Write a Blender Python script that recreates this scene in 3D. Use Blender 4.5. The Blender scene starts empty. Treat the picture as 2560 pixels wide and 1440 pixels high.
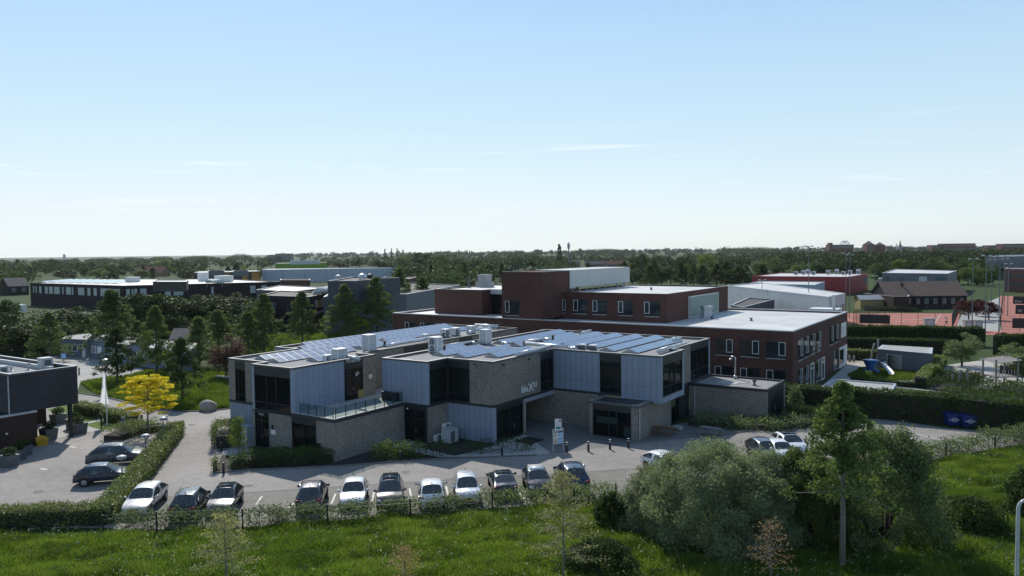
import bpy, bmesh, math, random
import numpy as np
from mathutils import Vector, Matrix
SC = bpy.context.scene
COL = SC.collection
R = math.radians
PI = math.pi
rnd = random.Random(7)

# ---------------------------------------------------------------- camera, sky, sun
H = 17.0
YAW, PITCH, ROLL = R(33.7), R(2.68), R(0.645)
FPX = 1940.0
cam = bpy.data.cameras.new('camera')
cam.sensor_width = 36.0
cam.lens = FPX / 2560 * 36.0
cam.clip_start, cam.clip_end = 0.5, 60000
camo = bpy.data.objects.new('camera', cam)
COL.objects.link(camo)
camo.matrix_world = (Matrix.Translation((0, 0, H)) @ Matrix.Rotation(YAW, 4, 'Z')
                     @ Matrix.Rotation(PI / 2 - PITCH, 4, 'X') @ Matrix.Rotation(-ROLL, 4, 'Z'))
SC.camera = camo
CM = camo.matrix_world.copy()

SUN_AZ, SUN_EL = R(141.0), R(40.5)      # direction towards the sun, counted from +X
world = bpy.data.worlds.new('World')
SC.world = world
world.use_nodes = True
wn = world.node_tree
wn.nodes.clear()
def _n(t, k, **kw):
    n = t.nodes.new(k)
    for a, b in kw.items():
        setattr(n, a, b)
    return n
w_out = _n(wn, 'ShaderNodeOutputWorld')
w_bg = _n(wn, 'ShaderNodeBackground')
w_sky = _n(wn, 'ShaderNodeTexSky', sky_type='NISHITA', sun_disc=False)
w_sky.sun_elevation = SUN_EL
w_sky.sun_rotation = PI / 2 - SUN_AZ
w_sky.air_density, w_sky.dust_density, w_sky.ozone_density = 1.0, 0.25, 2.5
w_bg.inputs['Strength'].default_value = 0.130
# thin cirrus streaks low in the sky
w_tc = _n(wn, 'ShaderNodeTexCoord')
w_map = _n(wn, 'ShaderNodeMapping')
w_map.inputs['Rotation'].default_value = (0, 0, -YAW)
w_sep = _n(wn, 'ShaderNodeSeparateXYZ')
w_cmb = _n(wn, 'ShaderNodeCombineXYZ')
w_mx = _n(wn, 'ShaderNodeMath', operation='MULTIPLY'); w_mx.inputs[1].default_value = 2.2
w_mz = _n(wn, 'ShaderNodeMath', operation='MULTIPLY'); w_mz.inputs[1].default_value = 42.0
w_no = _n(wn, 'ShaderNodeTexNoise'); w_no.inputs['Scale'].default_value = 1.6
w_no.inputs['Detail'].default_value = 5.0; w_no.inputs['Roughness'].default_value = 0.6
w_no.inputs['Distortion'].default_value = 0.6
w_cr = _n(wn, 'ShaderNodeMapRange'); w_cr.inputs[1].default_value = 0.57; w_cr.inputs[2].default_value = 0.80
w_b1 = _n(wn, 'ShaderNodeMapRange'); w_b1.inputs[1].default_value = 0.03; w_b1.inputs[2].default_value = 0.09
w_b2 = _n(wn, 'ShaderNodeMapRange'); w_b2.inputs[1].default_value = 0.17; w_b2.inputs[2].default_value = 0.11
w_mm = _n(wn, 'ShaderNodeMath', operation='MULTIPLY')
w_m2 = _n(wn, 'ShaderNodeMath', operation='MULTIPLY')
w_m3 = _n(wn, 'ShaderNodeMath', operation='MULTIPLY'); w_m3.inputs[1].default_value = 0.75
w_mix = _n(wn, 'ShaderNodeMixRGB'); w_mix.inputs[2].default_value = (8.6, 8.8, 8.8, 1)
lk = wn.links.new
lk(w_tc.outputs['Generated'], w_map.inputs[0]); lk(w_map.outputs[0], w_sep.inputs[0])
lk(w_sep.outputs[0], w_mx.inputs[0]); lk(w_sep.outputs[2], w_mz.inputs[0])
lk(w_mx.outputs[0], w_cmb.inputs[0]); lk(w_mz.outputs[0], w_cmb.inputs[2])
lk(w_cmb.outputs[0], w_no.inputs['Vector']); lk(w_no.outputs[0], w_cr.inputs[0])
lk(w_sep.outputs[2], w_b1.inputs[0]); lk(w_sep.outputs[2], w_b2.inputs[0])
lk(w_b1.outputs[0], w_mm.inputs[0]); lk(w_b2.outputs[0], w_mm.inputs[1])
lk(w_mm.outputs[0], w_m2.inputs[0]); lk(w_cr.outputs[0], w_m2.inputs[1])
lk(w_m2.outputs[0], w_m3.inputs[0]); lk(w_m3.outputs[0], w_mix.inputs[0])
# pale even air low in the sky, over the physical sky
w_h1 = _n(wn, 'ShaderNodeMapRange'); w_h1.inputs[1].default_value = 0.0; w_h1.inputs[2].default_value = 0.36
w_rp = _n(wn, 'ShaderNodeValToRGB')
cr_ = w_rp.color_ramp; cr_.elements[0].color = (.83, .90, .94, 1); cr_.elements[1].position = 1.0; cr_.elements[1].color = (.37, .62, .93, 1)
for q_, c_ in ((.16, (.77, .89, .955, 1)), (.45, (.62, .82, .95, 1)), (.75, (.50, .74, .95, 1))):
    e_ = cr_.elements.new(q_); e_.color = c_
w_sc = _n(wn, 'ShaderNodeMixRGB', blend_type='MULTIPLY'); w_sc.inputs[0].default_value = 1; w_sc.inputs[2].default_value = (7.6, 7.6, 7.6, 1)
w_f = _n(wn, 'ShaderNodeMapRange'); w_f.inputs[1].default_value = 0.22; w_f.inputs[2].default_value = 0.55; w_f.inputs[3].default_value = .80; w_f.inputs[4].default_value = .15
w_hm = _n(wn, 'ShaderNodeMixRGB')
w_dk = _n(wn, 'ShaderNodeMixRGB', blend_type='DARKEN'); w_dk.inputs[0].default_value = 1; w_dk.inputs[2].default_value = (9, 9, 9, 1)
lk(w_sep.outputs[2], w_h1.inputs[0]); lk(w_h1.outputs[0], w_rp.inputs[0]); lk(w_rp.outputs[0], w_sc.inputs[1]); lk(w_sc.outputs[0], w_hm.inputs[2])
lk(w_sky.outputs[0], w_dk.inputs[1]); lk(w_dk.outputs[0], w_hm.inputs[1]); lk(w_sep.outputs[2], w_f.inputs[0]); lk(w_f.outputs[0], w_hm.inputs[0])
lk(w_hm.outputs[0], w_mix.inputs[1]); lk(w_mix.outputs[0], w_bg.inputs[0]); lk(w_bg.outputs[0], w_out.inputs[0])

sun = bpy.data.lights.new('sun', 'SUN')
sun.energy, sun.angle, sun.color = 4.2, R(0.53), (1.0, 0.95, 0.86)
suno = bpy.data.objects.new('sun', sun)
COL.objects.link(suno)
sd = Vector((math.cos(SUN_EL) * math.cos(SUN_AZ), math.cos(SUN_EL) * math.sin(SUN_AZ), math.sin(SUN_EL)))
suno.location = sd * 200
suno.rotation_euler = sd.to_track_quat('Z', 'Y').to_euler()
SC.view_settings.view_transform = 'Standard'
SC.view_settings.look = 'None'
SC.view_settings.exposure = 0.0
SC.view_settings.gamma = 1.0
SC.cycles.use_denoising = True
SC.cycles.max_bounces = 8
SC.cycles.transparent_max_bounces = 24
SC.cycles.volume_bounces = 0

# ---------------------------------------------------------------- helpers
def ray(px, py):
    return CM.to_3x3() @ Vector(((px - 1280) / FPX, -(py - 720) / FPX, -1.0))
def at(px, py, z=0.0):                    # the point at height z that the photograph shows at (px, py)
    d = ray(px, py)
    return Vector((0, 0, H)) + d * ((z - H) / d.z)
def pix(p):
    q = CM.inverted() @ Vector(p)
    return 1280 - FPX * q.x / q.z, 720 + FPX * q.y / q.z
def zat(p, py):                           # height above p that shows at row py
    lo, hi = -5.0, 150.0
    for _ in range(50):
        m = (lo + hi) / 2
        if pix((p[0], p[1], m))[1] > py: lo = m
        else: hi = m
    return lo
def tag(o, label=None, cat=None, group=None, kind=None):
    for k, v in (('label', label), ('category', cat), ('group', group), ('kind', kind)):
        if v: o[k] = v
    return o
def thing(name, label, cat, loc=(0, 0, 0), rz=0.0, group=None, kind=None):
    o = bpy.data.objects.new(name, None)
    o.empty_display_size = 0.3
    COL.objects.link(o)
    o.location = loc; o.rotation_euler = (0, 0, rz)
    return tag(o, label, cat, group, kind)
def link(name, me, parent=None, mat=None):
    o = bpy.data.objects.new(name, me)
    COL.objects.link(o)
    if mat is not None:
        for m in (mat if isinstance(mat, (list, tuple)) else [mat]):
            me.materials.append(m)
    if parent is not None: o.parent = parent
    return o
def dup(root, loc, rz=0.0, label=None, scale=None):
    def cp(o, par):
        c = o.copy(); COL.objects.link(c)
        if par is not None: c.parent = par
        for ch in o.children: cp(ch, c)
        return c
    r = cp(root, None)
    r.location = loc; r.rotation_euler = (0, 0, rz)
    if scale: r.scale = scale if isinstance(scale, (tuple, list)) else (scale,) * 3
    if label: r['label'] = label
    return r
class MB:                                 # collects faces of ONE mesh; org is taken off every point
    def __init__(s, org=(0, 0, 0)):
        s.v, s.f, s.m, s.o = [], [], [], Vector(org); s.cur = 0
    def face(s, pts, m=None):
        b = len(s.v)
        s.v += [tuple(Vector(p) - s.o) for p in pts]
        s.f.append(tuple(range(b, b + len(pts)))); s.m.append(s.cur if m is None else m)
    def box(s, x0, x1, y0, y1, z0, z1, m=None):
        s.prism([(x0, y0), (x1, y0), (x1, y1), (x0, y1)], z0, z1, m); return s
    def prism(s, poly, z0, z1, m=None, top=True, bottom=True):
        a = sum(poly[i][0] * poly[(i + 1) % len(poly)][1] - poly[(i + 1) % len(poly)][0] * poly[i][1] for i in range(len(poly)))
        p = [(q[0], q[1]) for q in poly]
        if a < 0: p = p[::-1]
        n = len(p); b = len(s.v)
        s.v += [tuple(Vector((q[0], q[1], z)) - s.o) for z in (z0, z1) for q in p]
        mm = s.cur if m is None else m
        for i in range(n):
            j = (i + 1) % n
            s.f.append((b + i, b + j, b + n + j, b + n + i)); s.m.append(mm)
        if top: s.f.append(tuple(b + n + i for i in range(n))); s.m.append(mm)
        if bottom: s.f.append(tuple(b + n - 1 - i for i in range(n))); s.m.append(mm)
        return s
    def obox(s, c, sx, sy, sz, rz=0.0, m=None, tilt=None):   # centre of the base, size, turn
        mat = Matrix.Rotation(rz, 3, 'Z')
        if tilt is not None: mat = mat @ tilt
        b = len(s.v)
        for z in (0, sz):
            for x, y in ((-.5, -.5), (.5, -.5), (.5, .5), (-.5, .5)):
                s.v.append(tuple(Vector(c) + mat @ Vector((x * sx, y * sy, z)) - s.o))
        mm = s.cur if m is None else m
        for f in ((0, 3, 2, 1), (4, 5, 6, 7), (0, 1, 5, 4), (1, 2, 6, 5), (2, 3, 7, 6), (3, 0, 4, 7)):
            s.f.append(tuple(b + i for i in f)); s.m.append(mm)
        return s
    def tube(s, pts, r, n=8, m=None, cap=True):
        pts = [Vector(p) for p in pts]
        rr = r if isinstance(r, (list, tuple)) else [r] * len(pts)
        b = len(s.v); mm = s.cur if m is None else m
        for i, p in enumerate(pts):
            d = (pts[min(i + 1, len(pts) - 1)] - pts[max(i - 1, 0)]).normalized()
            u = d.orthogonal().normalized() if abs(d.z) < .9 else Vector((1, 0, 0))
            u = (u - d * u.dot(d)).normalized(); w = d.cross(u)
            for k in range(n):
                a = 2 * PI * k / n
                s.v.append(tuple(p + (u * math.cos(a) + w * math.sin(a)) * rr[i] - s.o))
        for i in range(len(pts) - 1):
            for k in range(n):
                q = (k + 1) % n
                s.f.append((b + i * n + k, b + i * n + q, b + (i + 1) * n + q, b + (i + 1) * n + k)); s.m.append(mm)
        if cap:
            s.f.append(tuple(b + n - 1 - k for k in range(n))); s.m.append(mm)
            e = b + (len(pts) - 1) * n
            s.f.append(tuple(e + k for k in range(n))); s.m.append(mm)
        return s
    def lathe(s, c, prof, n=12, m=None):  # prof: (radius, z)
        return s.tube([(c[0], c[1], c[2] + z) for _, z in prof], [max(r, .001) for r, _ in prof], n, m)
    def build(s, name, mat, parent=None, smooth=False):
        me = bpy.data.meshes.new(name)
        me.from_pydata(s.v, [], s.f)
        if len(set(s.m)) > 1: me.polygons.foreach_set('material_index', s.m)
        if smooth: me.polygons.foreach_set('use_smooth', [True] * len(s.f))
        me.update()
        return link(name, me, parent, mat)
def part(name, mat, parent, fn, smooth=False, org=None):
    b = MB(parent.location if org is None and parent is not None and parent.parent is None else (org or (0, 0, 0)))
    fn(b)
    return b.build(name, mat, parent, smooth)

# ---------------------------------------------------------------- materials
def nmat(name):
    m = bpy.data.materials.new(name); m.use_nodes = True
    t = m.node_tree; t.nodes.clear()
    o = _n(t, 'ShaderNodeOutputMaterial'); b = _n(t, 'ShaderNodeBsdfPrincipled')
    t.links.new(b.outputs[0], o.inputs[0])
    return m, t, b, o
def rgb(c): return (c[0], c[1], c[2], 1)
def pm(name, col, rough=0.6, metal=0.0, var=0.12, scale=3.0, spec=0.5, coat=0.0, bump=0.0, detail=4.0):
    m, t, b, o = nmat(name)
    b.inputs['Roughness'].default_value = rough; b.inputs['Metallic'].default_value = metal
    b.inputs['Specular IOR Level'].default_value = spec; b.inputs['Coat Weight'].default_value = coat
    b.inputs['Coat Roughness'].default_value = 0.05
    g = _n(t, 'ShaderNodeNewGeometry'); no = _n(t, 'ShaderNodeTexNoise')
    no.inputs['Scale'].default_value = scale; no.inputs['Detail'].default_value = detail
    r = _n(t, 'ShaderNodeMapRange'); r.inputs[1].default_value = .3; r.inputs[2].default_value = .7
    r.inputs[3].default_value = 1 - var; r.inputs[4].default_value = 1 + var
    x = _n(t, 'ShaderNodeMixRGB', blend_type='MULTIPLY'); x.inputs[0].default_value = 1; x.inputs[1].default_value = rgb(col)
    t.links.new(g.outputs['Position'], no.inputs['Vector']); t.links.new(no.outputs[0], r.inputs[0])
    t.links.new(r.outputs[0], x.inputs[2]); t.links.new(x.outputs[0], b.inputs['Base Color'])
    if bump:
        bp = _n(t, 'ShaderNodeBump'); bp.inputs['Strength'].default_value = bump; bp.inputs['Distance'].default_value = .05
        t.links.new(no.outputs[0], bp.inputs['Height']); t.links.new(bp.outputs[0], b.inputs['Normal'])
    return m
def mth(t, op, a, b=None, c=None):
    n = _n(t, 'ShaderNodeMath', operation=op)
    for i, q in enumerate((a, b, c)):
        if q is None: continue
        if isinstance(q, (int, float)): n.inputs[i].default_value = q
        else: t.links.new(q, n.inputs[i])
    return n.outputs[0]
def wall_uv(t):
    g = _n(t, 'ShaderNodeNewGeometry'); s = _n(t, 'ShaderNodeSeparateXYZ'); c = _n(t, 'ShaderNodeCombineXYZ')
    t.links.new(g.outputs['Position'], s.inputs[0])
    u = mth(t, 'ADD', s.outputs[0], s.outputs[1])
    t.links.new(u, c.inputs[0]); t.links.new(s.outputs[2], c.inputs[1])
    return u, s.outputs[2], c.outputs[0], g.outputs['Position']
def brick_mat(name, c1, c2, mortar, bw=0.21, bh=0.055, ms=0.008, var=.35, nscale=(9, 40)):
    m, t, b, o = nmat(name)
    u, z, uv, pos = wall_uv(t)
    k = _n(t, 'ShaderNodeTexBrick')
    k.inputs['Scale'].default_value = 1; k.inputs['Brick Width'].default_value = bw; k.inputs['Row Height'].default_value = bh
    k.inputs['Mortar Size'].default_value = ms; k.inputs['Mortar Smooth'].default_value = .3
    k.inputs['Color1'].default_value = rgb(c1); k.inputs['Color2'].default_value = rgb(c2); k.inputs['Mortar'].default_value = rgb(mortar)
    t.links.new(uv, k.inputs['Vector'])
    mp = _n(t, 'ShaderNodeMapping'); mp.inputs['Scale'].default_value = (nscale[0] * .5, nscale[1] * .3, 1)
    t.links.new(uv, mp.inputs[0])
    no = _n(t, 'ShaderNodeTexNoise'); no.inputs['Scale'].default_value = 1; no.inputs['Detail'].default_value = 3
    t.links.new(mp.outputs[0], no.inputs['Vector'])
    n2 = _n(t, 'ShaderNodeTexNoise'); n2.inputs['Scale'].default_value = .35; n2.inputs['Detail'].default_value = 5
    t.links.new(pos, n2.inputs['Vector'])
    r = _n(t, 'ShaderNodeMapRange'); r.inputs[1].default_value = .25; r.inputs[2].default_value = .75
    r.inputs[3].default_value = 1 - var; r.inputs[4].default_value = 1 + var
    t.links.new(no.outputs[0], r.inputs[0])
    r2 = _n(t, 'ShaderNodeMapRange'); r2.inputs[1].default_value = .3; r2.inputs[2].default_value = .7
    r2.inputs[3].default_value = .88; r2.inputs[4].default_value = 1.12
    t.links.new(n2.outputs[0], r2.inputs[0])
    f = mth(t, 'MULTIPLY', r.outputs[0], r2.outputs[0])
    x = _n(t, 'ShaderNodeMixRGB', blend_type='MULTIPLY'); x.inputs[0].default_value = 1
    t.links.new(k.outputs[0], x.inputs[1]); t.links.new(f, x.inputs[2]); t.links.new(x.outputs[0], b.inputs['Base Color'])
    b.inputs['Roughness'].default_value = .85; b.inputs['Specular IOR Level'].default_value = .25
    return m
def panel_mat(name, col, step=.6, off=0.0, zj=None, rough=.45, jw=.035, dark=.45):
    m, t, b, o = nmat(name)
    u, z, uv, pos = wall_uv(t)
    fr = mth(t, 'FRACT', mth(t, 'DIVIDE', mth(t, 'ADD', u, off + 600 * step), step))
    j = mth(t, 'LESS_THAN', fr, jw / step)
    for q in (zj or []):
        j = mth(t, 'MAXIMUM', j, mth(t, 'LESS_THAN', mth(t, 'ABSOLUTE', mth(t, 'SUBTRACT', z, q)), .014))
    pid = mth(t, 'FLOOR', mth(t, 'DIVIDE', mth(t, 'ADD', u, off + 600 * step), step))
    wn_ = _n(t, 'ShaderNodeTexWhiteNoise', noise_dimensions='1D'); t.links.new(pid, wn_.inputs['W'])
    no = _n(t, 'ShaderNodeTexNoise'); no.inputs['Scale'].default_value = 2.5; no.inputs['Detail'].default_value = 6
    t.links.new(pos, no.inputs['Vector'])
    v = mth(t, 'ADD', mth(t, 'MULTIPLY', wn_.outputs[0], .09), mth(t, 'MULTIPLY', no.outputs[0], .22))
    v = mth(t, 'ADD', v, .84)
    v = mth(t, 'MULTIPLY', v, mth(t, 'SUBTRACT', 1.0, mth(t, 'MULTIPLY', j, 1 - dark)))
    x = _n(t, 'ShaderNodeMixRGB', blend_type='MULTIPLY'); x.inputs[0].default_value = 1; x.inputs[1].default_value = rgb(col)
    t.links.new(v, x.inputs[2]); t.links.new(x.outputs[0], b.inputs['Base Color'])
    b.inputs['Roughness'].default_value = rough
    return m
def glass_mat(name, tint=(.45, .55, .55), clear=.55):
    m, t, b, o = nmat(name)
    b.inputs['Base Color'].default_value = (.015, .02, .022, 1); b.inputs['Roughness'].default_value = .02
    b.inputs['IOR'].default_value = 1.6
    tr = _n(t, 'ShaderNodeBsdfTransparent'); tr.inputs[0].default_value = rgb(tint)
    lw = _n(t, 'ShaderNodeLayerWeight'); lw.inputs[0].default_value = .5
    mx = _n(t, 'ShaderNodeMixShader')
    p5 = mth(t, 'POWER', lw.outputs['Facing'], 4.0)
    f = mth(t, 'ADD', mth(t, 'MULTIPLY', p5, clear), 1 - clear)
    t.links.new(f, mx.inputs[0]); t.links.new(tr.outputs[0], mx.inputs[1]); t.links.new(b.outputs[0], mx.inputs[2])
    t.links.new(mx.outputs[0], o.inputs[0])
    return m
def leaf_mat(name, c, c2, trans=.35, rough=.6, spec=.12, patch=None):
    c, c2 = [q * 1.25 for q in c], [q * 1.25 for q in c2]; trans = min(.5, trans + .08)
    m, t, b, o = nmat(name)
    g = _n(t, 'ShaderNodeNewGeometry'); oi = _n(t, 'ShaderNodeObjectInfo')
    rp = _n(t, 'ShaderNodeMixRGB'); rp.inputs[1].default_value = rgb(c); rp.inputs[2].default_value = rgb(c2)
    t.links.new(g.outputs['Random Per Island'], rp.inputs[0])
    v = mth(t, 'ADD', mth(t, 'MULTIPLY', oi.outputs['Random'], .36), .82)
    x = _n(t, 'ShaderNodeMixRGB', blend_type='MULTIPLY'); x.inputs[0].default_value = 1
    src = rp.outputs[0]
    if patch:
        for sc, col, k in patch:
            no = _n(t, 'ShaderNodeTexNoise'); no.inputs['Scale'].default_value = sc; no.inputs['Detail'].default_value = 4
            t.links.new(g.outputs['Position'], no.inputs['Vector'])
            r = _n(t, 'ShaderNodeMapRange'); r.inputs[1].default_value = .48; r.inputs[2].default_value = .62; r.inputs[4].default_value = k
            t.links.new(no.outputs[0], r.inputs[0])
            q = _n(t, 'ShaderNodeMixRGB'); q.inputs[2].default_value = rgb(col); t.links.new(r.outputs[0], q.inputs[0]); t.links.new(src, q.inputs[1]); src = q.outputs[0]
    t.links.new(src, x.inputs[1]); t.links.new(v, x.inputs[2])
    t.links.new(x.outputs[0], b.inputs['Base Color'])
    b.inputs['Roughness'].default_value = rough; b.inputs['Specular IOR Level'].default_value = spec
    tl = _n(t, 'ShaderNodeBsdfTranslucent')
    y = _n(t, 'ShaderNodeMixRGB', blend_type='MULTIPLY'); y.inputs[0].default_value = 1
    y.inputs[2].default_value = (1.35, 1.4, .75, 1)
    t.links.new(x.outputs[0], y.inputs[1]); t.links.new(y.outputs[0], tl.inputs[0])
    mx = _n(t, 'ShaderNodeMixShader'); mx.inputs[0].default_value = trans
    t.links.new(b.outputs[0], mx.inputs[1]); t.links.new(tl.outputs[0], mx.inputs[2]); t.links.new(mx.outputs[0], o.inputs[0])
    return m
def paver_mat(name, c1, c2, rot=0.0, size=(.22, .11), var=.2, moss=0.0, rough=.8):
    m, t, b, o = nmat(name)
    g = _n(t, 'ShaderNodeNewGeometry'); mp = _n(t, 'ShaderNodeMapping'); mp.inputs['Rotation'].default_value = (0, 0, rot)
    t.links.new(g.outputs['Position'], mp.inputs[0])
    k = _n(t, 'ShaderNodeTexBrick'); k.inputs['Scale'].default_value = 1
    k.inputs['Brick Width'].default_value = size[0]; k.inputs['Row Height'].default_value = size[1]; k.inputs['Mortar Size'].default_value = .008
    k.inputs['Color1'].default_value = rgb(c1); k.inputs['Color2'].default_value = rgb(c2)
    k.inputs['Mortar'].default_value = rgb([q * .5 for q in c1])
    t.links.new(mp.outputs[0], k.inputs['Vector'])
    f = None
    for sc, lo, hi in ((.12, 1 - var, 1 + var), (1.3, 1 - var * .6, 1 + var * .6), (7, 1 - var * .5, 1 + var * .5)):
        no = _n(t, 'ShaderNodeTexNoise'); no.inputs['Scale'].default_value = sc; no.inputs['Detail'].default_value = 5
        t.links.new(g.outputs['Position'], no.inputs['Vector'])
        r = _n(t, 'ShaderNodeMapRange'); r.inputs[1].default_value = .3; r.inputs[2].default_value = .7
        r.inputs[3].default_value = lo; r.inputs[4].default_value = hi
        t.links.new(no.outputs[0], r.inputs[0])
        f = r.outputs[0] if f is None else mth(t, 'MULTIPLY', f, r.outputs[0])
    x = _n(t, 'ShaderNodeMixRGB', blend_type='MULTIPLY'); x.inputs[0].default_value = 1
    t.links.new(k.outputs[0], x.inputs[1]); t.links.new(f, x.inputs[2])
    last = x.outputs[0]
    if moss:
        no = _n(t, 'ShaderNodeTexNoise'); no.inputs['Scale'].default_value = .9; no.inputs['Detail'].default_value = 9; no.inputs['Roughness'].default_value = .7
        t.links.new(g.outputs['Position'], no.inputs['Vector'])
        r = _n(t, 'ShaderNodeMapRange'); r.inputs[1].default_value = .54; r.inputs[2].default_value = .62; r.inputs[4].default_value = moss
        t.links.new(no.outputs[0], r.inputs[0])
        y = _n(t, 'ShaderNodeMixRGB'); y.inputs[2].default_value = (.07, .09, .025, 1)
        t.links.new(r.outputs[0], y.inputs[0]); t.links.new(last, y.inputs[1]); last = y.outputs[0]
    t.links.new(last, b.inputs['Base Color'])
    b.inputs['Roughness'].default_value = rough; b.inputs['Specular IOR Level'].default_value = .25
    return m
def ground_mat(name, cols, scales=(.02, .25, 3.0), rough=.95):
    m, t, b, o = nmat(name)
    g = _n(t, 'ShaderNodeNewGeometry'); last = None
    for i, sc in enumerate(scales):
        no = _n(t, 'ShaderNodeTexNoise'); no.inputs['Scale'].default_value = sc; no.inputs['Detail'].default_value = 6
        no.inputs['Roughness'].default_value = .62
        t.links.new(g.outputs['Position'], no.inputs['Vector'])
        r = _n(t, 'ShaderNodeMapRange'); r.inputs[1].default_value = .38; r.inputs[2].default_value = .62
        t.links.new(no.outputs[0], r.inputs[0])
        x = _n(t, 'ShaderNodeMixRGB')
        if last is None: x.inputs[1].default_value = rgb(cols[0])
        else: t.links.new(last, x.inputs[1])
        x.inputs[2].default_value = rgb(cols[i + 1])
        t.links.new(mth(t, 'MULTIPLY', r.outputs[0], .75 if i else 1.0), x.inputs[0]); last = x.outputs[0]
    t.links.new(last, b.inputs['Base Color'])
    b.inputs['Roughness'].default_value = rough; b.inputs['Specular IOR Level'].default_value = .15
    return m
def paint_mat(name, col, metal=.0, rough=.28, flake=0.0):
    m, t, b, o = nmat(name)
    b.inputs['Base Color'].default_value = rgb(col); b.inputs['Metallic'].default_value = metal
    b.inputs['Roughness'].default_value = rough; b.inputs['Coat Weight'].default_value = .8; b.inputs['Coat Roughness'].default_value = .04
    g = _n(t, 'ShaderNodeNewGeometry'); s = _n(t, 'ShaderNodeSeparateXYZ'); t.links.new(g.outputs['Position'], s.inputs[0])
    no = _n(t, 'ShaderNodeTexNoise'); no.inputs['Scale'].default_value = 4; no.inputs['Detail'].default_value = 8
    t.links.new(g.outputs['Position'], no.inputs['Vector'])
    r = _n(t, 'ShaderNodeMapRange'); r.inputs[1].default_value = .35; r.inputs[2].default_value = .8
    r.inputs[3].default_value = rough; r.inputs[4].default_value = rough + .2
    t.links.new(no.outputs[0], r.inputs[0]); t.links.new(r.outputs[0], b.inputs['Roughness'])
    return m
M = {}
M['brick'] = brick_mat('grey_brown_brick', (.30, .27, .235), (.17, .155, .14), (.21, .195, .175), .22, .075, .010)
M['redbrick'] = brick_mat('dark_red_brick', (.132, .055, .044), (.082, .037, .032), (.08, .055, .048), .21, .06, .008, .3)
M['greybrick'] = brick_mat('slate_grey_brick', (.062, .062, .07), (.04, .04, .047), (.045, .045, .05), .21, .055, .008, .25)
M['brownbrick'] = brick_mat('brown_brick', (.062, .036, .028), (.042, .026, .022), (.04, .03, .027), .21, .055, .008, .25)
M['blackbrick'] = brick_mat('black_brick', (.022, .02, .024), (.014, .013, .016), (.018, .017, .02), .21, .06, .008, .25)
M['panel'] = panel_mat('blue_grey_cladding', (.235, .285, .37), .6, 0.1, (4.42, 1.0))
M['panelplain'] = pm('grey_cladding_trim', (.27, .32, .40), .45)
M['frame'] = pm('anthracite_frame', (.022, .025, .03), .45, var=.1)
M['fascia'] = pm('anthracite_fascia', (.028, .031, .037), .5, var=.15)
M['coping'] = pm('pale_roof_edge', (.42, .41, .39), .5)
M['darkcoping'] = pm('dark_roof_edge', (.07, .075, .08), .5)
M['gravel'] = pm('roof_gravel', (.27, .265, .26), .9, var=.35, scale=9, detail=8)
M['tile'] = pm('roof_paving_slab', (.42, .41, .40), .85, var=.12)
M['bitumen'] = pm('black_bitumen', (.045, .045, .048), .8, var=.3, scale=1.5)
M['whiteroof'] = pm('pale_roof_sheet', (.58, .57, .55), .6, var=.16, scale=.22, detail=9)
M['glass'] = glass_mat('window_glass', (.62, .70, .70), .78)
M['darkglass'] = glass_mat('dark_window_glass', (.30, .36, .37), .5)
M['clearglass'] = glass_mat('balustrade_glass', (.80, .86, .84), .92)
M['interior'] = pm('interior_wall', (.46, .45, .41), .9)
M['floor'] = pm('interior_floor', (.20, .18, .16), .7)
M['blind'] = pm('pale_window_blind', (.55, .60, .58), .8)
M['white'] = pm('white_paint', (.78, .78, .77), .45, var=.06)
M['offwhite'] = pm('off_white_casing', (.62, .63, .62), .5, var=.08)
M['casing'] = pm('pale_grey_casing', (.47, .50, .53), .5, var=.08)
M['lightgrey'] = pm('light_grey_metal', (.45, .47, .49), .45, var=.08)
M['grille'] = pm('dark_grille', (.10, .11, .12), .6)
M['galv'] = pm('galvanised_duct', (.62, .64, .66), .32, .75, .1)
M['steel'] = pm('brushed_steel', (.55, .56, .57), .3, .9, .08)
M['black'] = pm('black_plastic', (.018, .018, .02), .5)
M['concrete'] = pm('concrete', (.36, .355, .34), .85, var=.12, scale=2)
M['mulch'] = pm('dark_planting_soil', (.035, .03, .027), .95, var=.4, scale=5)
M['wood'] = pm('brown_wood', (.17, .085, .045), .7, var=.25, scale=8)
M['greywood'] = pm('weathered_grey_wood', (.22, .205, .19), .8, var=.25, scale=8)
M['bark'] = pm('grey_brown_bark', (.10, .085, .07), .9, var=.3, scale=10)
M['palebark'] = pm('pale_grey_bark', (.17, .155, .14), .9, var=.25, scale=12)
M['solar'] = None
# ---------------------------------------------------------------- ground, paving
def onX(px, py, X):
    d = ray(px, py); return Vector((0, 0, H)) + d * (X / d.x)
def onY(px, py, Y):
    d = ray(px, py); return Vector((0, 0, H)) + d * (Y / d.y)
M['ground'] = ground_mat('field_grass', [(.040, .068, .020), (.055, .065, .024), (.032, .058, .016), (.045, .08, .018)], (.006, .12, 1.6))
M['lawn'] = ground_mat('mown_lawn', [(.10, .16, .03), (.13, .17, .05), (.08, .14, .02), (.10, .15, .03)], (.2, .9, 6))
M['meadow'] = ground_mat('rough_meadow', [(.05, .085, .014), (.065, .11, .02), (.042, .07, .015), (.055, .10, .016)], (.15, .7, 4))
M['paver'] = paver_mat('taupe_pavers', (.315, .29, .268), (.27, .25, .23), R(8), (.21, .105), .17)
M['paver2'] = paver_mat('grassy_bay_pavers', (.23, .215, .19), (.19, .18, .16), R(98), (.21, .105), .18, .3)
M['paver3'] = paver_mat('mossy_bay_pavers', (.26, .245, .215), (.22, .21, .18), R(98), (.21, .105), .2, .85)
M['shadedarkpaver'] = paver_mat('shade_and_dark_strip_pavers', (.21, .205, .20), (.175, .17, .165), R(8), (.21, .105), .15)  # plaza: shade put into the paver colour; paving strip: really darker pavers
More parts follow.
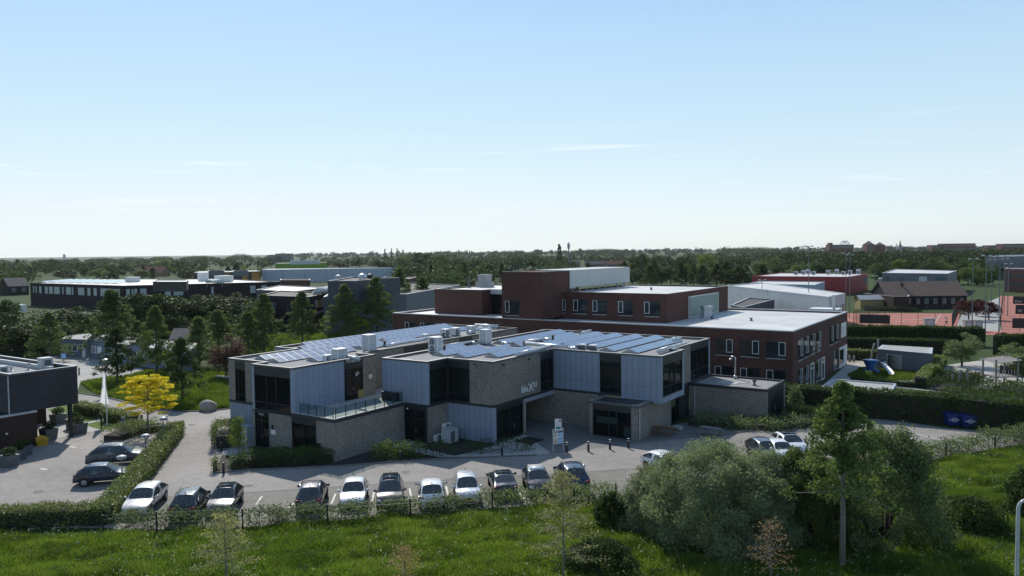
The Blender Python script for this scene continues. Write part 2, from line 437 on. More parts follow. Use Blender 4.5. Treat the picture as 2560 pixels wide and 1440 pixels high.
M['slab'] = paver_mat('concrete_path_slabs', (.42, .41, .385), (.38, .37, .35), R(0), (2.0, 1.0), .1)
M['lot'] = paver_mat('pale_car_park_bricks', (.40, .385, .36), (.34, .33, .31), R(20), (.21, .105), .12)
M['sand'] = pm('play_sand', (.42, .37, .29), .95, var=.15, scale=1)
M['clay'] = pm('red_clay_court', (.40, .15, .11), .95, var=.10, scale=.5)
M['path'] = pm('light_path', (.42, .40, .37), .9, var=.1, scale=1)
M['kerb'] = pm('concrete_kerb', (.17, .165, .155), .9, var=.2)
M['line'] = pm('white_road_paint', (.62, .62, .60), .7, var=.25, scale=6)

g = MB(); q0 = 350
def ring(r): return [(-r, -r + 60, 0), (r, -r + 60, 0), (r, r + 60, 0), (-r, r + 60, 0)]
for i in range(-7, 7):
    for j in range(-7, 7):
        g.face([(i * 50, 60 + j * 50, 0), (i * 50 + 50, 60 + j * 50, 0), (i * 50 + 50, 110 + j * 50, 0), (i * 50, 110 + j * 50, 0)])
for r1 in (1000, 3000, 9000, 30000):
    a_, b_ = ring(q0), ring(r1)
    for i in range(4):
        j = (i + 1) % 4
        g.face([b_[i], b_[j], a_[j], a_[i]])
    q0 = r1
tag(g.build('ground', M['ground']), kind='structure')
def sheet(name, mat, pts, z, world_pts=False, cat='structure'):
    b = MB()
    p = [Vector((q[0], q[1], 0)) for q in pts] if world_pts else [at(*q) for q in pts]
    a = sum(p[i].x * p[(i + 1) % len(p)].y - p[(i + 1) % len(p)].x * p[i].y for i in range(len(p)))
    if a < 0: p = p[::-1]
    b.face([(q.x, q.y, z) for q in p])
    return tag(b.build(name, mat), kind='structure')
def kerb(pts, name='kerb', w=.14, h=.12, mat=None, wp=False):
    b = MB()
    p = [Vector((q[0], q[1], 0)) for q in pts] if wp else [at(*q) for q in pts]
    for i in range(len(p) - 1):
        d = p[i + 1] - p[i]
        b.obox((p[i] + p[i + 1]) / 2, d.length - .004, w, h + .0007 * (i % 3), math.atan2(d.y, d.x))
    return tag(b.build(name, mat or M['kerb']), kind='structure')

sheet('meadow', M['meadow'], [(-300, 1330), (275, 1335), (620, 1325), (1010, 1290), (1260, 1270), (1530, 1252), (1720, 1240), (2000, 1205), (2310, 1155), (2560, 1112), (2900, 1060),
      (3400, 1500), (3000, 2200), (-400, 2200), (-900, 1600)], .004)
sheet('paving', M['paver'], [(-420, 1400), (-420, 1010), (95, 1012), (196, 984), (300, 1002), (440, 1030), (576, 1022), (600, 1112), (640, 1130), (845, 1166), (1010, 1107),
      (1235, 1115), (1314, 1086), (1306, 1042), (1480, 1055), (1680, 1062), (1760, 1050), (1925, 1080), (2000, 1052), (2170, 1043), (2380, 1072), (2560, 1085), (3000, 1095), (3000, 1150),
      (2560, 1108), (2300, 1158), (2000, 1212), (1700, 1245), (1530, 1251), (1260, 1268), (1010, 1287), (830, 1303), (615, 1318), (300, 1325), (275, 1320), (0, 1320)], .010)
# parking bays along the road
sheet('parking_bay', M['paver2'], [(300, 1322), (415, 1240), (600, 1232), (745, 1223), (900, 1212), (1060, 1203), (1210, 1192), (1385, 1185), (1570, 1172), (1560, 1247), (1260, 1266), (1010, 1285), (830, 1301), (615, 1316)], .014)
sheet('parking_bay', M['paver3'], [(1565, 1172), (1700, 1160), (1900, 1150), (2310, 1100), (2450, 1075), (2700, 1088), (2700, 1118), (2560, 1109), (2300, 1156), (2000, 1210), (1700, 1243), (1562, 1247)], .018)
sheet('plaza', M['shadedarkpaver'], [(1314, 1086), (1306, 1044), (1480, 1056), (1680, 1062), (1760, 1052), (1850, 1085), (1700, 1098), (1560, 1113), (1400, 1132), (1375, 1135)], .014)  # same paving as around it, its shade painted in with a darker colour
sheet('planting_bed', M['mulch'], [(535, 1182), (600, 1176), (850, 1165), (1010, 1152), (1200, 1143), (1340, 1136), (1240, 1108), (1120, 1098), (1015, 1101), (850, 1149), (680, 1122), (560, 1128)], .022)
sheet('path', M['slab'], [(1236, 1112), (1312, 1086), (1377, 1134), (1343, 1138)], .028)
sheet('path', M['slab'], [(972, 1118), (1015, 1102), (1066, 1111), (1046, 1119), (1135, 1140), (1160, 1136), (1240, 1113), (1343, 1138), (1100, 1144)], .032)
sheet('path', M['slab'], [(545, 1135), (575, 1122), (690, 1128), (650, 1140), (585, 1142)], .030)
kerb([(533, 1184), (600, 1177.5), (850, 1167), (1010, 1154), (1200, 1145), (1342, 1139)])
kerb([(1700, 1098), (1800, 1088), (1860, 1080), (1960, 1072), (2040, 1066)])
for (a, b_) in (((640, 1262), (655, 1241)), ((735, 1262), (750, 1240)), ((828, 1262), (839, 1235)), ((930, 1254), (936, 1226)), ((1029, 1250), (1024, 1222)), ((1122, 1246), (1115, 1216)), ((705, 1285), (735, 1258)), ((1310, 1248), (1290, 1220))):
    p, q = at(*a), at(*b_); d = q - p
    m_ = MB(); m_.obox(((p + q) / 2) + Vector((0, 0, .019)), d.length, .12, .003, math.atan2(d.y, d.x)); tag(m_.build('road_marking', M['line']), kind='structure')
for pts in ([(2290, 1085), (2420, 1118)], [(2390, 1082), (2480, 1102)], [(2230, 1092), (2330, 1140)], [(2140, 1105), (2240, 1150)]):
    p, q = at(*pts[0]), at(*pts[1]); d = q - p
    m_ = MB(); m_.obox(((p + q) / 2) + Vector((0, 0, .022)), d.length, .11, .003, math.atan2(d.y, d.x)); tag(m_.build('road_marking', M['line']), kind='structure')
for px, py in ((182, 1118), (109, 1173)):
    p = at(px, py); m_ = MB(); m_.obox(p + Vector((0, 0, .014)), .75, .22, .003, R(10)); tag(m_.build('road_marking', M['line']), kind='structure')
p_ = [at(*q) for q in ((600, 1233), (745, 1224), (900, 1213), (1060, 1204), (1210, 1193), (1385, 1186), (1568, 1173))]
b = MB()
for i in range(len(p_) - 1):
    d = p_[i + 1] - p_[i]; b.obox((p_[i] + p_[i + 1]) / 2 + Vector((0, 0, .0195)), d.length, .22, .003 + .0004 * (i % 2), math.atan2(d.y, d.x))
tag(b.build('paving_strip', M['shadedarkpaver']), kind='structure')
for px, py in ((480, 1062), (620, 1215), (1015, 1180), (1420, 1160), (95, 1230), (560, 1056)):
    p = at(px, py); b = MB(); b.lathe((p.x, p.y, .0195), [(.34, 0), (.34, .004)], 14); tag(b.build('manhole_cover', M['kerb']), kind='structure')
# left entrance court: lawns and slabs
sheet('lawn', M['lawn'], [(118, 1024), (190, 1006), (270, 1040), (205, 1060), (175, 1056)], .016)
sheet('lawn', M['lawn'], [(208, 1060), (262, 1048), (345, 1062), (250, 1076)], .020)
sheet('path', M['slab'], [(95, 1062), (118, 1052), (178, 1054), (255, 1076), (190, 1086), (122, 1100), (95, 1098)], .024)
sheet('path', M['slab'], [(204, 1060), (262, 1044), (266, 1049), (214, 1061)], .029)
# road strip kerbs and the upper-left car park
kerb([(197, 984.5), (245, 990), (300, 1003), (375, 1020), (440, 1030), (520, 1029), (576, 1022.5)])
sheet('car_park', M['lot'], [(-500, 905), (-500, 875), (30, 878), (150, 884), (260, 892), (345, 903), (362, 911), (310, 918), (352, 920), (362, 926), (300, 943), (200, 958), (190, 990), (95, 1012), (-300, 1000)], .009)
sheet('path', M['path'], [(580, 836), (640, 826), (700, 826), (690, 832)], .009)
for (a, b_) in (((150, 905), (250, 893)), ((170, 920), (285, 902)), ((200, 930), (300, 909)), ((215, 941), (315, 917))):
    p, q = at(*a), at(*b_); d = q - p
    m_ = MB(); m_.obox(((p + q) / 2) + Vector((0, 0, .012)), d.length, .12, .003, math.atan2(d.y, d.x)); tag(m_.build('road_marking', M['line']), kind='structure')
# playground, tennis courts
sheet('playground', M['path'], [(2060, 960), (2115, 914), (2120, 903), (2200, 907), (2330, 922), (2350, 915), (2420, 905), (2560, 890), (2700, 895), (2700, 1010), (2560, 1000), (2300, 975), (2150, 958)], .009)
sheet('sandpit', M['sand'], [(2113, 899), (2195, 904), (2195, 912), (2113, 912)], .014)
sheet('lawn', M['lawn'], [(2118, 938), (2150, 920), (2190, 915), (2240, 920), (2300, 932), (2290, 950), (2200, 952), (2130, 948)], .014)
sheet('clay_path', M['clay'], [(2090, 815), (2600, 828), (2900, 835), (2900, 848), (2560, 840), (2090, 826)], .008)
sheet('tennis_court', M['clay'], [(2085, 802), (2120, 783), (2400, 783), (2392, 822), (2120, 817)], .012)
sheet('tennis_court', M['clay'], [(2505, 829), (2500, 740), (2700, 742), (2900, 840)], .013)
sheet('path', M['concrete'], [(2385, 826), (2405, 785), (2500, 742), (2503, 828)], .011)
for a, b_ in (((2180, 812), (2390, 788)), ((2220, 790), (2210, 815)), ((2330, 820), (2352, 785)), ((2140, 787), (2395, 787))):
    p, q = at(*a), at(*b_); d = q - p
    m_ = MB(); m_.obox(((p + q) / 2) + Vector((0, 0, .016)), d.length, .12, .003, math.atan2(d.y, d.x)); tag(m_.build('court_marking', M['line']), kind='structure')
# ---------------------------------------------------------------- wall tools
def wmap(side, c):                        # (along, outwards, up) on a wall face -> world
    if side == 'S': return lambda a, d, z: (a, c - d, z)
    if side == 'N': return lambda a, d, z: (a, c + d, z)
    if side == 'E': return lambda a, d, z: (c + d, a, z)
    return lambda a, d, z: (c - d, a, z)
def wbox(b, side, c, a0, a1, d0, d1, z0, z1, m=None):
    f = wmap(side, c); p, q = f(a0, d0, z0), f(a1, d1, z1)
    b.box(min(p[0], q[0]), max(p[0], q[0]), min(p[1], q[1]), max(p[1], q[1]), z0, z1, m)
def slab(root, name, mat, segs, z0, z1, t=.3):    # one part per run of wall: (side, c, a0, a1)
    for s in segs:
        part(name, mat, root, lambda b: wbox(b, s[0], s[1], s[2], s[3], -t, 0, z0, z1))
def window(root, side, c, a0, a1, z0, z1, mull=(), trans=(), fw=.07, glass='glass', inset=.06, head=0.0, name='window', frame='frame', blind=0, depth=.14):
    zt = z1 - head
    def fr(b):
        wbox(b, side, c, a0, a0 + fw, -inset - depth, -inset + .05, z0, zt); wbox(b, side, c, a1 - fw, a1, -inset - depth, -inset + .05, z0, zt)
        wbox(b, side, c, a0 + fw, a1 - fw, -inset - depth, -inset + .05, z0, z0 + fw); wbox(b, side, c, a0 + fw, a1 - fw, -inset - depth, -inset + .05, zt - fw, zt)
        for k in mull:
            a = a0 + (a1 - a0) * k; wbox(b, side, c, a - fw * .45, a + fw * .45, -inset - .09, -inset + .045, z0 + fw, zt - fw)
        for k in trans:
            z = z0 + (zt - z0) * k; wbox(b, side, c, a0 + fw, a1 - fw, -inset - .085, -inset + .04, z - fw * .4, z + fw * .4)
        if head: wbox(b, side, c, a0, a1, -.2, -.02, zt, z1)
    w = part(name, M[frame], root, fr)
    part('pane', M[glass], w, lambda b: wbox(b, side, c, a0 + fw * .5, a1 - fw * .5, -inset - .05, -inset - .035, z0 + fw * .5, zt - fw * .5), org=root.location)
    if blind: part('blind', M['blind'], w, lambda b: wbox(b, side, c, a0 + fw, a1 - fw, -inset - .2, -inset - .17, zt - fw - blind, zt - fw), org=root.location)
    return w
def coping(root, poly, z0, z1, mat, wid=.3, over=.03, name='roof_edge'):
    n = len(poly)
    a = sum(poly[i][0] * poly[(i + 1) % n][1] - poly[(i + 1) % n][0] * poly[i][1] for i in range(n))
    P = [Vector((p[0], p[1], 0)) for p in (poly if a > 0 else poly[::-1])]
    def off(d):
        out = []
        for i in range(n):
            e0 = (P[i] - P[i - 1]).normalized(); e1 = (P[(i + 1) % n] - P[i]).normalized()
            n0, n1 = Vector((e0.y, -e0.x, 0)), Vector((e1.y, -e1.x, 0))
            k = (n0 + n1); k = k / max(.2, (1 + n0.dot(n1)))
            out.append(P[i] + k * d)
        return out
    O, I = off(over), off(over - wid)
    def fn(b):
        for i in range(n):
            j = (i + 1) % n
            o0, o1, i0, i1 = O[i], O[j], I[i], I[j]
            up = lambda v, z: (v.x, v.y, z)
            b.face([up(o0, z0), up(o1, z0), up(o1, z1), up(o0, z1)], 0)
            b.face([up(o0, z1), up(o1, z1), up(i1, z1), up(i0, z1)], 1)
            b.face([up(i1, z0), up(i0, z0), up(i0, z1), up(i1, z1)], 0)
            b.face([up(o1, z0), up(o0, z0), up(i0, z0), up(i1, z0)], 0)
    return part(name, mat, root, fn)
def flat(root, name, mat, poly, z0, z1):
    return part(name, mat, root, lambda b: b.prism(poly, z0, z1))
def text_part(name, txt, root, pos, size, ax, up, mat, depth=.03, sx=1.0, align='LEFT', bold=0.0):
    cu = bpy.data.curves.new(name, 'FONT'); cu.body = txt; cu.size = size; cu.extrude = depth; cu.align_x = align; cu.resolution_u = 2
    cu.offset = bold
    t = bpy.data.objects.new('tmp', cu); COL.objects.link(t)
    bpy.context.view_layer.update()
    me = bpy.data.meshes.new_from_object(t.evaluated_get(bpy.context.evaluated_depsgraph_get()))
    bpy.data.objects.remove(t); bpy.data.curves.remove(cu)
    ax, up = Vector(ax), Vector(up); nz = ax.cross(up)
    mm = Matrix((ax * sx, up, nz)).transposed().to_4x4(); mm.translation = Vector(pos) - (root.location if root is not None and root.parent is None else Vector(ORG))
    me.transform(mm); me.name = name; me.materials.clear()
    return link(name, me, root, M[mat])
ORG = (0, 0, 0)
ZB, ZF, ZR, ZT = 3.24, 3.46, 7.20, 7.36   # belt, floor, wall top, coping top

# ---------------------------------------------------------------- the right wing
bx = thing('office_building', 'grey brown brick office building with blue grey cladding and white bloX21 lettering', 'building', (-39.1, 55.5, 0))
slab(bx, 'brick_wall', M['brick'], [('S', 55.5, -41.7, -39.1), ('E', -39.1, 55.8, 63.4), ('E', -28.85, 71.5, 76.2), ('N', 82.0, -49.65, -28.85), ('W', -49.65, 52.95, 81.7)], ZF, ZR)
slab(bx, 'cladding_panel', M['panel'], [('S', 52.65, -49.65, -44.45)], ZF, ZR)
slab(bx, 'cladding_panel', M['panel'], [('S', 65.9, -39.1, -34.0)], ZF, ZR)
slab(bx, 'cladding_panel', M['panel'], [('S', 65.9, -31.72, -27.7)], 2.95, ZR)
part('cladding_trim', M['panelplain'], bx, lambda b: (b.box(-44.45, -44.25, 52.65, 52.95, ZF, ZR), b.box(-27.98, -27.7, 66.2, 71.2, 2.95, 3.48), b.box(-27.98, -27.7, 71.06, 71.2, 3.48, ZR - .6),
     b.box(-28.85, -27.7, 71.2, 71.5, 2.95, ZR), b.box(-28.99, -28.83, 81.62, 82.0, ZF, ZR)))
flat(bx, 'upper_floor', M['panelplain'], [(-49.4, 52.9), (-44.5, 52.9), (-44.5, 55.75), (-39.35, 55.75), (-39.35, 66.15), (-28.0, 66.15), (-28.0, 71.3), (-29.1, 71.3), (-29.1, 81.75), (-49.4, 81.75)], 3.20, 3.44)
window(bx, 'E', -44.25, 52.97, 55.38, ZF, ZR, (.52,), (.22,), head=.62)
window(bx, 'S', 55.5, -44.13, -41.72, ZF, ZR, (.52,), (.22,), head=.62)
part('corner_post', M['frame'], bx, lambda b: b.box(-44.4, -44.15, 55.4, 55.62, ZF, ZR))
window(bx, 'E', -39.1, 63.42, 65.88, ZF, ZR, (.48,), (.25,), head=.62)
window(bx, 'S', 65.9, -33.98, -31.74, ZF - .02, ZR, (.42,), (.22, .8), head=.62, blind=.18)
window(bx, 'E', -27.7, 66.22, 71.04, 3.5, ZR, (.38, .62), (.28,), head=.68)
window(bx, 'E', -28.85, 76.22, 81.6, ZF, ZR, (.35, .65), (.3,), head=.62)
part('belt_course', M['fascia'], bx, lambda b: [wbox(b, *s) for s in (('S', 52.65, -49.65, -44.25, -.3, .01, ZB, ZF - .01), ('E', -44.25, 52.98, 55.46, -.3, .012, ZB, ZF - .012), ('S', 55.5, -44.2, -39.1, -.3, .014, ZB, ZF - .014),
     ('E', -39.1, 55.83, 65.86, -.3, .016, ZB, ZF - .008), ('S', 65.9, -39.05, -31.75, -.3, .014, ZB, ZF - .02), ('E', -28.85, 71.55, 81.95, -.3, .012, ZB, ZF - .01))])
rp = [(-49.65, 52.65), (-44.25, 52.65), (-44.25, 55.5), (-39.1, 55.5), (-39.1, 65.9), (-27.7, 65.9), (-27.7, 71.5), (-28.85, 71.5), (-28.85, 82.0), (-49.65, 82.0)]
def inset(poly, d):
    out = []; n = len(poly)
    for i in range(n):
        p0, p1, p2 = Vector(poly[i - 1]), Vector(poly[i]), Vector(poly[(i + 1) % n])
        e0, e1 = (p1 - p0).normalized(), (p2 - p1).normalized()
        n0, n1 = Vector((-e0.y, e0.x)), Vector((-e1.y, e1.x)); k = n0 + n1; k = k / max(.2, 1 + n0.dot(n1))
        out.append(tuple(p1 + k * d))
    return out
flat(bx, 'roof', M['gravel'], inset(rp, .28), 6.9, 7.12)
coping(bx, rp, ZR, ZT, [M['darkcoping'], M['coping']], .3, .03)
part('roof_slab', M['tile'], bx, lambda b: (b.box(-49.0, -47.4, 53.1, 54.6, 7.125, 7.15), b.box(-46.9, -44.9, 53.0, 54.0, 7.125, 7.15), b.box(-40.7, -39.5, 55.9, 56.6, 7.125, 7.15), b.box(-29.6, -28.1, 66.3, 67.4, 7.125, 7.15)))
# ground floor
slab(bx, 'brick_wall', M['brick'], [('E', -44.35, 52.75, 55.5), ('E', -39.06, 60.22, 60.5), ('S', 65.9, -46.5, -34.15), ('S', 63.05, -33.6, -33.28), ('S', 63.05, -29.4, -28.75), ('E', -28.75, 63.35, 70.75), ('W', -33.6, 63.35, 65.9), ('W', -46.9, 60.8, 65.9)], 0, ZB - .02)
slab(bx, 'cladding_panel', M['panel'], [('S', 55.53, -44.35, -39.2)], .05, ZB - .02)
part('cladding_trim', M['panelplain'], bx, lambda b: (b.box(-39.2, -39.06, 55.53, 55.83, .05, ZB - .02), b.box(-39.36, -39.08, 60.5, 65.9, 2.86, ZB - .01)))
w = window(bx, 'S', 52.45, -46.83, -44.37, .02, ZB, (.5,), (.72,), head=.25, name='door', glass='darkglass')
part('handle', M['steel'], w, lambda b: wbox(b, 'S', 52.45, -45.5, -45.46, .0, .05, .95, 1.25), org=bx.location)
w = window(bx, 'E', -39.06, 55.85, 60.2, .05, ZB, (.44, .66), (), head=.32, name='entrance_window')
part('handle', M['steel'], w, lambda b: wbox(b, 'E', -39.06, 58.62, 58.66, .0, .05, .95, 1.3), org=bx.location)
window(bx, 'S', 65.9, -34.13, -33.62, .02, ZB, (), (.72,), name='door', glass='darkglass')
window(bx, 'S', 63.05, -33.26, -29.42, .05, 2.98, (.42, .62), (), head=.5, glass='glass', blind=.0)
part('window_screen', M['blind'], bx, lambda b: (b.box(-33.1, -30.9, 63.5, 63.53, 1.15, 1.75), b.box(-30.3, -29.5, 63.4, 63.43, .1, 1.05)))
window(bx, 'E', -28.75, 70.77, 72.9, .05, 3.2, (.7,), (.5,), glass='glass')
slab(bx, 'cladding_panel', M['fascia'], [('E', -28.78, 72.92, 75.6)], .02, ZB - .02)
part('pavilion_roof', M['bitumen'], bx, lambda b: b.box(-33.72, -28.62, 62.95, 65.9, 3.0, 3.08))
coping(bx, [(-33.72, 62.95), (-28.62, 62.95), (-28.62, 65.88), (-33.72, 65.88)], 2.99, 3.18, [M['darkcoping'], M['coping']], .12, .01)
flat(bx, 'ground_floor', M['floor'], [(-46.7, 52.8), (-44.6, 52.8), (-44.6, 55.8), (-39.2, 55.8), (-39.2, 60.3), (-46.7, 60.3)], .02, .06)
part('inner_wall', M['interior'], bx, lambda b: (b.box(-46.0, -43.0, 57.6, 57.9, 3.45, 6.9), b.box(-46.1, -45.9, 53.5, 57.6, 3.45, 6.9), b.box(-41.5, -41.3, 62, 65, 3.45, 6.9), b.box(-36, -31.2, 68.5, 68.7, 3.45, 6.9),
     b.box(-31.2, -31.0, 67, 73, 3.45, 6.9), b.box(-32.4, -32.2, 74, 81, 3.45, 6.9), b.box(-41.5, -41.3, 55.9, 60.1, .06, 3.2), b.box(-46.4, -39.1, 60.5, 60.7, .06, 3.2), b.box(-31.4, -31.2, 66.3, 75, .06, 3.2), b.box(-33.2, -29.2, 66.0, 66.05, 2.0, 2.9)))
part('downpipe', M['lightgrey'], bx, lambda b: (b.tube([(-28.66, 63.25, .1), (-28.66, 63.25, 2.95)], .05, 8)))
part('wall_lamp', M['white'], bx, lambda b: (b.lathe((-46.4, 52.36, 2.93), [(0, 0), (.09, .02), (.09, .12), (0, .14)], 8)))
def spout(b):
    for x, y, dx in ((-38.98, 61.2, .1), (-38.98, 57.0, .1)):
        b.tube([(x - .1, y, 6.9), (x + dx, y, 6.9)], .07, 8)
    b.tube([(-41.0, 55.6, 6.98), (-41.0, 55.38, 6.98)], .07, 8)
part('overflow_spout', M['black'], bx, spout)
p0, p1 = onX(1303, 980, -39.1), onX(1324, 960, -39.1)
text_part('lettering', 'blo', bx, (-39.06, p0.y, onX(1304, 982.5, -39.1).z), .92, (0, 1, 0), (0, 0, 1), 'white', .03, .98, bold=.008)
text_part('lettering', 'X', bx, (-39.06, onX(1320, 970, -39.1).y, onX(1323, 979, -39.1).z), 1.16, (0, 1, 0), (0, 0, 1), 'white', .03, 1.1, bold=.008)
text_part('lettering', '21', bx, (-39.06, onX(1332.5, 970, -39.1).y, onX(1333, 968, -39.1).z), .68, (0, 1, 0), (0, 0, 1), 'white', .03, 1.08, bold=.004)

# ---------------------------------------------------------------- the left wing
lw = thing('office_building', 'office building with glass railed roof terrace and PCP-GROEP sign over its door', 'building', (-51.9, 44, 0))
Yd = lambda px: onX(px, 880, -53.9).y
Yq = [onX(px, py, -53.9).y for px, py in ((898, 885), (921, 885), (1009, 868), (1085, 858), (1148, 845), (1181, 840), (1228, 832), (1234, 831))]
slab(lw, 'brick_wall', M['brick'], [('S', 45.4, -62.35, -61.42), ('S', 45.4, -59.9, -57.2), ('E', -51.9, 52.47, 54.1), ('N', 54.1, -53.6, -52.2), ('E', -53.9, Yq[1], Yq[2]), ('E', -53.9, Yq[3], Yq[4]), ('E', -53.9, Yq[5], 81.7),
     ('N', 82.0, -65.5, -53.9), ('W', -65.5, 53.7, 81.7)], ZF, ZR)
slab(lw, 'cladding_panel', M['panel'], [('E', -51.9, 44.3, 50.05)], ZF - .1, ZR)
slab(lw, 'cladding_panel', M['panel'], [('S', 53.4, -65.5, -62.35), ('W', -62.35, 45.7, 53.4), ('W', -57.15, 44.3, 45.4)], ZF, ZR)
part('cladding_trim', M['panelplain'], lw, lambda b: (b.box(-57.15, -56.87, 44.0, 44.3, ZB - .05, ZR), b.box(-52.1, -51.9, 44.0, 44.3, ZF - .12, ZR)))
window(lw, 'S', 45.4, -61.4, -59.92, ZF - .1, ZR, (.3,), (.2,), head=.7, blind=.2)
window(lw, 'S', 44.0, -56.85, -52.12, ZF - .1, ZR, (.34, .6), (.22,), head=.72, blind=.28, glass='darkglass')
w = window(lw, 'E', -51.9, 50.07, 52.45, ZF, ZR, (.52,), (.8,), head=.75, name='door', glass='darkglass')
part('handle', M['steel'], w, lambda b: wbox(b, 'E', -51.9, 51.1, 51.14, .0, .05, 4.4, 4.6), org=lw.location)
for a, b_ in ((54.1, Yq[1] - .02), (Yq[2] + .02, Yq[3] - .02), (Yq[4] + .02, Yq[5] - .02)):
    window(lw, 'E', -53.9, a, b_, ZF, ZR, (.5,), (), head=.8, glass='darkglass')
part('belt_course', M['fascia'], lw, lambda b: [wbox(b, *s) for s in (('S', 45.4, -62.35, -57.17, -.3, .03, ZB, ZF - .01), ('S', 44.0, -57.1, -51.95, -.3, .05, ZB - .04, ZF - .13), ('E', -53.9, 54.2, 81.9, -.3, .012, ZB, ZF - .01))])
lp = [(-62.35, 45.4), (-57.15, 45.4), (-57.15, 44.0), (-51.9, 44.0), (-51.9, 54.1), (-53.9, 54.1), (-53.9, 82.0), (-65.5, 82.0), (-65.5, 53.4), (-62.35, 53.4)]
flat(lw, 'roof', M['gravel'], inset(lp, .28), 6.9, 7.12)
coping(lw, lp, ZR, ZT, [M['darkcoping'], M['darkcoping']], .3, .03)
part('roof_slab', M['tile'], lw, lambda b: (b.box(-53.2, -52.2, 44.4, 45.4, 7.125, 7.15), b.box(-52.9, -52.2, 51.5, 53.6, 7.125, 7.15)))
# ground floor and terrace
slab(lw, 'cladding_panel', M['panel'], [('S', 45.43, -62.3, -57.25)], .05, ZB - .02)
slab(lw, 'brick_wall', M['brick'], [('S', 43.95, -57.2, -56.85), ('S', 43.95, -54.93, -52.02), ('S', 43.95, -48.98, -46.85), ('E', -46.85, 44.25, 52.45), ('W', -62.3, 45.73, 53.4), ('W', -57.2, 44.25, 45.4)], 0.03, ZB - .02)
w = window(lw, 'S', 43.95, -56.83, -54.95, .03, ZB - .06, (.5,), (.74,), name='door', glass='darkglass')
part('handle', M['steel'], w, lambda b: wbox(b, 'S', 43.95, -55.85, -55.82, .0, .05, .95, 1.25), org=lw.location)
window(lw, 'S', 43.95, -52.0, -49.0, .03, ZB - .04, (.5,), (.16,), head=.45, blind=0)
tp = [(-51.95, 43.88), (-46.78, 43.88), (-46.78, 52.62), (-49.68, 52.62), (-49.68, 82), (-53.88, 82), (-53.88, 54.15), (-51.85, 54.15), (-51.88, 44.02)]
flat(lw, 'terrace_deck', M['tile'], [(-51.88, 44.02), (-46.85, 44.02), (-46.85, 52.6), (-49.7, 52.6), (-49.7, 82), (-53.85, 82), (-53.85, 54.2), (-51.86, 54.2)], 3.3, 3.50)
part('terrace_edge', [M['fascia'], M['coping']], lw, lambda b: (b.box(-51.95, -46.78, 43.88, 44.02, 3.23, 3.53, 0), b.box(-46.85, -46.76, 44.02, 52.44, 3.23, 3.53, 0), b.box(-51.93, -46.80, 43.90, 44.0, 3.531, 3.545, 1), b.box(-46.84, -46.78, 44.01, 52.4, 3.531, 3.546, 1)))
part('inner_wall', M['interior'], lw, lambda b: (b.box(-61.5, -52.4, 49.5, 49.7, 3.46, 6.9), b.box(-54.4, -54.2, 49.7, 53.6, 3.46, 6.9), b.box(-56.5, -47.2, 47.0, 47.2, .05, 3.1), b.box(-56, -55.8, 55, 81, 3.46, 6.9)))
flat(lw, 'upper_floor', M['floor'], inset(lp, .31), 3.25, 3.45)
text_part('sign_lettering', 'PCP-GROEP', lw, (-51.84, onX(865, 900, -51.9).y, onX(866, 907.5, -51.9).z), .50, (0, 1, 0), (0, 0, 1), 'white', .012, .54)
text_part('sign_lettering', '6P', lw, (-51.80, onX(886.5, 936, -51.9).y, onX(887, 940.5, -51.9).z), .56, (0, 1, 0), (0, 0, 1), 'white', .006, .80)
text_part('sign_lettering', 'ACADEMIE', lw, (-53.82, onX(899, 885, -53.9).y, onX(899, 886.2, -53.9).z), .30, (0, 1, 0), (0, 0, 1), 'white', .012, .80)
text_part('sign_lettering', 'lounge', lw, (onY(646, 1034, 43.9).x, 43.9, onY(646, 1036, 43.9).z), .3, (1, 0, 0), (0, 0, 1), 'lightgrey', .008, .9)
part('wall_lamp', M['offwhite'], lw, lambda b: b.tube([(-51.9, 53.3, 5.35), (-51.75, 53.3, 5.35)], .24, 12))
part('name_plate', M['white'], lw, lambda b: wbox(b, 'S', 43.95, onY(678, 1082, 43.95).x, onY(689, 1086, 43.95).x, 0, .03, 1.38, 1.78))
part('letter_box', M['black'], lw, lambda b: (wbox(b, 'S', 43.95, onY(680.5, 1075, 43.95).x, onY(684, 1075, 43.95).x, 0, .1, 1.85, 2.2), wbox(b, 'S', 43.95, onY(795, 1117, 43.95).x, onY(801, 1117, 43.95).x, 0, .2, .95, 1.35)))

# glass balustrade of the terrace
ba = thing('glass_balustrade', 'glass balustrade with dark posts along the terrace edge', 'balustrade', (-46.95, 44.1, 3.55))
for x in np.linspace(-51.0, -47.05, 5): part('post', M['frame'], ba, lambda b: b.box(x - .025, x + .025, 44.03, 44.08, 3.5, 4.5), org=ba.location)
for y in np.linspace(44.2, 52.3, 8): part('post', M['frame'], ba, lambda b: b.box(-46.98, -46.93, y - .025, y + .025, 3.5, 4.5), org=ba.location)
part('pane', M['clearglass'], ba, lambda b: b.box(-51.0, -47.06, 44.05, 44.062, 3.6, 4.45)); part('pane', M['clearglass'], ba, lambda b: b.box(-46.96, -46.948, 44.2, 52.3, 3.6, 4.45))

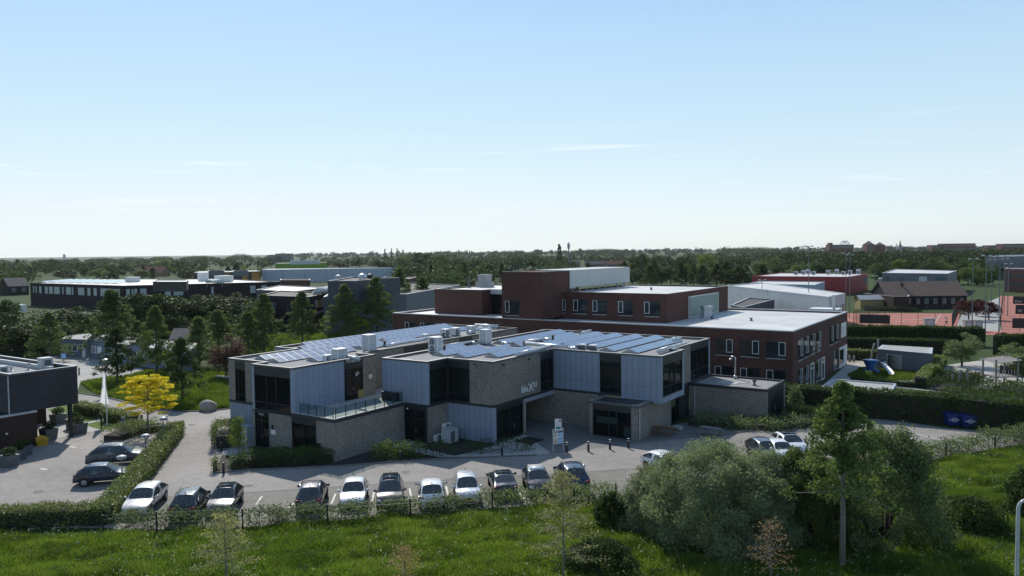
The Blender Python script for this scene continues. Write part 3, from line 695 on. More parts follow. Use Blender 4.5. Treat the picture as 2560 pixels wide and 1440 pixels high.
# ---------------------------------------------------------------- the annex
an = thing('brick_annex', 'low grey brown brick annex with gravel roof and dark double doors', 'building', (-24.9, 75.6, 0))
slab(an, 'brick_wall', M['brick'], [('S', 75.6, -28.75, -20.9), ('N', 81.9, -28.75, -20.9)], .02, 3.15)
slab(an, 'end_wall', M['fascia'], [('E', -20.9, 75.9, 81.6)], .02, 3.15)
d_ = part('door', M['frame'], an, lambda b: (wbox(b, 'E', -20.9, 77.2, 78.35, 0, .05, .05, 2.5), wbox(b, 'E', -20.9, 78.38, 79.5, 0, .052, .05, 2.5)))
part('handle', M['steel'], d_, lambda b: wbox(b, 'E', -20.9, 78.2, 78.26, .05, .1, 1.0, 1.5), org=an.location)
ap = [(-28.75, 75.6), (-20.9, 75.6), (-20.9, 81.9), (-28.75, 81.9)]
flat(an, 'roof', M['gravel'], inset(ap, .2), 3.0, 3.24)
coping(an, ap, 3.15, 3.42, [M['fascia'], M['darkcoping']], .22, .06)
part('downpipe', M['lightgrey'], an, lambda b: (b.tube([(-28.15, 75.53, .05), (-28.15, 75.53, 3.1)], .045, 8), b.tube([(-20.84, 81.75, .05), (-20.84, 81.75, 3.1)], .045, 8)))
part('roof_slab', M['tile'], an, lambda b: (b.box(-26.6, -24.6, 77.6, 79.6, 3.245, 3.28), b.box(-24.6, -23.9, 78.9, 79.8, 3.245, 3.275)))
st = thing('flue_pipe', 'steel flue pipe with hooked top rising from the annex roof', 'flue', tuple(at(1838, 946, 3.27)))
def flue(b):
    zt = 2.1; p = [(0, 0, 0), (0, 0, zt)] + [(-.24 + .24 * math.cos(a), 0, zt + .24 * math.sin(a)) for a in np.linspace(.3, PI, 7)]
    b.tube(p, .09, 10); b.tube([(-.48, 0, zt), (-.5, 0, zt - .16)], [.1, .2], 10); b.lathe((0, 0, 0), [(.2, 0), (.2, .25), (.1, .34)], 10)
part('pipe', M['steel'], st, flue, True, org=(0, 0, 0))
vt = thing('roof_vent', 'small black vent cap on the annex roof', 'vent', tuple(at(1886, 963, 3.26)))
part('cap', M['black'], vt, lambda b: (b.lathe((0, 0, 0), [(.25, 0), (.22, .04), (.09, .06), (.1, .3), (.24, .5), (.24, .53)], 10)), org=(0, 0, 0))
# ---------------------------------------------------------------- solar rows
def solar_mat():
    m, t, b, o = nmat('solar_cells')
    g = _n(t, 'ShaderNodeNewGeometry'); no = _n(t, 'ShaderNodeTexNoise'); no.inputs['Scale'].default_value = 2; no.inputs['Detail'].default_value = 6
    t.links.new(g.outputs['Position'], no.inputs['Vector'])
    r = _n(t, 'ShaderNodeMapRange'); r.inputs[1].default_value = .3; r.inputs[2].default_value = .7; r.inputs[3].default_value = .8; r.inputs[4].default_value = 1.25
    x = _n(t, 'ShaderNodeMixRGB', blend_type='MULTIPLY'); x.inputs[0].default_value = 1; x.inputs[1].default_value = (.12, .165, .24, 1)
    t.links.new(no.outputs[0], r.inputs[0]); t.links.new(r.outputs[0], x.inputs[2]); t.links.new(x.outputs[0], b.inputs['Base Color'])
    b.inputs['Roughness'].default_value = .24; b.inputs['Coat Weight'].default_value = 1; b.inputs['Coat Roughness'].default_value = .08; b.inputs['IOR'].default_value = 1.5; b.inputs['Specular IOR Level'].default_value = .8
    return m
M['solar'] = solar_mat()
M['alu'] = pm('panel_frame_aluminium', (.52, .54, .56), .35, .4, .05)
M['tray'] = pm('panel_back_sheet', (.33, .345, .36), .5, .2, .1)
_pan = {}
def panel_mesh(w, l):
    if (w, l) not in _pan:
        b = MB(); b.box(0, w, .012, l - .012, 0, .035, 1); b.box(.03, w - .03, .06, l - .06, .0355, .038, 0)
        me = bpy.data.meshes.new('solar_panel'); me.from_pydata(b.v, [], b.f); me.polygons.foreach_set('material_index', b.m)
        me.materials.append(M['solar']); me.materials.append(M['alu']); _pan[(w, l)] = me
    return _pan[(w, l)]
def solar_row(xlow, y0, y1, z, label, pl=1.66, group='solar panel rows on the office roofs', pw=1.0):
    n = max(1, round((y1 - y0) / pl)); pl = (y1 - y0) / n
    r = thing('solar_array', label, 'solar panels', (xlow, y0, z), 0, group)
    ht, hb = .40, .07; run = math.sqrt(pw * pw - (ht - hb) ** 2)
    def fn(b):
        xr = -run; xb = -run - .75; e = n * pl
        b.face([(xr, 0, ht - .02), (xr, e, ht - .02), (xb, e, .05), (xb, 0, .05)][::-1])
        b.face([(0, 0, 0), (0, 0, hb), (xr, 0, ht - .02), (xb, 0, .05), (xb, 0, 0)][::-1])
        b.face([(0, e, 0), (0, e, hb), (xr, e, ht - .02), (xb, e, .05), (xb, e, 0)])
        b.face([(0, 0, 0), (0, e, 0), (0, e, hb), (0, 0, hb)], 1); b.face([(xb, 0, 0), (xb, 0, .05), (xb, e, .05), (xb, e, 0)])
    part('mounting_tray', [M['tray'], M['frame']], r, fn, org=(0, 0, 0))
    a = math.atan2(ht - hb, run)
    for i in range(n):
        p = link('solar_panel', panel_mesh(pw, round(pl, 3)), r)
        p.location = (-run, i * pl, ht); p.rotation_euler = (0, a, 0)
    return r
zr = 7.13
RW = [(-30.95, 67.9, 79.5, 'long solar panel row nearest the glass corner of the bloX21 roof'), (-33.5, 68.0, 80.7, 'second long solar panel row from the right edge of the bloX21 roof'),
      (-36.05, 69.3, 80.8, 'long solar panel row starting behind the two small grey condensers'), (-38.6, 68.6, 80.9, 'long solar panel row starting behind the forked duct end'),
      (-41.1, 68.8, 81.0, 'long solar panel row left of the forked duct on the bloX21 roof'), (-43.6, 67.0, 79.2, 'solar panel row behind the bent duct on the bloX21 roof'),
      (-46.3, 68.0, 81.2, 'farthest left long solar panel row along the back parapet of the bloX21 roof'),
      (-40.85, 58.9, 65.4, 'short solar panel row beside the long duct above the bloX21 lettering'), (-43.4, 57.3, 65.4, 'short solar panel row above the glass corner, middle one of three'),
      (-45.95, 57.4, 64.0, 'short solar panel row in front of the tall left fan cabinet'), (-48.35, 60.6, 64.0, 'shortest solar panel row beside the tall left fan cabinet')]
for x, a, b_, l in RW: solar_row(x, a, b_, zr, l)
LW = [(-53.75, 48.7, 52.0, 'pair of solar panels beside the small condenser on the PCP-GROEP roof'), (-56.4, 46.5, 56.2, 'solar panel row nearest the front edge of the PCP-GROEP roof'),
      (-58.95, 47.0, 62.6, 'second solar panel row from the front of the PCP-GROEP roof'), (-61.3, 53.8, 79.0, 'long solar panel row in the middle of the left office roof'),
      (-63.75, 56.3, 80.8, 'long solar panel row at the back edge of the left office roof')]
for x, a, b_, l in LW: solar_row(x, a, b_, zr, l, 1.0 if b_ - a < 60 else 1.66, pw=1.62 if False else 1.0)
solar_row(-58.95, 63.6, 78.5, zr, 'solar panel row behind the grey cabinets on the left office roof', 1.0)
solar_row(-56.4, 57.4, 66.0, zr, 'solar panel row behind the tall cabinet on the PCP-GROEP roof', 1.0)

# ---------------------------------------------------------------- roof plant
def cabinet(px0, px1, yb, yt, depth, label, z=7.13, fan=0, slats=True, name='ventilation_unit', cat='ventilation unit', face='E', group='air units on the office roofs'):
    p0, p1 = at(px0, yb, z), at(px1, yb, z)
    h = max(.4, zat(p0, yt) - z)
    view = (p1 - p0).length
    w = max(.35, (view - depth * .45) / .88)
    c = (p0 + p1) / 2
    r = thing(name, label, cat, (c.x, c.y, z), 0, group)
    sx, sy = (depth, w) if face == 'E' else (w, depth)
    part('casing', M['casing'], r, lambda b: (b.obox((0, 0, .08), sx, sy, h - .14), b.obox((0, 0, h - .06), sx + .05, sy + .05, .06)), org=(0, 0, 0))
    part('foot', M['black'], r, lambda b: (b.obox((0, -sy * .35, 0), sx * .9, .08, .08), b.obox((0, sy * .35, 0), sx * .9, .08, .08)), org=(0, 0, 0))
    part('corner_trim', M['white'], r, lambda b: [b.box(x - .035, x + .035, y - .035, y + .035, .1, h - .065) for x in (-sx / 2, sx / 2) for y in (-sy / 2, sy / 2)], org=(0, 0, 0))
    part('lid', M['white'], r, lambda b: b.obox((0, 0, h), sx + .07, sy + .07, .035), org=(0, 0, 0))
    def fr(b):
        if face == 'E':
            for k in range(1, 3): b.box(sx / 2, sx / 2 + .012, -sy / 2 + sy * k / 3 - .02, -sy / 2 + sy * k / 3 + .02, .1, h - .08)
        else:
            for k in range(1, 3): b.box(-sx / 2 + sx * k / 3 - .02, -sx / 2 + sx * k / 3 + .02, -sy / 2 - .012, -sy / 2, .1, h - .08)
    if fan:
        def fg(b):
            n = fan
            for i in range(n):
                zc = .1 + (h - .2) * (i + .5) / n; rr = min((h - .2) / n, (sy if face == 'E' else sx)) * .42
                if face == 'E': b.tube([(sx / 2, -sy * .12, zc), (sx / 2 + .03, -sy * .12, zc)], rr, 14)
                else: b.tube([(-sx * .12, -sy / 2, zc), (-sx * .12, -sy / 2 - .03, zc)], rr, 14)
        part('fan_grille', M['grille'], r, fg, org=(0, 0, 0))
        def hub(b):
            for i in range(fan):
                zc = .1 + (h - .2) * (i + .5) / fan
                if face == 'E': b.tube([(sx / 2 + .03, -sy * .12, zc), (sx / 2 + .045, -sy * .12, zc)], .07, 8)
                else: b.tube([(-sx * .12, -sy / 2 - .03, zc), (-sx * .12, -sy / 2 - .045, zc)], .07, 8)
        part('fan_hub', M['offwhite'], r, hub, org=(0, 0, 0))
    elif slats: part('panel_joint', M['white'], r, fr, org=(0, 0, 0))
    return r
cabinet(907, 939, 877, 837, 1.0, 'tall pale ventilation cabinet behind the ACADEMIE sign')
cabinet(831, 867, 899, 872, .8, 'wide pale ventilation cabinet at the edge above the PCP-GROEP sign')
cabinet(807, 829, 904, 888, .4, 'small condenser with round fan left of the wide cabinet above PCP-GROEP', fan=1, name='air_conditioner', cat='air conditioner')
cabinet(1073, 1106, 882, 843, .8, 'tall cabinet with two stacked fans near the left corner of the bloX21 roof', fan=2, face='S', name='air_conditioner', cat='air conditioner')
cabinet(1200, 1228, 860, 824, .9, 'tall pale three panel ventilation cabinet in the middle of the bloX21 roof')
cabinet(1102, 1126, 842, 823, .7, 'condenser with fan, left one of the close pair on the left office roof', fan=1, name='air_conditioner', cat='air conditioner')
cabinet(1126, 1151, 839, 820, .7, 'condenser with fan, right one of the close pair on the left office roof', fan=1, name='air_conditioner', cat='air conditioner')
cabinet(1166, 1189, 834, 815, .8, 'pale ventilation cabinet near the far end of the left office roof')
cabinet(1194, 1207, 827, 818, .6, 'smallest pale ventilation box at the far end of the left office roof')
cabinet(1054, 1072, 845, 836, .5, 'small dark sided box beside the solar panels of the left office roof', slats=False)
for q in ((1447, 1466, 876, 861, 'left of two small grey condensers behind the bloX21 roof edge'), (1473, 1494, 877.5, 863, 'right of two small grey condensers behind the bloX21 roof edge')):
    r = cabinet(q[0], q[1], q[2], q[3], .5, q[4], slats=False, face='S', name='air_conditioner', cat='air conditioner')
    part('grille', M['grille'], r, lambda b: b.box(-.62, .45, -.29, -.252, .12, zat(r.location, q[3]) - 7.13 - .1), org=(0, 0, 0))
def duct(pts, rad, label, z=7.5, mat='galv', end=False, feet=True):
    P = [at(p[0], p[1], p[2] if len(p) > 2 else z) for p in pts]
    r = thing('ventilation_duct', label, 'duct', tuple(P[0]), 0, 'silver ducts on the office roofs')
    Q = []
    for i, p in enumerate(P):
        if 0 < i < len(P) - 1:
            a, b_ = (P[i - 1] - p), (P[i + 1] - p)
            Q += [p + a.normalized() * min(.4, a.length * .4), p + (a.normalized() + b_.normalized()) * .1, p + b_.normalized() * min(.4, b_.length * .4)]
        else: Q.append(p)
    part('pipe', M[mat], r, lambda b: b.tube([q - P[0] for q in Q], rad, 10), True, org=(0, 0, 0))
    def rings(b):
        for i in range(len(P) - 1):
            L = (P[i + 1] - P[i]).length; d = (P[i + 1] - P[i]).normalized()
            for k in range(1, int(L / 1.6) + 1):
                c = P[i] + d * (k * 1.5) - P[0]; b.tube([c, c + d * .05], rad * 1.08, 10)
    if (P[-1] - P[0]).length > 1.7: part('joint_ring', M['lightgrey'], r, rings, org=(0, 0, 0))
    if feet: part('stand', M['lightgrey'], r, lambda b: [b.obox(P[i] - P[0] - Vector((0, 0, P[i].z - 7.13)), .06, .06, max(.05, P[i].z - 7.13 - rad * .5)) for i in (0, -1)], org=(0, 0, 0))
    return r
duct([(970, 864.5), (997, 858), (1044, 851), (1072, 845.5)], .19, 'long silver duct beside the solar panels of the left office roof', 7.4)
duct([(1109, 866), (1200, 852)], .17, 'straight silver duct running to the tall three panel cabinet', 7.45)
duct([(1176, 856.5), (1194, 857.5)], .16, 'short silver duct stub left of the tall three panel cabinet', 7.4)
duct([(1188, 813), (1245, 816)], .22, 'straight silver duct at the far end of the left office roof', 7.5)
duct([(1172, 833), (1180, 826), (1216, 821.5), (1236, 821)], .2, 'bent silver duct in front of the far end cabinet', 7.45)
duct([(1314, 858, 7.6), (1380, 864.5, 7.6), (1422, 866, 7.6)], .19, 'silver duct running right to a cut end by the roof corner', 7.6)
duct([(1380, 865, 7.56), (1291, 886.5, 7.5)], .19, 'silver duct slanting down to the roof edge above the lettering', 7.5)
duct([(1309, 855), (1362, 846.5), (1376, 850)], .16, 'bent silver duct between solar rows on the bloX21 roof', 7.5)
duct([(1454, 833), (1476, 828)], .22, 'short silver duct by the back parapet of the bloX21 roof', 7.6)
duct([(1646, 878), (1714, 857)], .2, 'blue grey duct along the right edge of the bloX21 roof', 7.4)
duct([(1683, 850), (1700, 846)], .22, 'short blue grey duct behind the right end of the solar rows', 7.4)
duct([(868, 892), (898, 897)], .17, 'silver duct from the wide cabinet towards the ACADEMIE sign', 7.4)
duct([(1256, 858), (1261, 855), (1268, 861)], .15, 'small arched silver duct beside the tall three panel cabinet', 7.4, feet=False)
duct([(1427, 874), (1433, 868), (1440, 872)], .2, 'round silver elbow left of the two small condensers', 7.35, feet=False)
for px, py, l in ((1191, 864, 'black vent pipe left of the tall three panel cabinet'), (1311, 868, 'black vent pipe at the start of the forked duct'), (1382, 852, 'black vent pipe at the end of the bent duct'),
                  (1451, 838, 'black vent pipe by the back parapet of the bloX21 roof'), (1111, 878, 'black vent pipe right of the cabinet with two fans'), (961.5, 866, 'black vent pipe on the edge of the left office roof'), (1108, 845, 'black vent pipe in front of the condenser pair'), (1245, 823, 'black vent pipe at the far corner of the left office roof')):
    p = at(px, py, 7.12); r = thing('vent_pipe', l, 'vent pipe', tuple(p), 0, 'black vent pipes on the office roofs')
    part('pipe', M['black'], r, lambda b: b.lathe((0, 0, 0), [(.13, 0), (.13, .5), (.22, .52), (.22, .62)], 10), org=(0, 0, 0))
# wall and ground air units in the recess
def wall_unit(px0, px1, yb, yt, label):
    a, b_ = onX(px0, yb, -44.33), onX(px1, yb, -44.33); zt = onX(px0, yt, -44.33).z
    r = thing('air_conditioner', label, 'air conditioner', (-44.34, a.y, a.z), 0, 'white air conditioners in the recess'); w, h = b_.y - a.y, zt - a.z
    part('casing', M['white'], r, lambda b: b.box(.04, .38, 0, w, 0, h), org=(0, 0, 0))
    part('fan_grille', M['grille'], r, lambda b: b.tube([(.38, w * .45, h / 2), (.4, w * .45, h / 2)], h * .4, 16), org=(0, 0, 0))
    part('fan_hub', M['white'], r, lambda b: b.tube([(.4, w * .45, h / 2), (.415, w * .45, h / 2)], .07, 8), org=(0, 0, 0))
    part('bracket', M['lightgrey'], r, lambda b: (b.box(0, .34, .1, .14, -.05, 0), b.box(0, .34, w - .14, w - .1, -.05, 0)), org=(0, 0, 0))
wall_unit(1104, 1121, 1076, 1059, 'white air conditioner mounted highest on the brick wall of the recess')
wall_unit(1083, 1101, 1107, 1088, 'white air conditioner mounted low on the brick wall next to the door')
p = at(1123, 1106); r = thing('air_conditioner', 'large grey condenser standing on the ground in the recess', 'air conditioner', tuple(p), 0)
part('casing', M['lightgrey'], r, lambda b: (b.box(-.5, .5, -.5, .7, .06, 1.2), b.box(-.53, .53, -.53, .73, 1.2, 1.25)), org=(0, 0, 0))
part('grille', M['grille'], r, lambda b: b.box(.5, .52, -.4, .2, .2, 1.1), org=(0, 0, 0))
part('foot', M['black'], r, lambda b: b.box(-.4, .4, -.4, .6, 0, .06), org=(0, 0, 0))
p = at(615, 1114); r = thing('utility_cabinet', 'pale grey utility cabinet beside the left office entrance', 'cabinet', tuple(p), 0)
part('casing', M['panelplain'], r, lambda b: (b.box(-.6, .75, -.45, .45, .08, 1.75), b.box(-.64, .79, -.49, .49, 1.75, 1.82), b.box(-.62, .77, -.47, .47, 0, .08)), org=(0, 0, 0))
part('door', M['lightgrey'], r, lambda b: (b.box(-.55, .05, -.462, -.45, .2, 1.65), b.box(.1, .7, -.462, -.45, .2, 1.65)), org=(0, 0, 0))
# ---------------------------------------------------------------- red brick school
M['schoolglass'] = pm('school_window_glass', (.022, .028, .032), .05, var=.6, scale=.8, spec=.5)
ZM, ZU, ZW = 7.73, 11.27, 14.2
sc = thing('school_building', 'long dark red brick school with stepped flat roofs and a pale louvred screen', 'building', (-22, 89.9, 0))
slab(sc, 'main_wall', M['redbrick'], [('S', 89.9, -82.3, -22.0), ('N', 121.3, -82.3, -22), ('E', -22.0, 90.2, 121.0), ('W', -82.3, 90.2, 121.0)], 0, ZM - .12)
mp_ = [(-82.3, 89.9), (-22, 89.9), (-22, 121.3), (-82.3, 121.3)]
flat(sc, 'roof', M['whiteroof'], inset(mp_, .25), 7.2, 7.42)
coping(sc, mp_, ZM - .12, ZM, [M['lightgrey'], M['lightgrey']], .35, .03)
up = [(-56.4, 95.35), (-39.3, 95.35), (-39.3, 120.0), (-56.4, 120.0)]
slab(sc, 'upper_wall', M['redbrick'], [('S', 95.35, -55.0, -39.3), ('E', -39.3, 95.65, 119.7), ('N', 120.0, -56.4, -39.3), ('W', -56.4, 95.65, 119.7)], 7.43, ZU - .1)
flat(sc, 'upper_roof', M['whiteroof'], inset(up, .2), 10.8, 11.05)
coping(sc, up, ZU - .1, ZU, [M['redbrick'], M['lightgrey']], .25, .02)
tw = [(-61.7, 89.92), (-55.05, 89.92), (-55.05, 97.5), (-61.7, 97.5)]
part('tower_wall', M['redbrick'], sc, lambda b: b.prism([(-61.68, 89.88), (-55.03, 89.88), (-55.03, 97.48), (-61.68, 97.48)], ZM + .002, ZW - .08))
part('tower_wall', M['redbrick'], sc, lambda b: b.box(-61.68, -55.03, 89.875, 89.9, 0, ZM + .0))
coping(sc, [(-61.68, 89.88), (-55.03, 89.88), (-55.03, 97.48), (-61.68, 97.48)], ZW - .08, ZW, [M['frame'], M['darkcoping']], .3, .02)
part('tower_roof', M['whiteroof'], sc, lambda b: b.box(-61.4, -55.3, 90.2, 97.2, ZW - .2, ZW - .1))
slab(sc, 'upper_wall', M['redbrick'], [('S', 95.1, -78.15, -68.9), ('E', -68.9, 95.4, 97.3), ('W', -78.15, 95.4, 112), ('N', 112.3, -78.15, -61.7)], 7.43, ZU - .08)
lq = [(-78.15, 95.1), (-68.9, 95.1), (-68.9, 97.3), (-61.7, 97.52), (-61.7, 112.3), (-78.15, 112.3)]
flat(sc, 'upper_roof', M['whiteroof'], inset(lq, .2), 10.85, 11.08)
coping(sc, lq, ZU - .08, ZU, [M['darkcoping'], M['lightgrey']], .25, .02)
window(sc, 'S', 97.35, -68.85, -61.75, 7.45, ZU - .75, (.3, .62), (), glass='darkglass')
part('fascia', M['lightgrey'], sc, lambda b: b.box(-68.88, -61.72, 97.3, 97.42, ZU - .74, ZU - .1))
part('louvre_screen', panel_mat('pale_louvre', (.50, .52, .51), .42, 0, (), .5, .05, .88), sc, lambda b: b.box(-60.9, -55.0, 97.5, 117.6, 11.75, ZW + .05))
part('screen_stilt', M['lightgrey'], sc, lambda b: [b.box(-55.2, -55.1, y, y + .12, 11.05, 11.75) for y in np.arange(98.5, 117.5, 2.1)])
def swin(side, c, a0, a1, z0, z1, op, ow=.36, sill=True):     # school window: dark glass, one pale framed opener
    def bars(b):
        for p in ((a0 - .06, a0, z0 - .06, z1 + .06), (a1, a1 + .06, z0 - .06, z1 + .06), (a0, a1, z0 - .06, z0), (a0, a1, z1, z1 + .06)): wbox(b, side, c, p[0], p[1], -.01, .045, p[2], p[3])
    w = part('window', M['frame'], sc, bars)
    part('pane', M['schoolglass'], w, lambda b: wbox(b, side, c, a0, a1, -.01, .012, z0, z1), org=sc.location)
    q0, q1 = (a0, a0 + (a1 - a0) * ow) if op == 'l' else (a1 - (a1 - a0) * ow, a1)
    zo = z0 + (z1 - z0) * .18
    def fr(b):
        for s in ((q0, q0 + .07, zo, z1), (q1 - .07, q1, zo, z1), (q0 + .07, q1 - .07, zo, zo + .07), (q0 + .07, q1 - .07, z1 - .07, z1)):
            wbox(b, side, c, s[0], s[1], .012, .06, s[2], s[3])
    part('opener_frame', M['offwhite'], w, fr, org=sc.location)
    if sill: part('sill', M['lightgrey'], w, lambda b: wbox(b, side, c, a0, a1, .0, .1, z0 - .08, z0 - .01), org=sc.location)
for i, x in enumerate(np.arange(-31, -81, -3.05)):
    if -62.5 < x < -56: continue
    op = 'r' if i < 5 else 'l'
    swin('S', 89.9, x, x + 2.15, 4.5, 6.4, op); swin('S', 89.9, x, x + 2.15, 1.2, 3.15, op if i % 2 else 'l')
for x in (-27.95, -24.95): swin('S', 89.9, x, x + 2.15, 4.5, 6.4, 'r'); swin('S', 89.9, x, x + 2.15, 1.2, 3.15, 'l')
xs = lambda px, Y=95.35: onY(px, 775, Y).x
for a, b_, op in ((1390, 1414, 'r'), (1434, 1467.5, 'l'), (1482, 1517, 'l'), (1546, 1582, 'l'), (1611, 1650, 'l')): swin('S', 95.35, xs(a), xs(b_), 8.25, 10.15, op, .33)
swin('S', 89.875, -61.1, -58.8, 8.15, 10.1, 'l', .3)
for y0, y1 in ((92.0, 94.4), (95.1, 97.2), (98.1, 100.6), (101.5, 103.9), (109.2, 111.4), (112.3, 114.6)):
    swin('E', -22.0, y0, y1, 4.05, 6.45, 'r', .4)
for y0, y1 in ((92.1, 94.3), (95.2, 97.2)): swin('E', -22.0, y0, y1, .9, 2.95, 'r', .4)
for y0, y1 in ((98.2, 99.9), (104.2, 105.9)):
    w = window(sc, 'E', -22.0, y0, y1, .05, 2.95, (), (.78,), fw=.14, frame='white', name='door', inset=-.07, depth=.05, glass='darkglass')
    part('handle', M['steel'], w, lambda b: wbox(b, 'E', -22, y0 + .25, y0 + .3, .05, .1, 1, 1.2), org=sc.location)
swin('E', -22.0, 101.2, 103.4, .3, 2.95, 'r'); swin('E', -22.0, 111.8, 114.2, .4, 2.9, 'l')
part('corner_frame', M['white'], sc, lambda b: (wbox(b, 'E', -22, 115.4, 120.9, .0, .08, .05, .55), wbox(b, 'E', -22, 115.4, 120.9, .0, .08, 2.75, 3.0), wbox(b, 'E', -22, 118.6, 120.9, .0, .08, .55, 2.75)))
window(sc, 'E', -22.0, 115.4, 118.58, .56, 2.74, (), (), fw=.08, frame='white', inset=-.07, depth=.05)
window(sc, 'E', -39.3, 103.0, 115.3, 7.5, 10.5, (.06,), (), fw=.1, frame='white', glass='glass', inset=-.07, depth=.05, name='glazed_wall')
part('sun_screen', pm('green_tinted_screen', (.20, .30, .27), .4, var=.06), sc, lambda b: b.box(-39.29, -39.2, 103.9, 115.2, 7.6, 10.4))
sg = part('sign_board', M['white'], sc, lambda b: wbox(b, 'E', -22, 116.5, 119.9, .02, .1, 4.3, 6.35))
part('sign_mark', M['grille'], sg, lambda b: [wbox(b, 'E', -22, 116.95, 117.3, .1, .105, z, z + .18) for z in (4.95, 5.2, 5.45, 5.7)], org=sc.location)
part('sign_mark', M['lightgrey'], sg, lambda b: [wbox(b, 'E', -22, 117.6, 119.5, .1, .105, z, z + .12) for z in (4.6, 4.95, 5.3, 5.65)], org=sc.location)
for px, py, z, l, h in ((1768, 793, 7.42, 'small black vent on the pale school roof left of centre', .4), (1780, 797, 7.42, 'small black vent nearest the glazed wall on the school roof', .35), (1878, 802, 7.42, 'small vent in the middle of the pale lower school roof', .3), (1773, 716, 11.05, 'dark square vent at the far right of the upper school roof', .6), (1430, 733, 11.05, 'small vent at the front of the upper school roof', .3), (1628, 725, 11.05, 'small vent in the middle of the upper school roof', .3)):
    p = at(px, py, z); r = thing('roof_vent', l, 'vent', tuple(p), 0, 'vents on the school roofs')
    part('cap', M['grille'], r, lambda b: b.lathe((0, 0, 0), [(.3, 0), (.25, .05), (.14, .08), (.14, h), (.24, h + .02), (.22, h + .1)], 8), org=(0, 0, 0))
for px, py, z, l in ((1282, 673, ZW, 'left of three black flue pipes on the red brick tower'), (1288, 672.5, ZW, 'middle of three black flue pipes on the red brick tower'), (1295, 672.5, ZW, 'right of three black flue pipes on the red brick tower')):
    p = at(px, py + 2, z - .1); r = thing('flue_pipe', l, 'flue', tuple(p), 0, 'black flue pipes on the tower')
    part('pipe', M['black'], r, lambda b: b.lathe((0, 0, 0), [(.16, 0), (.16, .9), (.22, .92), (.22, 1.1)], 8), org=(0, 0, 0))
p = at(1766, 795, 7.42); r = thing('roof_cowl', 'flared grey ventilation cowl beside the glazed wall of the school', 'vent', tuple(p))
part('hood', M['lightgrey'], r, lambda b: b.tube([(0, 0, 0), (0, 0, 1.1), (0, 0, 1.5), (0, 0, 1.7)], [1.0, .75, .95, 1.0], 4), org=(0, 0, 0))
p = at(1212, 718, 11.08); r = thing('roof_unit', 'stacked beige ventilation boxes on the left upper school roof', 'ventilation unit', tuple(p))
part('casing', M['concrete'], r, lambda b: (b.box(-1.2, 1.2, -1, 1, 0, .9), b.box(-.9, .9, -.8, .8, .9, 2.0), b.box(-1, 1, -.9, .9, 2.0, 2.15)), org=(0, 0, 0))
p = at(1173, 720, 11.08); r = thing('flue_pipe', 'short dark flue pipe on the left upper school roof', 'flue', tuple(p))
part('pipe', M['grille'], r, lambda b: b.lathe((0, 0, 0), [(.22, 0), (.16, .1), (.16, 1.6), (.25, 1.65), (.2, 1.8)], 8), org=(0, 0, 0))
p = at(2066, 772, 5.4); r = thing('bicycle_shelter', 'white curved roof canopy just behind the right end of the school', 'shelter', (p.x, p.y, 0))
part('roof', M['white'], r, lambda b: b.prism([(-2.8, -2), (2.4, -2), (2.4, 2), (-2.8, 2)], 5.2, 5.5), org=(0, 0, 0))
part('wall', M['blackbrick'], r, lambda b: b.box(-2.5, 2.1, -1.7, 1.7, 0, 5.2), org=(0, 0, 0))
r = thing('chimney', 'slim pale chimney pipe at the far right corner of the school roof', 'chimney', tuple(at(2085, 779, 7.5)))
part('pipe', M['offwhite'], r, lambda b: b.lathe((0, 0, 0), [(.22, 0), (.22, 2.2), (.34, 2.25), (.34, 2.5)], 8), org=(0, 0, 0))
# low flat roof between the hedge and the school
r = thing('storage_block', 'low flat roofed storage block behind the long hedge', 'building', (-16, 93, 0))
sp = [tuple(at(px, py, 2.5).xy) for px, py in ((2052, 968), (2085, 948), (2240, 960), (2225, 985))]
part('wall', M['redbrick'], r, lambda b: b.prism(sp, 0, 2.4)); coping(r, sp, 2.4, 2.55, [M['lightgrey'], M['lightgrey']], .2, .03)
part('roof', M['concrete'], r, lambda b: b.prism(inset(sp if True else sp, .1), 2.405, 2.42))

# ---------------------------------------------------------------- slate grey office at the left edge
lo = thing('office_building', 'slate grey brick office block overhanging its entrance court at the left edge', 'building', (-74.6, 31.9, 0))
slab(lo, 'upper_wall', M['greybrick'], [('E', -74.6, 32.2, 37.45), ('N', 37.75, -96, -74.6)], 3.15, 6.55)
slab(lo, 'upper_wall', M['greybrick'], [('S', 31.9, -96, -74.6)], 3.15, 6.55)
part('soffit', M['fascia'], lo, lambda b: b.box(-95.7, -74.9, 32.2, 37.45, 3.16, 3.3))
uq = [(-96, 31.9), (-74.6, 31.9), (-74.6, 37.75), (-96, 37.75)]
flat(lo, 'upper_roof', M['gravel'], inset(uq, .3), 6.0, 6.2)
coping(lo, uq, 6.55, 6.72, [M['darkcoping'], M['lightgrey']], .3, .03)
part('roof_upstand', M['lightgrey'], lo, lambda b: b.box(-95.5, -77.0, 36.5, 36.8, 6.21, 6.6))
lq2 = [(-100, 18), (-74.18, 18), (-74.18, 33.84), (-100, 33.84)]
slab(lo, 'lower_wall', M['brownbrick'], [('E', -74.18, 18.3, 33.84), ('N', 33.84, -83.7, -74.48), ('E', -83.7, 33.9, 34.9), ('E', -83.7, 37.9, 39.1)], 0, 3.05)
window(lo, 'E', -83.7, 34.92, 37.88, .02, 3.05, (.5,), (.75,), glass='darkglass')
part('lower_roof', M['bitumen'], lo, lambda b: (b.box(-99, -74.4, 18.2, 31.88, 2.85, 2.95), b.box(-83.4, -74.4, 31.88, 33.6, 2.852, 2.953)))
part('roof_edge', M['lightgrey'], lo, lambda b: (b.box(-74.5, -74.14, 18, 33.88, 3.05, 3.2), b.box(-83.6, -74.5, 33.55, 33.88, 3.052, 3.198)))
part('column', M['frame'], lo, lambda b: b.box(-75.25, -74.95, 37.05, 37.35, 0, 3.16))
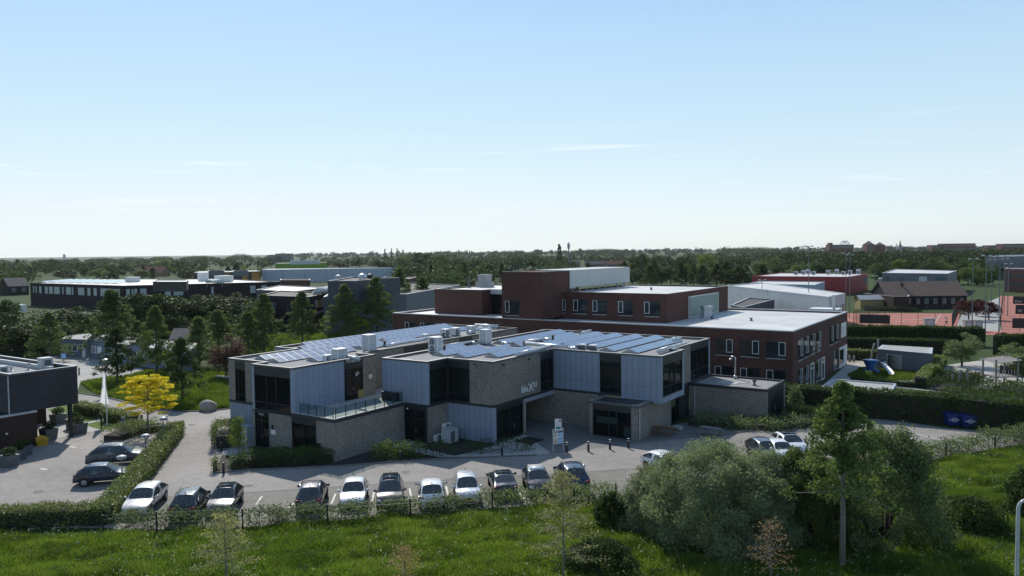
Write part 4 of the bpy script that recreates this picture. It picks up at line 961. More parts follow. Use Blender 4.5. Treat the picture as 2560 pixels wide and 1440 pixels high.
part('downpipe', M['lightgrey'], lo, lambda b: b.tube([(-74.7, 31.83, 3.2), (-74.7, 31.83, 6.5)], .06, 8))
part('wall_lamp', M['offwhite'], lo, lambda b: b.tube([(-74.2, 31.3, 1.6), (-74.05, 31.3, 1.6)], .09, 8))
for px, py, l, s in ((5, 938, 'white topped air unit at the left edge of the slate grey office roof', .8), (114, 921, 'boxy grey air unit near the far corner of the slate grey office roof', 1.0)):
    p = at(px, py, 6.25); r = thing('ventilation_unit', l, 'ventilation unit', tuple(p), 0, 'air units on the slate grey office')
    part('casing', M['lightgrey'], r, lambda b: (b.box(-.5 * s, .5 * s, -.5 * s, .5 * s, .05, 1.0 * s), b.box(-.54 * s, .54 * s, -.54 * s, .54 * s, 1.0 * s, 1.06 * s)), org=(0, 0, 0))
    part('grille', M['grille'], r, lambda b: b.box(.5 * s, .52 * s, -.3 * s, .3 * s, .2 * s, .85 * s), org=(0, 0, 0))
for px, py, l, h in ((72, 924, 'small steel vent pipe in the middle of the slate grey office roof', .5), (28, 927, 'small dark roof hatch on the slate grey office roof', .3)):
    r = thing('roof_vent', l, 'vent', tuple(at(px, py, 6.21)), 0)
    part('cap', M['lightgrey'], r, lambda b: b.lathe((0, 0, 0), [(.2, 0), (.1, .05), (.1, h), (.2, h + .03), (.15, h + .15)], 8), org=(0, 0, 0))
# ---------------------------------------------------------------- cars
M['carglass'] = pm('car_glass', (.030, .037, .040), .03, 0, .5, scale=5, spec=.8)
M['tyre'] = pm('tyre_rubber', (.016, .016, .016), .8)
M['rim'] = pm('alloy_rim', (.40, .41, .42), .3, .7, .05)
M['headlight'] = pm('headlight_glass', (.55, .58, .60), .08, .2, .1, spec=.9)
M['taillight'] = pm('red_tail_light', (.28, .012, .015), .12, 0, .1)
M['plate'] = pm('yellow_number_plate', (.62, .42, .03), .5, 0, .05)
M['trimblack'] = pm('black_car_trim', (.02, .02, .022), .55)
M['chrome'] = pm('chrome_trim', (.6, .62, .63), .15, .9, .05)
CP = {'silver': paint_mat('warm_silver_paint', (.56, .55, .53), .25, .26), 'black': paint_mat('black_blue_paint', (.012, .016, .024), .1, .2), 'grey': paint_mat('dark_grey_paint', (.07, .068, .072), .5, .24),
      'white': paint_mat('white_car_paint', (.78, .79, .80), 0, .25), 'bluegrey': paint_mat('blue_grey_paint', (.085, .10, .12), .5, .24), 'slate': paint_mat('slate_blue_paint', (.04, .055, .085), .4, .22),
      'silverblue': paint_mat('pale_silver_paint', (.62, .65, .70), .2, .24), 'orange': paint_mat('orange_paint', (.75, .22, .02), 0, .25), 'anthra': paint_mat('anthracite_paint', (.035, .036, .042), .45, .22)}
# station: (x, half width low, half width belt, z belt, z top, half width top, crown, z bottom)
CARK = {
 'estate': dict(L=4.7, W=1.82, Hh=1.48, hood=.88, cowl=1.28, roof0=2.05, roof1=3.75, tail=4.45, deck=.98, b=2.95),
 'suv': dict(L=4.5, W=1.86, Hh=1.66, hood=1.02, cowl=1.2, roof0=1.9, roof1=3.55, tail=4.25, deck=1.08, b=2.75),
 'hatch': dict(L=4.1, W=1.76, Hh=1.48, hood=.90, cowl=1.1, roof0=1.85, roof1=3.2, tail=3.85, deck=.98, b=2.6),
 'mpv': dict(L=4.1, W=1.72, Hh=1.62, hood=1.0, cowl=.88, roof0=1.75, roof1=3.45, tail=3.95, deck=1.02, b=2.6),
 'sedan': dict(L=4.65, W=1.82, Hh=1.43, hood=.88, cowl=1.3, roof0=2.1, roof1=3.3, tail=4.1, deck=1.02, b=2.85),
 'mini': dict(L=3.65, W=1.68, Hh=1.50, hood=.98, cowl=.8, roof0=1.5, roof1=2.9, tail=3.5, deck=1.0, b=2.2),
}
_carm = {}
def car_meshes(kind):
    if kind in _carm: return _carm[kind]
    k = CARK[kind]; L, W, Hh = k['L'], k['W'] / 2, k['Hh']; zb, zs = .24, k['hood'] - .02
    dk = k['deck']; notch = kind == 'sedan'
    st = [(.0, .80, .62, .50, .58), (.06, .90, .78, .52, .68), (.35, .97, .90, zs - .14, zs - .04), (k['cowl'] - .12, 1, .93, zs, k['hood'] + .02), (k['cowl'], 1, .92, zs + .02, k['hood'] + .06),
          (k['roof0'], 1, .71, zs + .06, Hh - .03), (k['b'] - .06, 1, .72, zs + .07, Hh), (k['b'] + .04, 1, .72, zs + .07, Hh), (k['roof1'], 1, .69, zs + .09, Hh - .05)]
    if notch: st += [(k['tail'], .98, .80, zs + .08, dk + .04), (L - .12, .95, .82, zs + .06, dk), (L - .03, .9, .78, .62, .86), (L, .84, .72, .50, .58)]
    else: st += [(k['tail'], .97, .78, zs + .06, dk + .02), (L - .10, .95, .82, zs - .04, dk - .10), (L - .02, .9, .8, .60, .70), (L, .84, .74, .48, .55)]
    ns = len(st); V, F, MI = [], [], []
    for (x, wl, wt, zbelt, zt) in st:
        zm = zb + (zbelt - zb) * .55; wb = W * wl
        cab = zt - zbelt
        wr = W * wt
        zr_, wr_ = zt - min(.12, cab * .2), wr + (wb * .97 - wr) * .18
        y = [0, wb * .86, wb * .985, wb * .965, wr_, wr, wr * .5, 0]
        z = [zb, zb, zm, zbelt, zr_, zt - .02, zt + .015, zt + .03]
        for i in range(8): V.append((-x, y[i], z[i]))
        for i in range(6, 0, -1): V.append((-x, -y[i], z[i]))
    n = 14
    i_c, i_r0, i_b0, i_b1, i_r1, i_t = 4, 5, 6, 7, 8, 9
    for s in range(ns - 1):
        for q in range(n):
            r_ = (q + 1) % n
            F.append((s * n + q, s * n + r_, (s + 1) * n + r_, (s + 1) * n + q))
            m = 0
            if q in (5, 6, 7, 8):
                if s == i_c: m = 1
                elif s == i_r1: m = 2
            if q in (3, 10):
                if s in (i_c, i_r0, i_b1): m = 3
                elif s == i_r1 and not notch: m = 3
            if q in (0, 1, 12, 13) and False: m = 4
            MI.append(m)
    F.append(tuple(range(n)));  MI.append(0)
    e = (ns - 1) * n; F.append(tuple(e + n - 1 - q for q in range(n))); MI.append(0)
    me = bpy.data.meshes.new('cage'); me.from_pydata(V, [], F)
    bm = bmesh.new(); bm.from_mesh(me); bmesh.ops.recalc_face_normals(bm, faces=bm.faces); 
    lay = bm.faces.layers.int.new('mi')
    bm.faces.ensure_lookup_table()
    for f, m in zip(bm.faces, MI): f.material_index = m
    cl = bm.edges.layers.float.new('crease_edge')
    for ed in bm.edges:
        ms = {f.material_index for f in ed.link_faces}
        if len(ms) > 1: ed[cl] = .75
    bm.to_mesh(me); bm.free()
    o = bpy.data.objects.new('cage', me); COL.objects.link(o)
    md = o.modifiers.new('s', 'SUBSURF'); md.levels = 2; md.render_levels = 2
    bpy.context.view_layer.update()
    ev = o.evaluated_get(bpy.context.evaluated_depsgraph_get()); m2 = bpy.data.meshes.new_from_object(ev)
    bpy.data.objects.remove(o)
    co = np.empty(len(m2.vertices) * 3); m2.vertices.foreach_get('co', co); co = co.reshape(-1, 3)
    out = {}
    def grab(name, test):
        vs, fs, mp = [], [], {}
        for p in m2.polygons:
            if not test(p): continue
            f = []
            for v in p.vertices:
                if v not in mp: mp[v] = len(vs); vs.append(tuple(co[v]))
                f.append(mp[v])
            fs.append(f)
        me_ = bpy.data.meshes.new(name); me_.from_pydata(vs, [], fs); me_.polygons.foreach_set('use_smooth', [True] * len(fs)); return me_
    xb = -k['b']
    out['body'] = grab('body', lambda p: p.material_index == 0)
    out['windscreen'] = grab('windscreen', lambda p: p.material_index == 1)
    out['rear_window'] = grab('rear_window', lambda p: p.material_index == 2)
    for sy in (1, -1):
        for fr in (1, -1): out['side_window', sy, fr] = grab('side_window', lambda p: p.material_index == 3 and p.center.y * sy > 0 and (p.center.x - xb) * fr > 0)
    bpy.data.meshes.remove(m2); bpy.data.meshes.remove(me)
    rw = .335 if kind == 'suv' else .315
    b = MB(); b.tube([(0, -.1, 0), (0, -.085, 0), (0, .085, 0), (0, .1, 0)], [rw - .03, rw, rw, rw - .03], 20); b2 = b
    def mk(bb, nm, sm=False):
        q = bpy.data.meshes.new(nm); q.from_pydata(bb.v, [], bb.f)
        if sm: q.polygons.foreach_set('use_smooth', [True] * len(bb.f))
        return q
    out['tyre'] = mk(b, 'tyre')
    b = MB(); b.tube([(0, .085, 0), (0, .106, 0)], [.2, .19], 14)
    for q in range(5):
        a = q * 2 * PI / 5; b.obox((0, .112, 0), .05, .012, .19, 0, tilt=Matrix.Rotation(a, 3, 'Y'))
    out['rim'] = mk(b, 'rim')
    b = MB(); b.tube([(0, -.06, 0), (0, .012, 0)], [rw + .06, rw + .055], 20); out['arch'] = mk(b, 'wheel_arch')
    _carm[kind] = out
    return out
def car(kind, px, py, head, paint, label, toward=True, rails=False, roof=None, glass='carglass', plate=True, rearp=None, at_world=None, text=None, sc_=1.0, spoil=False):
    """px,py: ground point below the end nearest the camera; head: direction (deg) from that end to the far end"""
    k = CARK[kind]; L, W, Hh = k['L'], k['W'] / 2, k['Hh']
    p = at(px, py) if at_world is None else Vector(at_world)
    d = Vector((math.cos(R(head)), math.sin(R(head)), 0))
    rz = R(head + 180) if toward else R(head)         # local +x is the nose; origin at the nose
    org = p if toward else p + d * L
    r = thing('parked_car', label, 'car', (org.x, org.y, .012), rz, None)
    ms = car_meshes(kind)
    link('body', ms['body'].copy(), r, CP[paint])
    link('windscreen', ms['windscreen'].copy(), r, M[glass]); link('rear_window', ms['rear_window'].copy(), r, M[glass])
    for key, me in ms.items():
        if isinstance(key, tuple) and len(me.polygons): link('side_window', me.copy(), r, M[glass])
    for x in (-.78, -L + .8):
        for sy in (1, -1):
            a = link('wheel_arch', ms['arch'].copy(), r, M['trimblack']); a.location = (x, sy * W * .955, .335); a.scale = (1, sy, 1)
            t = link('wheel', ms['tyre'].copy(), r, M['tyre']); t.location = (x, sy * (W * .955 - .075), .325); t.scale = (1, sy, 1)
            link('rim', ms['rim'].copy(), t, M['rim'])
    for sy in (1, -1):
        part('headlight', M['headlight'], r, lambda b: b.tube([(-.30, sy * W * .84, k['hood'] - .26), (-.16, sy * W * .76, k['hood'] - .28), (-.07, sy * W * .58, k['hood'] - .31)], [.07, .095, .06], 8), True, org=(0, 0, 0))
        zt = k['deck'] - .14
        part('taillight', M['taillight'], r, lambda b: b.tube([(-L + .34, sy * W * .93, zt + .02), (-L + .13, sy * W * .84, zt), (-L + .06, sy * W * .6, zt - .01)], [.05, .09, .05], 8), True, org=(0, 0, 0))
        part('mirror', CP[paint], r, lambda b: (b.tube([(-k['cowl'] - .28, sy * W * .9, k['hood'] + .05), (-k['cowl'] - .3, sy * (W + .16), k['hood'] + .1)], [.04, .085], 8), b.tube([(-k['cowl'] - .24, sy * (W + .1), k['hood'] + .1), (-k['cowl'] - .34, sy * (W + .12), k['hood'] + .1)], [.07, .1], 8)), True, org=(0, 0, 0))
        if rails: part('roof_rail', M['chrome'] if rails == 2 else M['trimblack'], r, lambda b: b.tube([(-k['roof0'] - .1, sy * W * .70, Hh - .04), (-k['roof0'] - .25, sy * W * .70, Hh + .045), (-k['roof1'] + .15, sy * W * .69, Hh + .03), (-k['roof1'], sy * W * .69, Hh - .05)], .025, 6), True, org=(0, 0, 0))
    part('grille', M['trimblack'], r, lambda b: (b.tube([(-.1, -W * .55, .60), (-.012, 0, .60), (-.1, W * .55, .60)], .06, 6), b.tube([(-.07, -W * .6, .36), (.01, 0, .36), (-.07, W * .6, .36)], .07, 6)), True, org=(0, 0, 0))
    part('rear_bumper', M['trimblack'], r, lambda b: b.tube([(-L + .14, -W * .72, .38), (-L - .01, 0, .38), (-L + .14, W * .72, .38)], .09, 6), True, org=(0, 0, 0))
    if plate:
        part('number_plate', M['plate'], r, lambda b: b.box(.005, .022, -.26, .26, .42, .53), org=(0, 0, 0))
        part('number_plate', M['plate'], r, lambda b: b.box(-L - .035 + (0 if kind != 'sedan' else 0), -L + .02, -.26, .26, .58, .69), org=(0, 0, 0))
    part('door_joint', M['trimblack'], r, lambda b: [b.box(-x - .008, -x + .008, sy * W * .99 - .006, sy * W * .99 + .006, .36, k['hood'] - .06) for x in (k['cowl'] + .12, k['b'], k['b'] + .95) for sy in (1, -1)], org=(0, 0, 0))
    part('aerial', M['trimblack'], r, lambda b: b.tube([(-k['roof1'] + .2, 0, Hh - .01), (-k['roof1'] + .05, 0, Hh + .11)], [.03, .012], 6), org=(0, 0, 0))
    if roof:
        o = r.children
        part('roof_panel', CP[roof] if roof in CP else M[roof], r, lambda b: b.prism([(-k['roof0'] - .12, -W * .6), (-k['roof0'] - .12, W * .6), (-k['roof1'] + .2, W * .58), (-k['roof1'] + .2, -W * .58)], Hh - .12, Hh + .043), True, org=(0, 0, 0))
    if text: text_part('lettering', text, r, r.location, .12, (0, -1, 0), (0, 0, 1), 'chrome', .004, 1.4, 'CENTER').location = (-L - .005, 0, .80)
    if sc_ != 1: r.scale = (sc_,) * 3
    return r
car('estate', 333, 1299, 131, 'silver', 'warm silver estate car with long roof next to the clipped hedge')
car('suv', 452, 1311, 131, 'black', 'black blue car with roof rails, its tail to the meadow, beside the silver estate', False, 1, text='DACIA', sc_=.97)
car('hatch', 545, 1297, 131, 'grey', 'grey brown hatchback with glinting bonnet standing right of the black blue car', roof='carglass')
car('suv', 770, 1290, 131, 'grey', 'dark grey car with bright roof rails, tail to the meadow, alone after the empty bay', False, 2, sc_=.97)
car('hatch', 880, 1279, 131, 'white', 'white hatchback with dark mirrors facing the meadow', sc_=1.0)
car('mpv', 974, 1282, 131, 'grey', 'dark blue grey minivan with black roof between two white cars', roof='carglass', sc_=1.03)
car('hatch', 1081, 1276, 131, 'white', 'white hatchback showing its tail and yellow plate to the meadow', False, sc_=1.04)
car('mpv', 1172, 1270, 131, 'silverblue', 'pale silver small minivan facing the meadow beside the black saloon')
car('sedan', 1266, 1252, 131, 'anthra', 'black saloon with dark glass roof, tail to the meadow', False, roof='carglass')
car('mini', 1353, 1247, 131, 'grey', 'small grey car with white roof half behind the yellowish sapling', roof='white', sc_=1.05)
car('suv', 1444, 1238, 131, 'slate', 'dark blue off-roader with bright window trim at the right end of the row', False, 2, sc_=1.05)
car('hatch', 0, 0, 49, 'slate', 'small slate blue hatchback parked against the long hedge on the left', False, at_world=(-58.9, 29.35, 0), sc_=1.0)
car('suv', 0, 0, 47, 'bluegrey', 'blue grey off-roader behind the small slate blue hatchback', False, 1, at_world=(-63.2, 32.75, 0), sc_=1.04)
car('hatch', 1712, 1200, 152, 'white', 'white car half hidden by the left edge of the big willow bush', sc_=1.05)
car('estate', 1942, 1165, 128, 'bluegrey', 'blue grey car behind the willow bush, left of the orange marked one', True)
oc = car('mini', 1972, 1163, 128, 'white', 'small white car with an orange side panel glimpsed behind the willow bush', True)
part('side_panel', CP['orange'], oc, lambda b: b.box(-1.9, -.95, -.90, -.80, .45, .92), org=(0, 0, 0))
car('mini', 1998, 1148, 128, 'white', 'small white car with dark glass roof, farthest behind the willow bush', True, roof='carglass', sc_=1.08)
# ---------------------------------------------------------------- foliage
rng = np.random.default_rng(11)
LV = {'alder': leaf_mat('alder_leaves', (.055, .085, .030), (.125, .16, .062), .3), 'dark': leaf_mat('dark_tree_leaves', (.027, .046, .018), (.052, .076, .027), .18), 'mid': leaf_mat('mid_green_leaves', (.038, .066, .022), (.066, .096, .032), .25),
      'fresh': leaf_mat('fresh_green_leaves', (.075, .115, .028), (.115, .15, .035), .35), 'lime': leaf_mat('lime_leaves', (.22, .27, .03), (.32, .36, .05), .4), 'yellow': leaf_mat('golden_yellow_leaves', (.40, .33, .018), (.56, .46, .035), .38),
      'purple': leaf_mat('purple_leaves', (.075, .035, .04), (.13, .075, .07), .2), 'plum': leaf_mat('plum_leaves', (.05, .015, .022), (.085, .03, .035), .2), 'willow': leaf_mat('willow_leaves', (.14, .17, .11), (.23, .255, .17), .32), 'hedge': leaf_mat('hedge_leaves', (.075, .105, .03), (.19, .215, .085), .3, .45, .35),
      'conifer': leaf_mat('conifer_hedge_leaves', (.03, .052, .016), (.055, .085, .022), .2), 'olive': leaf_mat('olive_sapling_leaves', (.20, .195, .10), (.31, .285, .155), .3), 'rust': leaf_mat('rusty_sapling_leaves', (.26, .15, .09), (.34, .22, .14), .25),
      'silver': leaf_mat('pale_shrub_leaves', (.08, .11, .05), (.17, .20, .11), .3), 'haze': leaf_mat('far_wood_leaves', (.03, .048, .024), (.05, .07, .03), .12), 'grass': leaf_mat('grass_blades', (.088, .142, .022), (.165, .22, .045), .40, .6, .1, [(.35, (.045, .08, .016), .75), (1.1, (.19, .23, .06), .55), (.12, (.07, .13, .026), .5)]), 'tall': leaf_mat('tall_grass_blades', (.06, .095, .018), (.11, .145, .035), .4, .55, .1), 'flower': leaf_mat('white_flower_heads', (.6, .6, .52), (.75, .75, .68), .2)}
PT = [(.035, (.024, .042, .016), .85), (.05, (.085, .11, .035), .6)]
for k_, a_, b_ in (('wood_mid', (.036, .062, .02), (.066, .096, .032)), ('wood_dark', (.026, .044, .017), (.048, .07, .025)), ('wood_far', (.03, .048, .026), (.05, .07, .034))): LV[k_] = leaf_mat('distant_' + k_, a_, b_, .15, patch=PT)
def rot_frame(n, up=.0):
    v = rng.normal(size=(n, 3)); v[:, 2] += up; v /= np.linalg.norm(v, axis=1)[:, None]
    w = rng.normal(size=(n, 3)); u = np.cross(v, w); u /= np.linalg.norm(u, axis=1)[:, None] + 1e-9
    return u, np.cross(v, u)
def leaf_mesh(name, P, size, el=.55, up=.6, jit=.35):
    n = len(P); s = size * (1 + jit * rng.uniform(-1, 1, n))
    u, w = rot_frame(n, up)
    u = u * s[:, None] * .5; w = w * s[:, None] * .5 * el
    V = np.stack([P - u, P + w - u * .1, P + u, P - w - u * .1], 1).reshape(-1, 3)
    return quad_mesh(name, V)
def quad_mesh(name, V, k=4):
    n = len(V) // k
    me = bpy.data.meshes.new(name); me.vertices.add(len(V)); me.vertices.foreach_set('co', V.astype(np.float32).ravel())
    me.loops.add(len(V)); me.loops.foreach_set('vertex_index', np.arange(len(V), dtype=np.int32))
    me.polygons.add(n); me.polygons.foreach_set('loop_start', np.arange(0, len(V), k, dtype=np.int32)); me.polygons.foreach_set('loop_total', np.full(n, k, dtype=np.int32))
    me.update(calc_edges=True)
    return me
def ball(n):
    v = rng.normal(size=(n, 3)); v /= np.linalg.norm(v, axis=1)[:, None]
    return v * (rng.uniform(0, 1, n) ** .42)[:, None]
def lumps(C, rad, per):
    out = [c + ball(per) * (np.array([r, r, r * .75]) if np.isscalar(r) else r) for c, r in zip(C, rad)]
    return np.concatenate(out)
def crown_pts(kind, n):                # in a unit: height 1, width about .6 unless noted; returns points and clump centres
    if kind == 'alder':
        m = 150; t = rng.uniform(0, 1, m) ** .85; z = .17 + .80 * t
        rr = .27 * (1 - t) ** .75 * rng.uniform(.15, 1.3, m) + .012; a = rng.uniform(0, 2 * PI, m)
        C = np.stack([rr * np.cos(a), rr * np.sin(a), z - .1 * rr], 1); q = .034 + .042 * (1 - t) * rng.uniform(.5, 1.2, m)
        P = lumps(C, q, n // m)
    elif kind == 'round':
        m = 34; v = rng.normal(size=(m, 3)); v /= np.linalg.norm(v, axis=1)[:, None]
        C = v * np.array([.31, .31, .38]) * rng.uniform(.5, 1.0, m)[:, None] + np.array([0, 0, .52]); q = rng.uniform(.09, .17, m)
        P = lumps(C, q, n // m)
    elif kind == 'oval':
        m = 40; t = rng.uniform(0, 1, m); z = .12 + .8 * t; rr = .26 * np.sqrt(np.clip(1 - (2 * t - .9) ** 2 * .8, .05, 1)) * rng.uniform(.4, 1.1, m); a = rng.uniform(0, 2 * PI, m)
        C = np.stack([rr * np.cos(a), rr * np.sin(a), z], 1); q = rng.uniform(.06, .12, m); P = lumps(C, q, n // m)
    elif kind == 'column':
        m = 40; t = rng.uniform(0, 1, m); z = .06 + .9 * t; rr = .11 * np.sin(PI * np.clip(t * .8 + .18, 0, 1)) ** .7 * rng.uniform(.3, 1.1, m); a = rng.uniform(0, 2 * PI, m)
        C = np.stack([rr * np.cos(a), rr * np.sin(a), z], 1); q = np.stack([np.full(m, .04), np.full(m, .04), np.full(m, .08)], 1); P = lumps(C, list(q), n // m)
    elif kind == 'layered':
        m = 90; t = rng.uniform(0, 1, m); z = .36 + .58 * t; rr = .50 * np.sqrt(np.clip(1 - (2 * t - .8) ** 2 * .65, .04, 1)) * rng.uniform(.2, 1.0, m) ** .6; a = rng.uniform(0, 2 * PI, m)
        C = np.stack([rr * np.cos(a), rr * np.sin(a), z + .1 * rr], 1); q = np.stack([np.full(m, .10), np.full(m, .10), np.full(m, .022)], 1); P = lumps(C, list(q), n // m)
    else:                              # dome: a big many-stemmed bush, height 1, half width 1
        m = 190; zz = rng.uniform(.03, 1, m); rr = np.sqrt(np.clip(1 - zz ** 2.4, .0, 1)) * rng.uniform(.35, 1, m) ** .4 * rng.uniform(.85, 1.1, m); a = rng.uniform(0, 2 * PI, m)
        C = np.stack([rr * .9 * np.cos(a), rr * .9 * np.sin(a), zz * .86 + rng.uniform(-.05, .05, m)], 1)
        q = rng.uniform(.10, .19, m); P = lumps(C, q, n // m)
    return P, C
def trunk_mb(C, base=.03, h=.8, limbs=14, lean=0.0, z0=.12, r1=.006):
    b = MB(); p = [(lean * t * t * .3, math.sin(t * 5) * .008, t * h) for t in np.linspace(0, 1, 7)]
    b.tube(p, [base * (1 - .85 * t) + r1 * t for t in np.linspace(0, 1, 7)], 7)
    idx = rng.choice(len(C), min(limbs, len(C)), replace=False)
    for i in idx:
        c = Vector(C[i]); zz = max(z0, min(h * .95, c.z - math.hypot(c.x, c.y) * .5)); t = zz / h
        s = Vector((lean * t * t * .3, 0, zz)); m = s.lerp(c, .5) + Vector((0, 0, .01))
        b.tube([s, m, c], [base * .35 * (1 - t * .6), base * .2, base * .08], 5, cap=False)
    return b
_proto = {}
def proto(key, kind, n, size, el, base, h, limbs, up=.6, z0=.12):
    P, C = crown_pts(kind, n)
    me = leaf_mesh('crown', P, size, el, up)
    b = trunk_mb(C, base, h, limbs, 0, z0); mt = bpy.data.meshes.new('trunk'); mt.from_pydata(b.v, [], b.f)
    _proto.setdefault(key, []).append((me, mt))
for i in range(5): proto('alder', 'alder', 6500, .028, .65, .016, .93, 22)
for i in range(3): proto('round', 'round', 4200, .036, .65, .022, .66, 18, z0=.14)
for i in range(2): proto('oval', 'oval', 4200, .033, .65, .018, .8, 18)
for i in range(2): proto('column', 'column', 2200, .04, .6, .014, .85, 6)
proto('layered', 'layered', 11000, .032, .5, .016, .78, 46, up=2.0, z0=.34)
for i in range(4): proto('farround', 'round', 1300, .062, .75, .02, .6, 4, z0=.14)
for i in range(2): proto('faroval', 'oval', 1200, .060, .75, .016, .7, 4)
for i in range(3): proto('farcone', 'alder', 1700, .05, .75, .016, .8, 4)
_mcopy = {}
def with_mat(me, m):
    k = (me.name, m.name)
    if k not in _mcopy:
        c = me.copy(); c.materials.append(m); _mcopy[k] = c
    return _mcopy[k]
def tree(key, p, h, wid, leaf, label, name='tree', cat='tree', group=None, bark='bark', var=None, tilt=0.0):
    vs = _proto[key]; me, mt = vs[rnd.randrange(len(vs)) if var is None else var]
    r = thing(name, label, cat, (p[0], p[1], 0), rnd.uniform(0, 6.28), group)
    c = link('crown', with_mat(me, LV[leaf]), r); t = link('trunk', with_mat(mt, M[bark]), r)
    for o in (c, t): o.scale = (wid, wid, h); o.rotation_euler = (tilt, 0, 0)
    return r
def tree_px(key, px, yb, yt, wpx, leaf, label, wu=.56, **kw):
    p = at(px, yb); h = zat(p, yt); dist = (CM.inverted() @ p).z * -1
    return tree(key, p, h, wpx / FPX * dist / wu, leaf, label, **kw)

# trees of the middle distance, each with its own label
AL = [(125, 902, 779, 86, 'alder', 'small conical tree growing in the pale car park by the blue sign'), (284, 888, 720, 112, 'alder', 'tallest conical tree standing in front of the grey blue cabin'), (293, 957, 818, 78, 'dark', 'leaning dark conical tree on the grass beside the tall lamp post'),
      (347, 908, 800, 70, 'alder', 'slim conical tree in front of the windows of the grey blue cabin'), (392, 938, 762, 92, 'alder', 'dense conical tree behind the golden yellow tree'), (456, 1003, 842, 92, 'mid', 'bushy green tree on the tall grass right of the golden yellow tree'),
      (500, 920, 788, 84, 'alder', 'conical tree behind the purple leaved tree'), (546, 885, 772, 86, 'alder', 'conical tree with wide crown left of the pair beside the black building'), (622, 900, 778, 84, 'alder', 'conical tree just left of the far corner of the PCP-GROEP roof'),
      (660, 888, 732, 90, 'alder', 'tall conical tree at the left edge of the black two storey building'), (757, 868, 727, 82, 'alder', 'conical tree covering the middle of the black two storey building'), (862, 852, 708, 92, 'alder', 'conical tree left of the small lime tree'),
      (944, 842, 690, 96, 'alder', 'conical tree right of the small lime tree'), (1000, 810, 668, 76, 'alder', 'slender conical tree in front of the dark grey hall'), (1058, 800, 690, 66, 'alder', 'conical tree touching the left corner of the red brick school'),
      (975, 815, 715, 60, 'alder', 'low conical tree tucked between the taller two by the grey hall'), (640, 884, 790, 60, 'mid', 'small green tree below the tall conical one by the black building')]
for a in AL: tree_px('alder', a[0], a[1], a[2], a[3] * 1.12, a[4], a[5], wu=.54, group='conical trees between the offices')
tree_px('oval', 902, 848, 792, 50, 'lime', 'small bright lime green tree behind the left office roof')
tree_px('round', 566, 948, 826, 98, 'purple', 'purple leaved tree left of the PCP-GROEP office', wu=.7)
tree_px('layered', 372, 1092, 930, 134, 'yellow', 'golden yellow tree with tiered branches beside the car court', wu=1.0)
DK = [(30, 893, 770, 130), (95, 884, 792, 120), (150, 862, 757, 130), (205, 856, 760, 110), (240, 858, 775, 70), (375, 838, 716, 110), (440, 830, 720, 120), (500, 826, 728, 110), (552, 822, 722, 110), (606, 822, 724, 110), (640, 830, 745, 70), (5, 880, 730, 90), (330, 842, 760, 70)]
for i, (px, yb, yt, w_) in enumerate(DK):
    tree_px('round', px, yb, yt - 3, w_ * 1.3, 'dark', ['dense dark tree in the belt behind the grey blue cabin', 'dense dark tree in the belt at the left edge behind the pale car park'][px < 300], wu=.72, group='dense dark trees in front of the black office')
for px, yb, yt, w_, l in ((2422, 802, 742, 62, 'plum red ball tree left of the two by the tennis terrace'), (2472, 800, 745, 60, 'plum red ball tree right of the two by the tennis terrace'), (2440, 790, 740, 50, 'plum red ball tree behind the two by the tennis terrace')):
    tree_px('round', px, yb, yt, w_, 'plum', l, wu=.72)
tree_px('round', 2405, 915, 822, 96, 'silver', 'feathery pale green tree beside the playground hedge', wu=.72)
tree_px('round', 2540, 905, 850, 74, 'silver', 'pale green tree at the right edge of the playground', wu=.72)
tree_px('round', 2556, 960, 880, 60, 'mid', 'low green tree over the climbing frame at the right edge', wu=.72)
# cypress columns, poplars and the row behind the school
for px, yb, yt, w_ in ((1045, 714, 672, 18), (1077, 714, 660, 22), (1114, 712, 662, 20), (1136, 710, 665, 17), (1161, 712, 654, 24), (1205, 708, 668, 17), (1219, 708, 659, 22), (1228, 708, 661, 20), (1254, 706, 656, 20), (1470, 700, 655, 18)):
    tree_px('column', px, yb, yt, w_, 'mid', 'dark columnar tree on the sports field behind the red brick school', wu=.27, group='columnar trees on the sports field')
for px, yb, yt, w_ in ((963, 655, 622, 8), (979, 655, 620, 6), (993, 655, 619, 6), (1008, 655, 623, 6), (1163, 648, 624, 4), (1168, 648, 624, 4), (1174, 648, 625, 4), (1399, 672, 609, 15)):
    tree_px('column', px, yb, yt, w_, 'dark', 'distant poplar rising above the skyline' if px < 1300 else 'single black poplar beside the telecom mast', wu=.27, group='distant poplars')
for i, px in enumerate(range(1545, 1925, 19)):
    tree_px('alder' if i % 3 else 'round', px + rnd.uniform(-6, 6), 717 + rnd.uniform(-6, 4), 652 + rnd.uniform(-4, 14) + (8 if px > 1850 else 0), 46 + rnd.uniform(-8, 14), ('mid', 'dark', 'alder', 'dark', 'mid')[i % 5], 'tree in the dense green row behind the pale school roof', wu=.54, group='tree row behind the school')
for px, yb, yt, w_, lf in ((2190, 702, 655, 42, 'alder'), (2275, 710, 648, 44, 'dark'), (2320, 712, 640, 66, 'dark'), (2350, 712, 644, 60, 'alder'), (2398, 710, 640, 64, 'mid'), (2420, 712, 652, 50, 'alder'), (2445, 700, 668, 34, 'fresh'), (1945, 690, 655, 46, 'mid'), (2000, 692, 650, 50, 'alder'), (2050, 690, 645, 50, 'mid'), (2110, 692, 640, 56, 'dark'), (2140, 692, 652, 44, 'mid'), (1765, 690, 622, 52, 'fresh'), (1590, 688, 630, 48, 'dark'), (1605, 690, 634, 40, 'dark')):
    tree_px('round' if w_ > 45 else 'oval', px, yb, yt, w_, lf, 'leafy tree among the roofs beyond the red hall and the tennis club' if px > 1900 else 'leafy tree in the belt beyond the pale school roof', wu=.68, group='leafy trees beyond the halls')

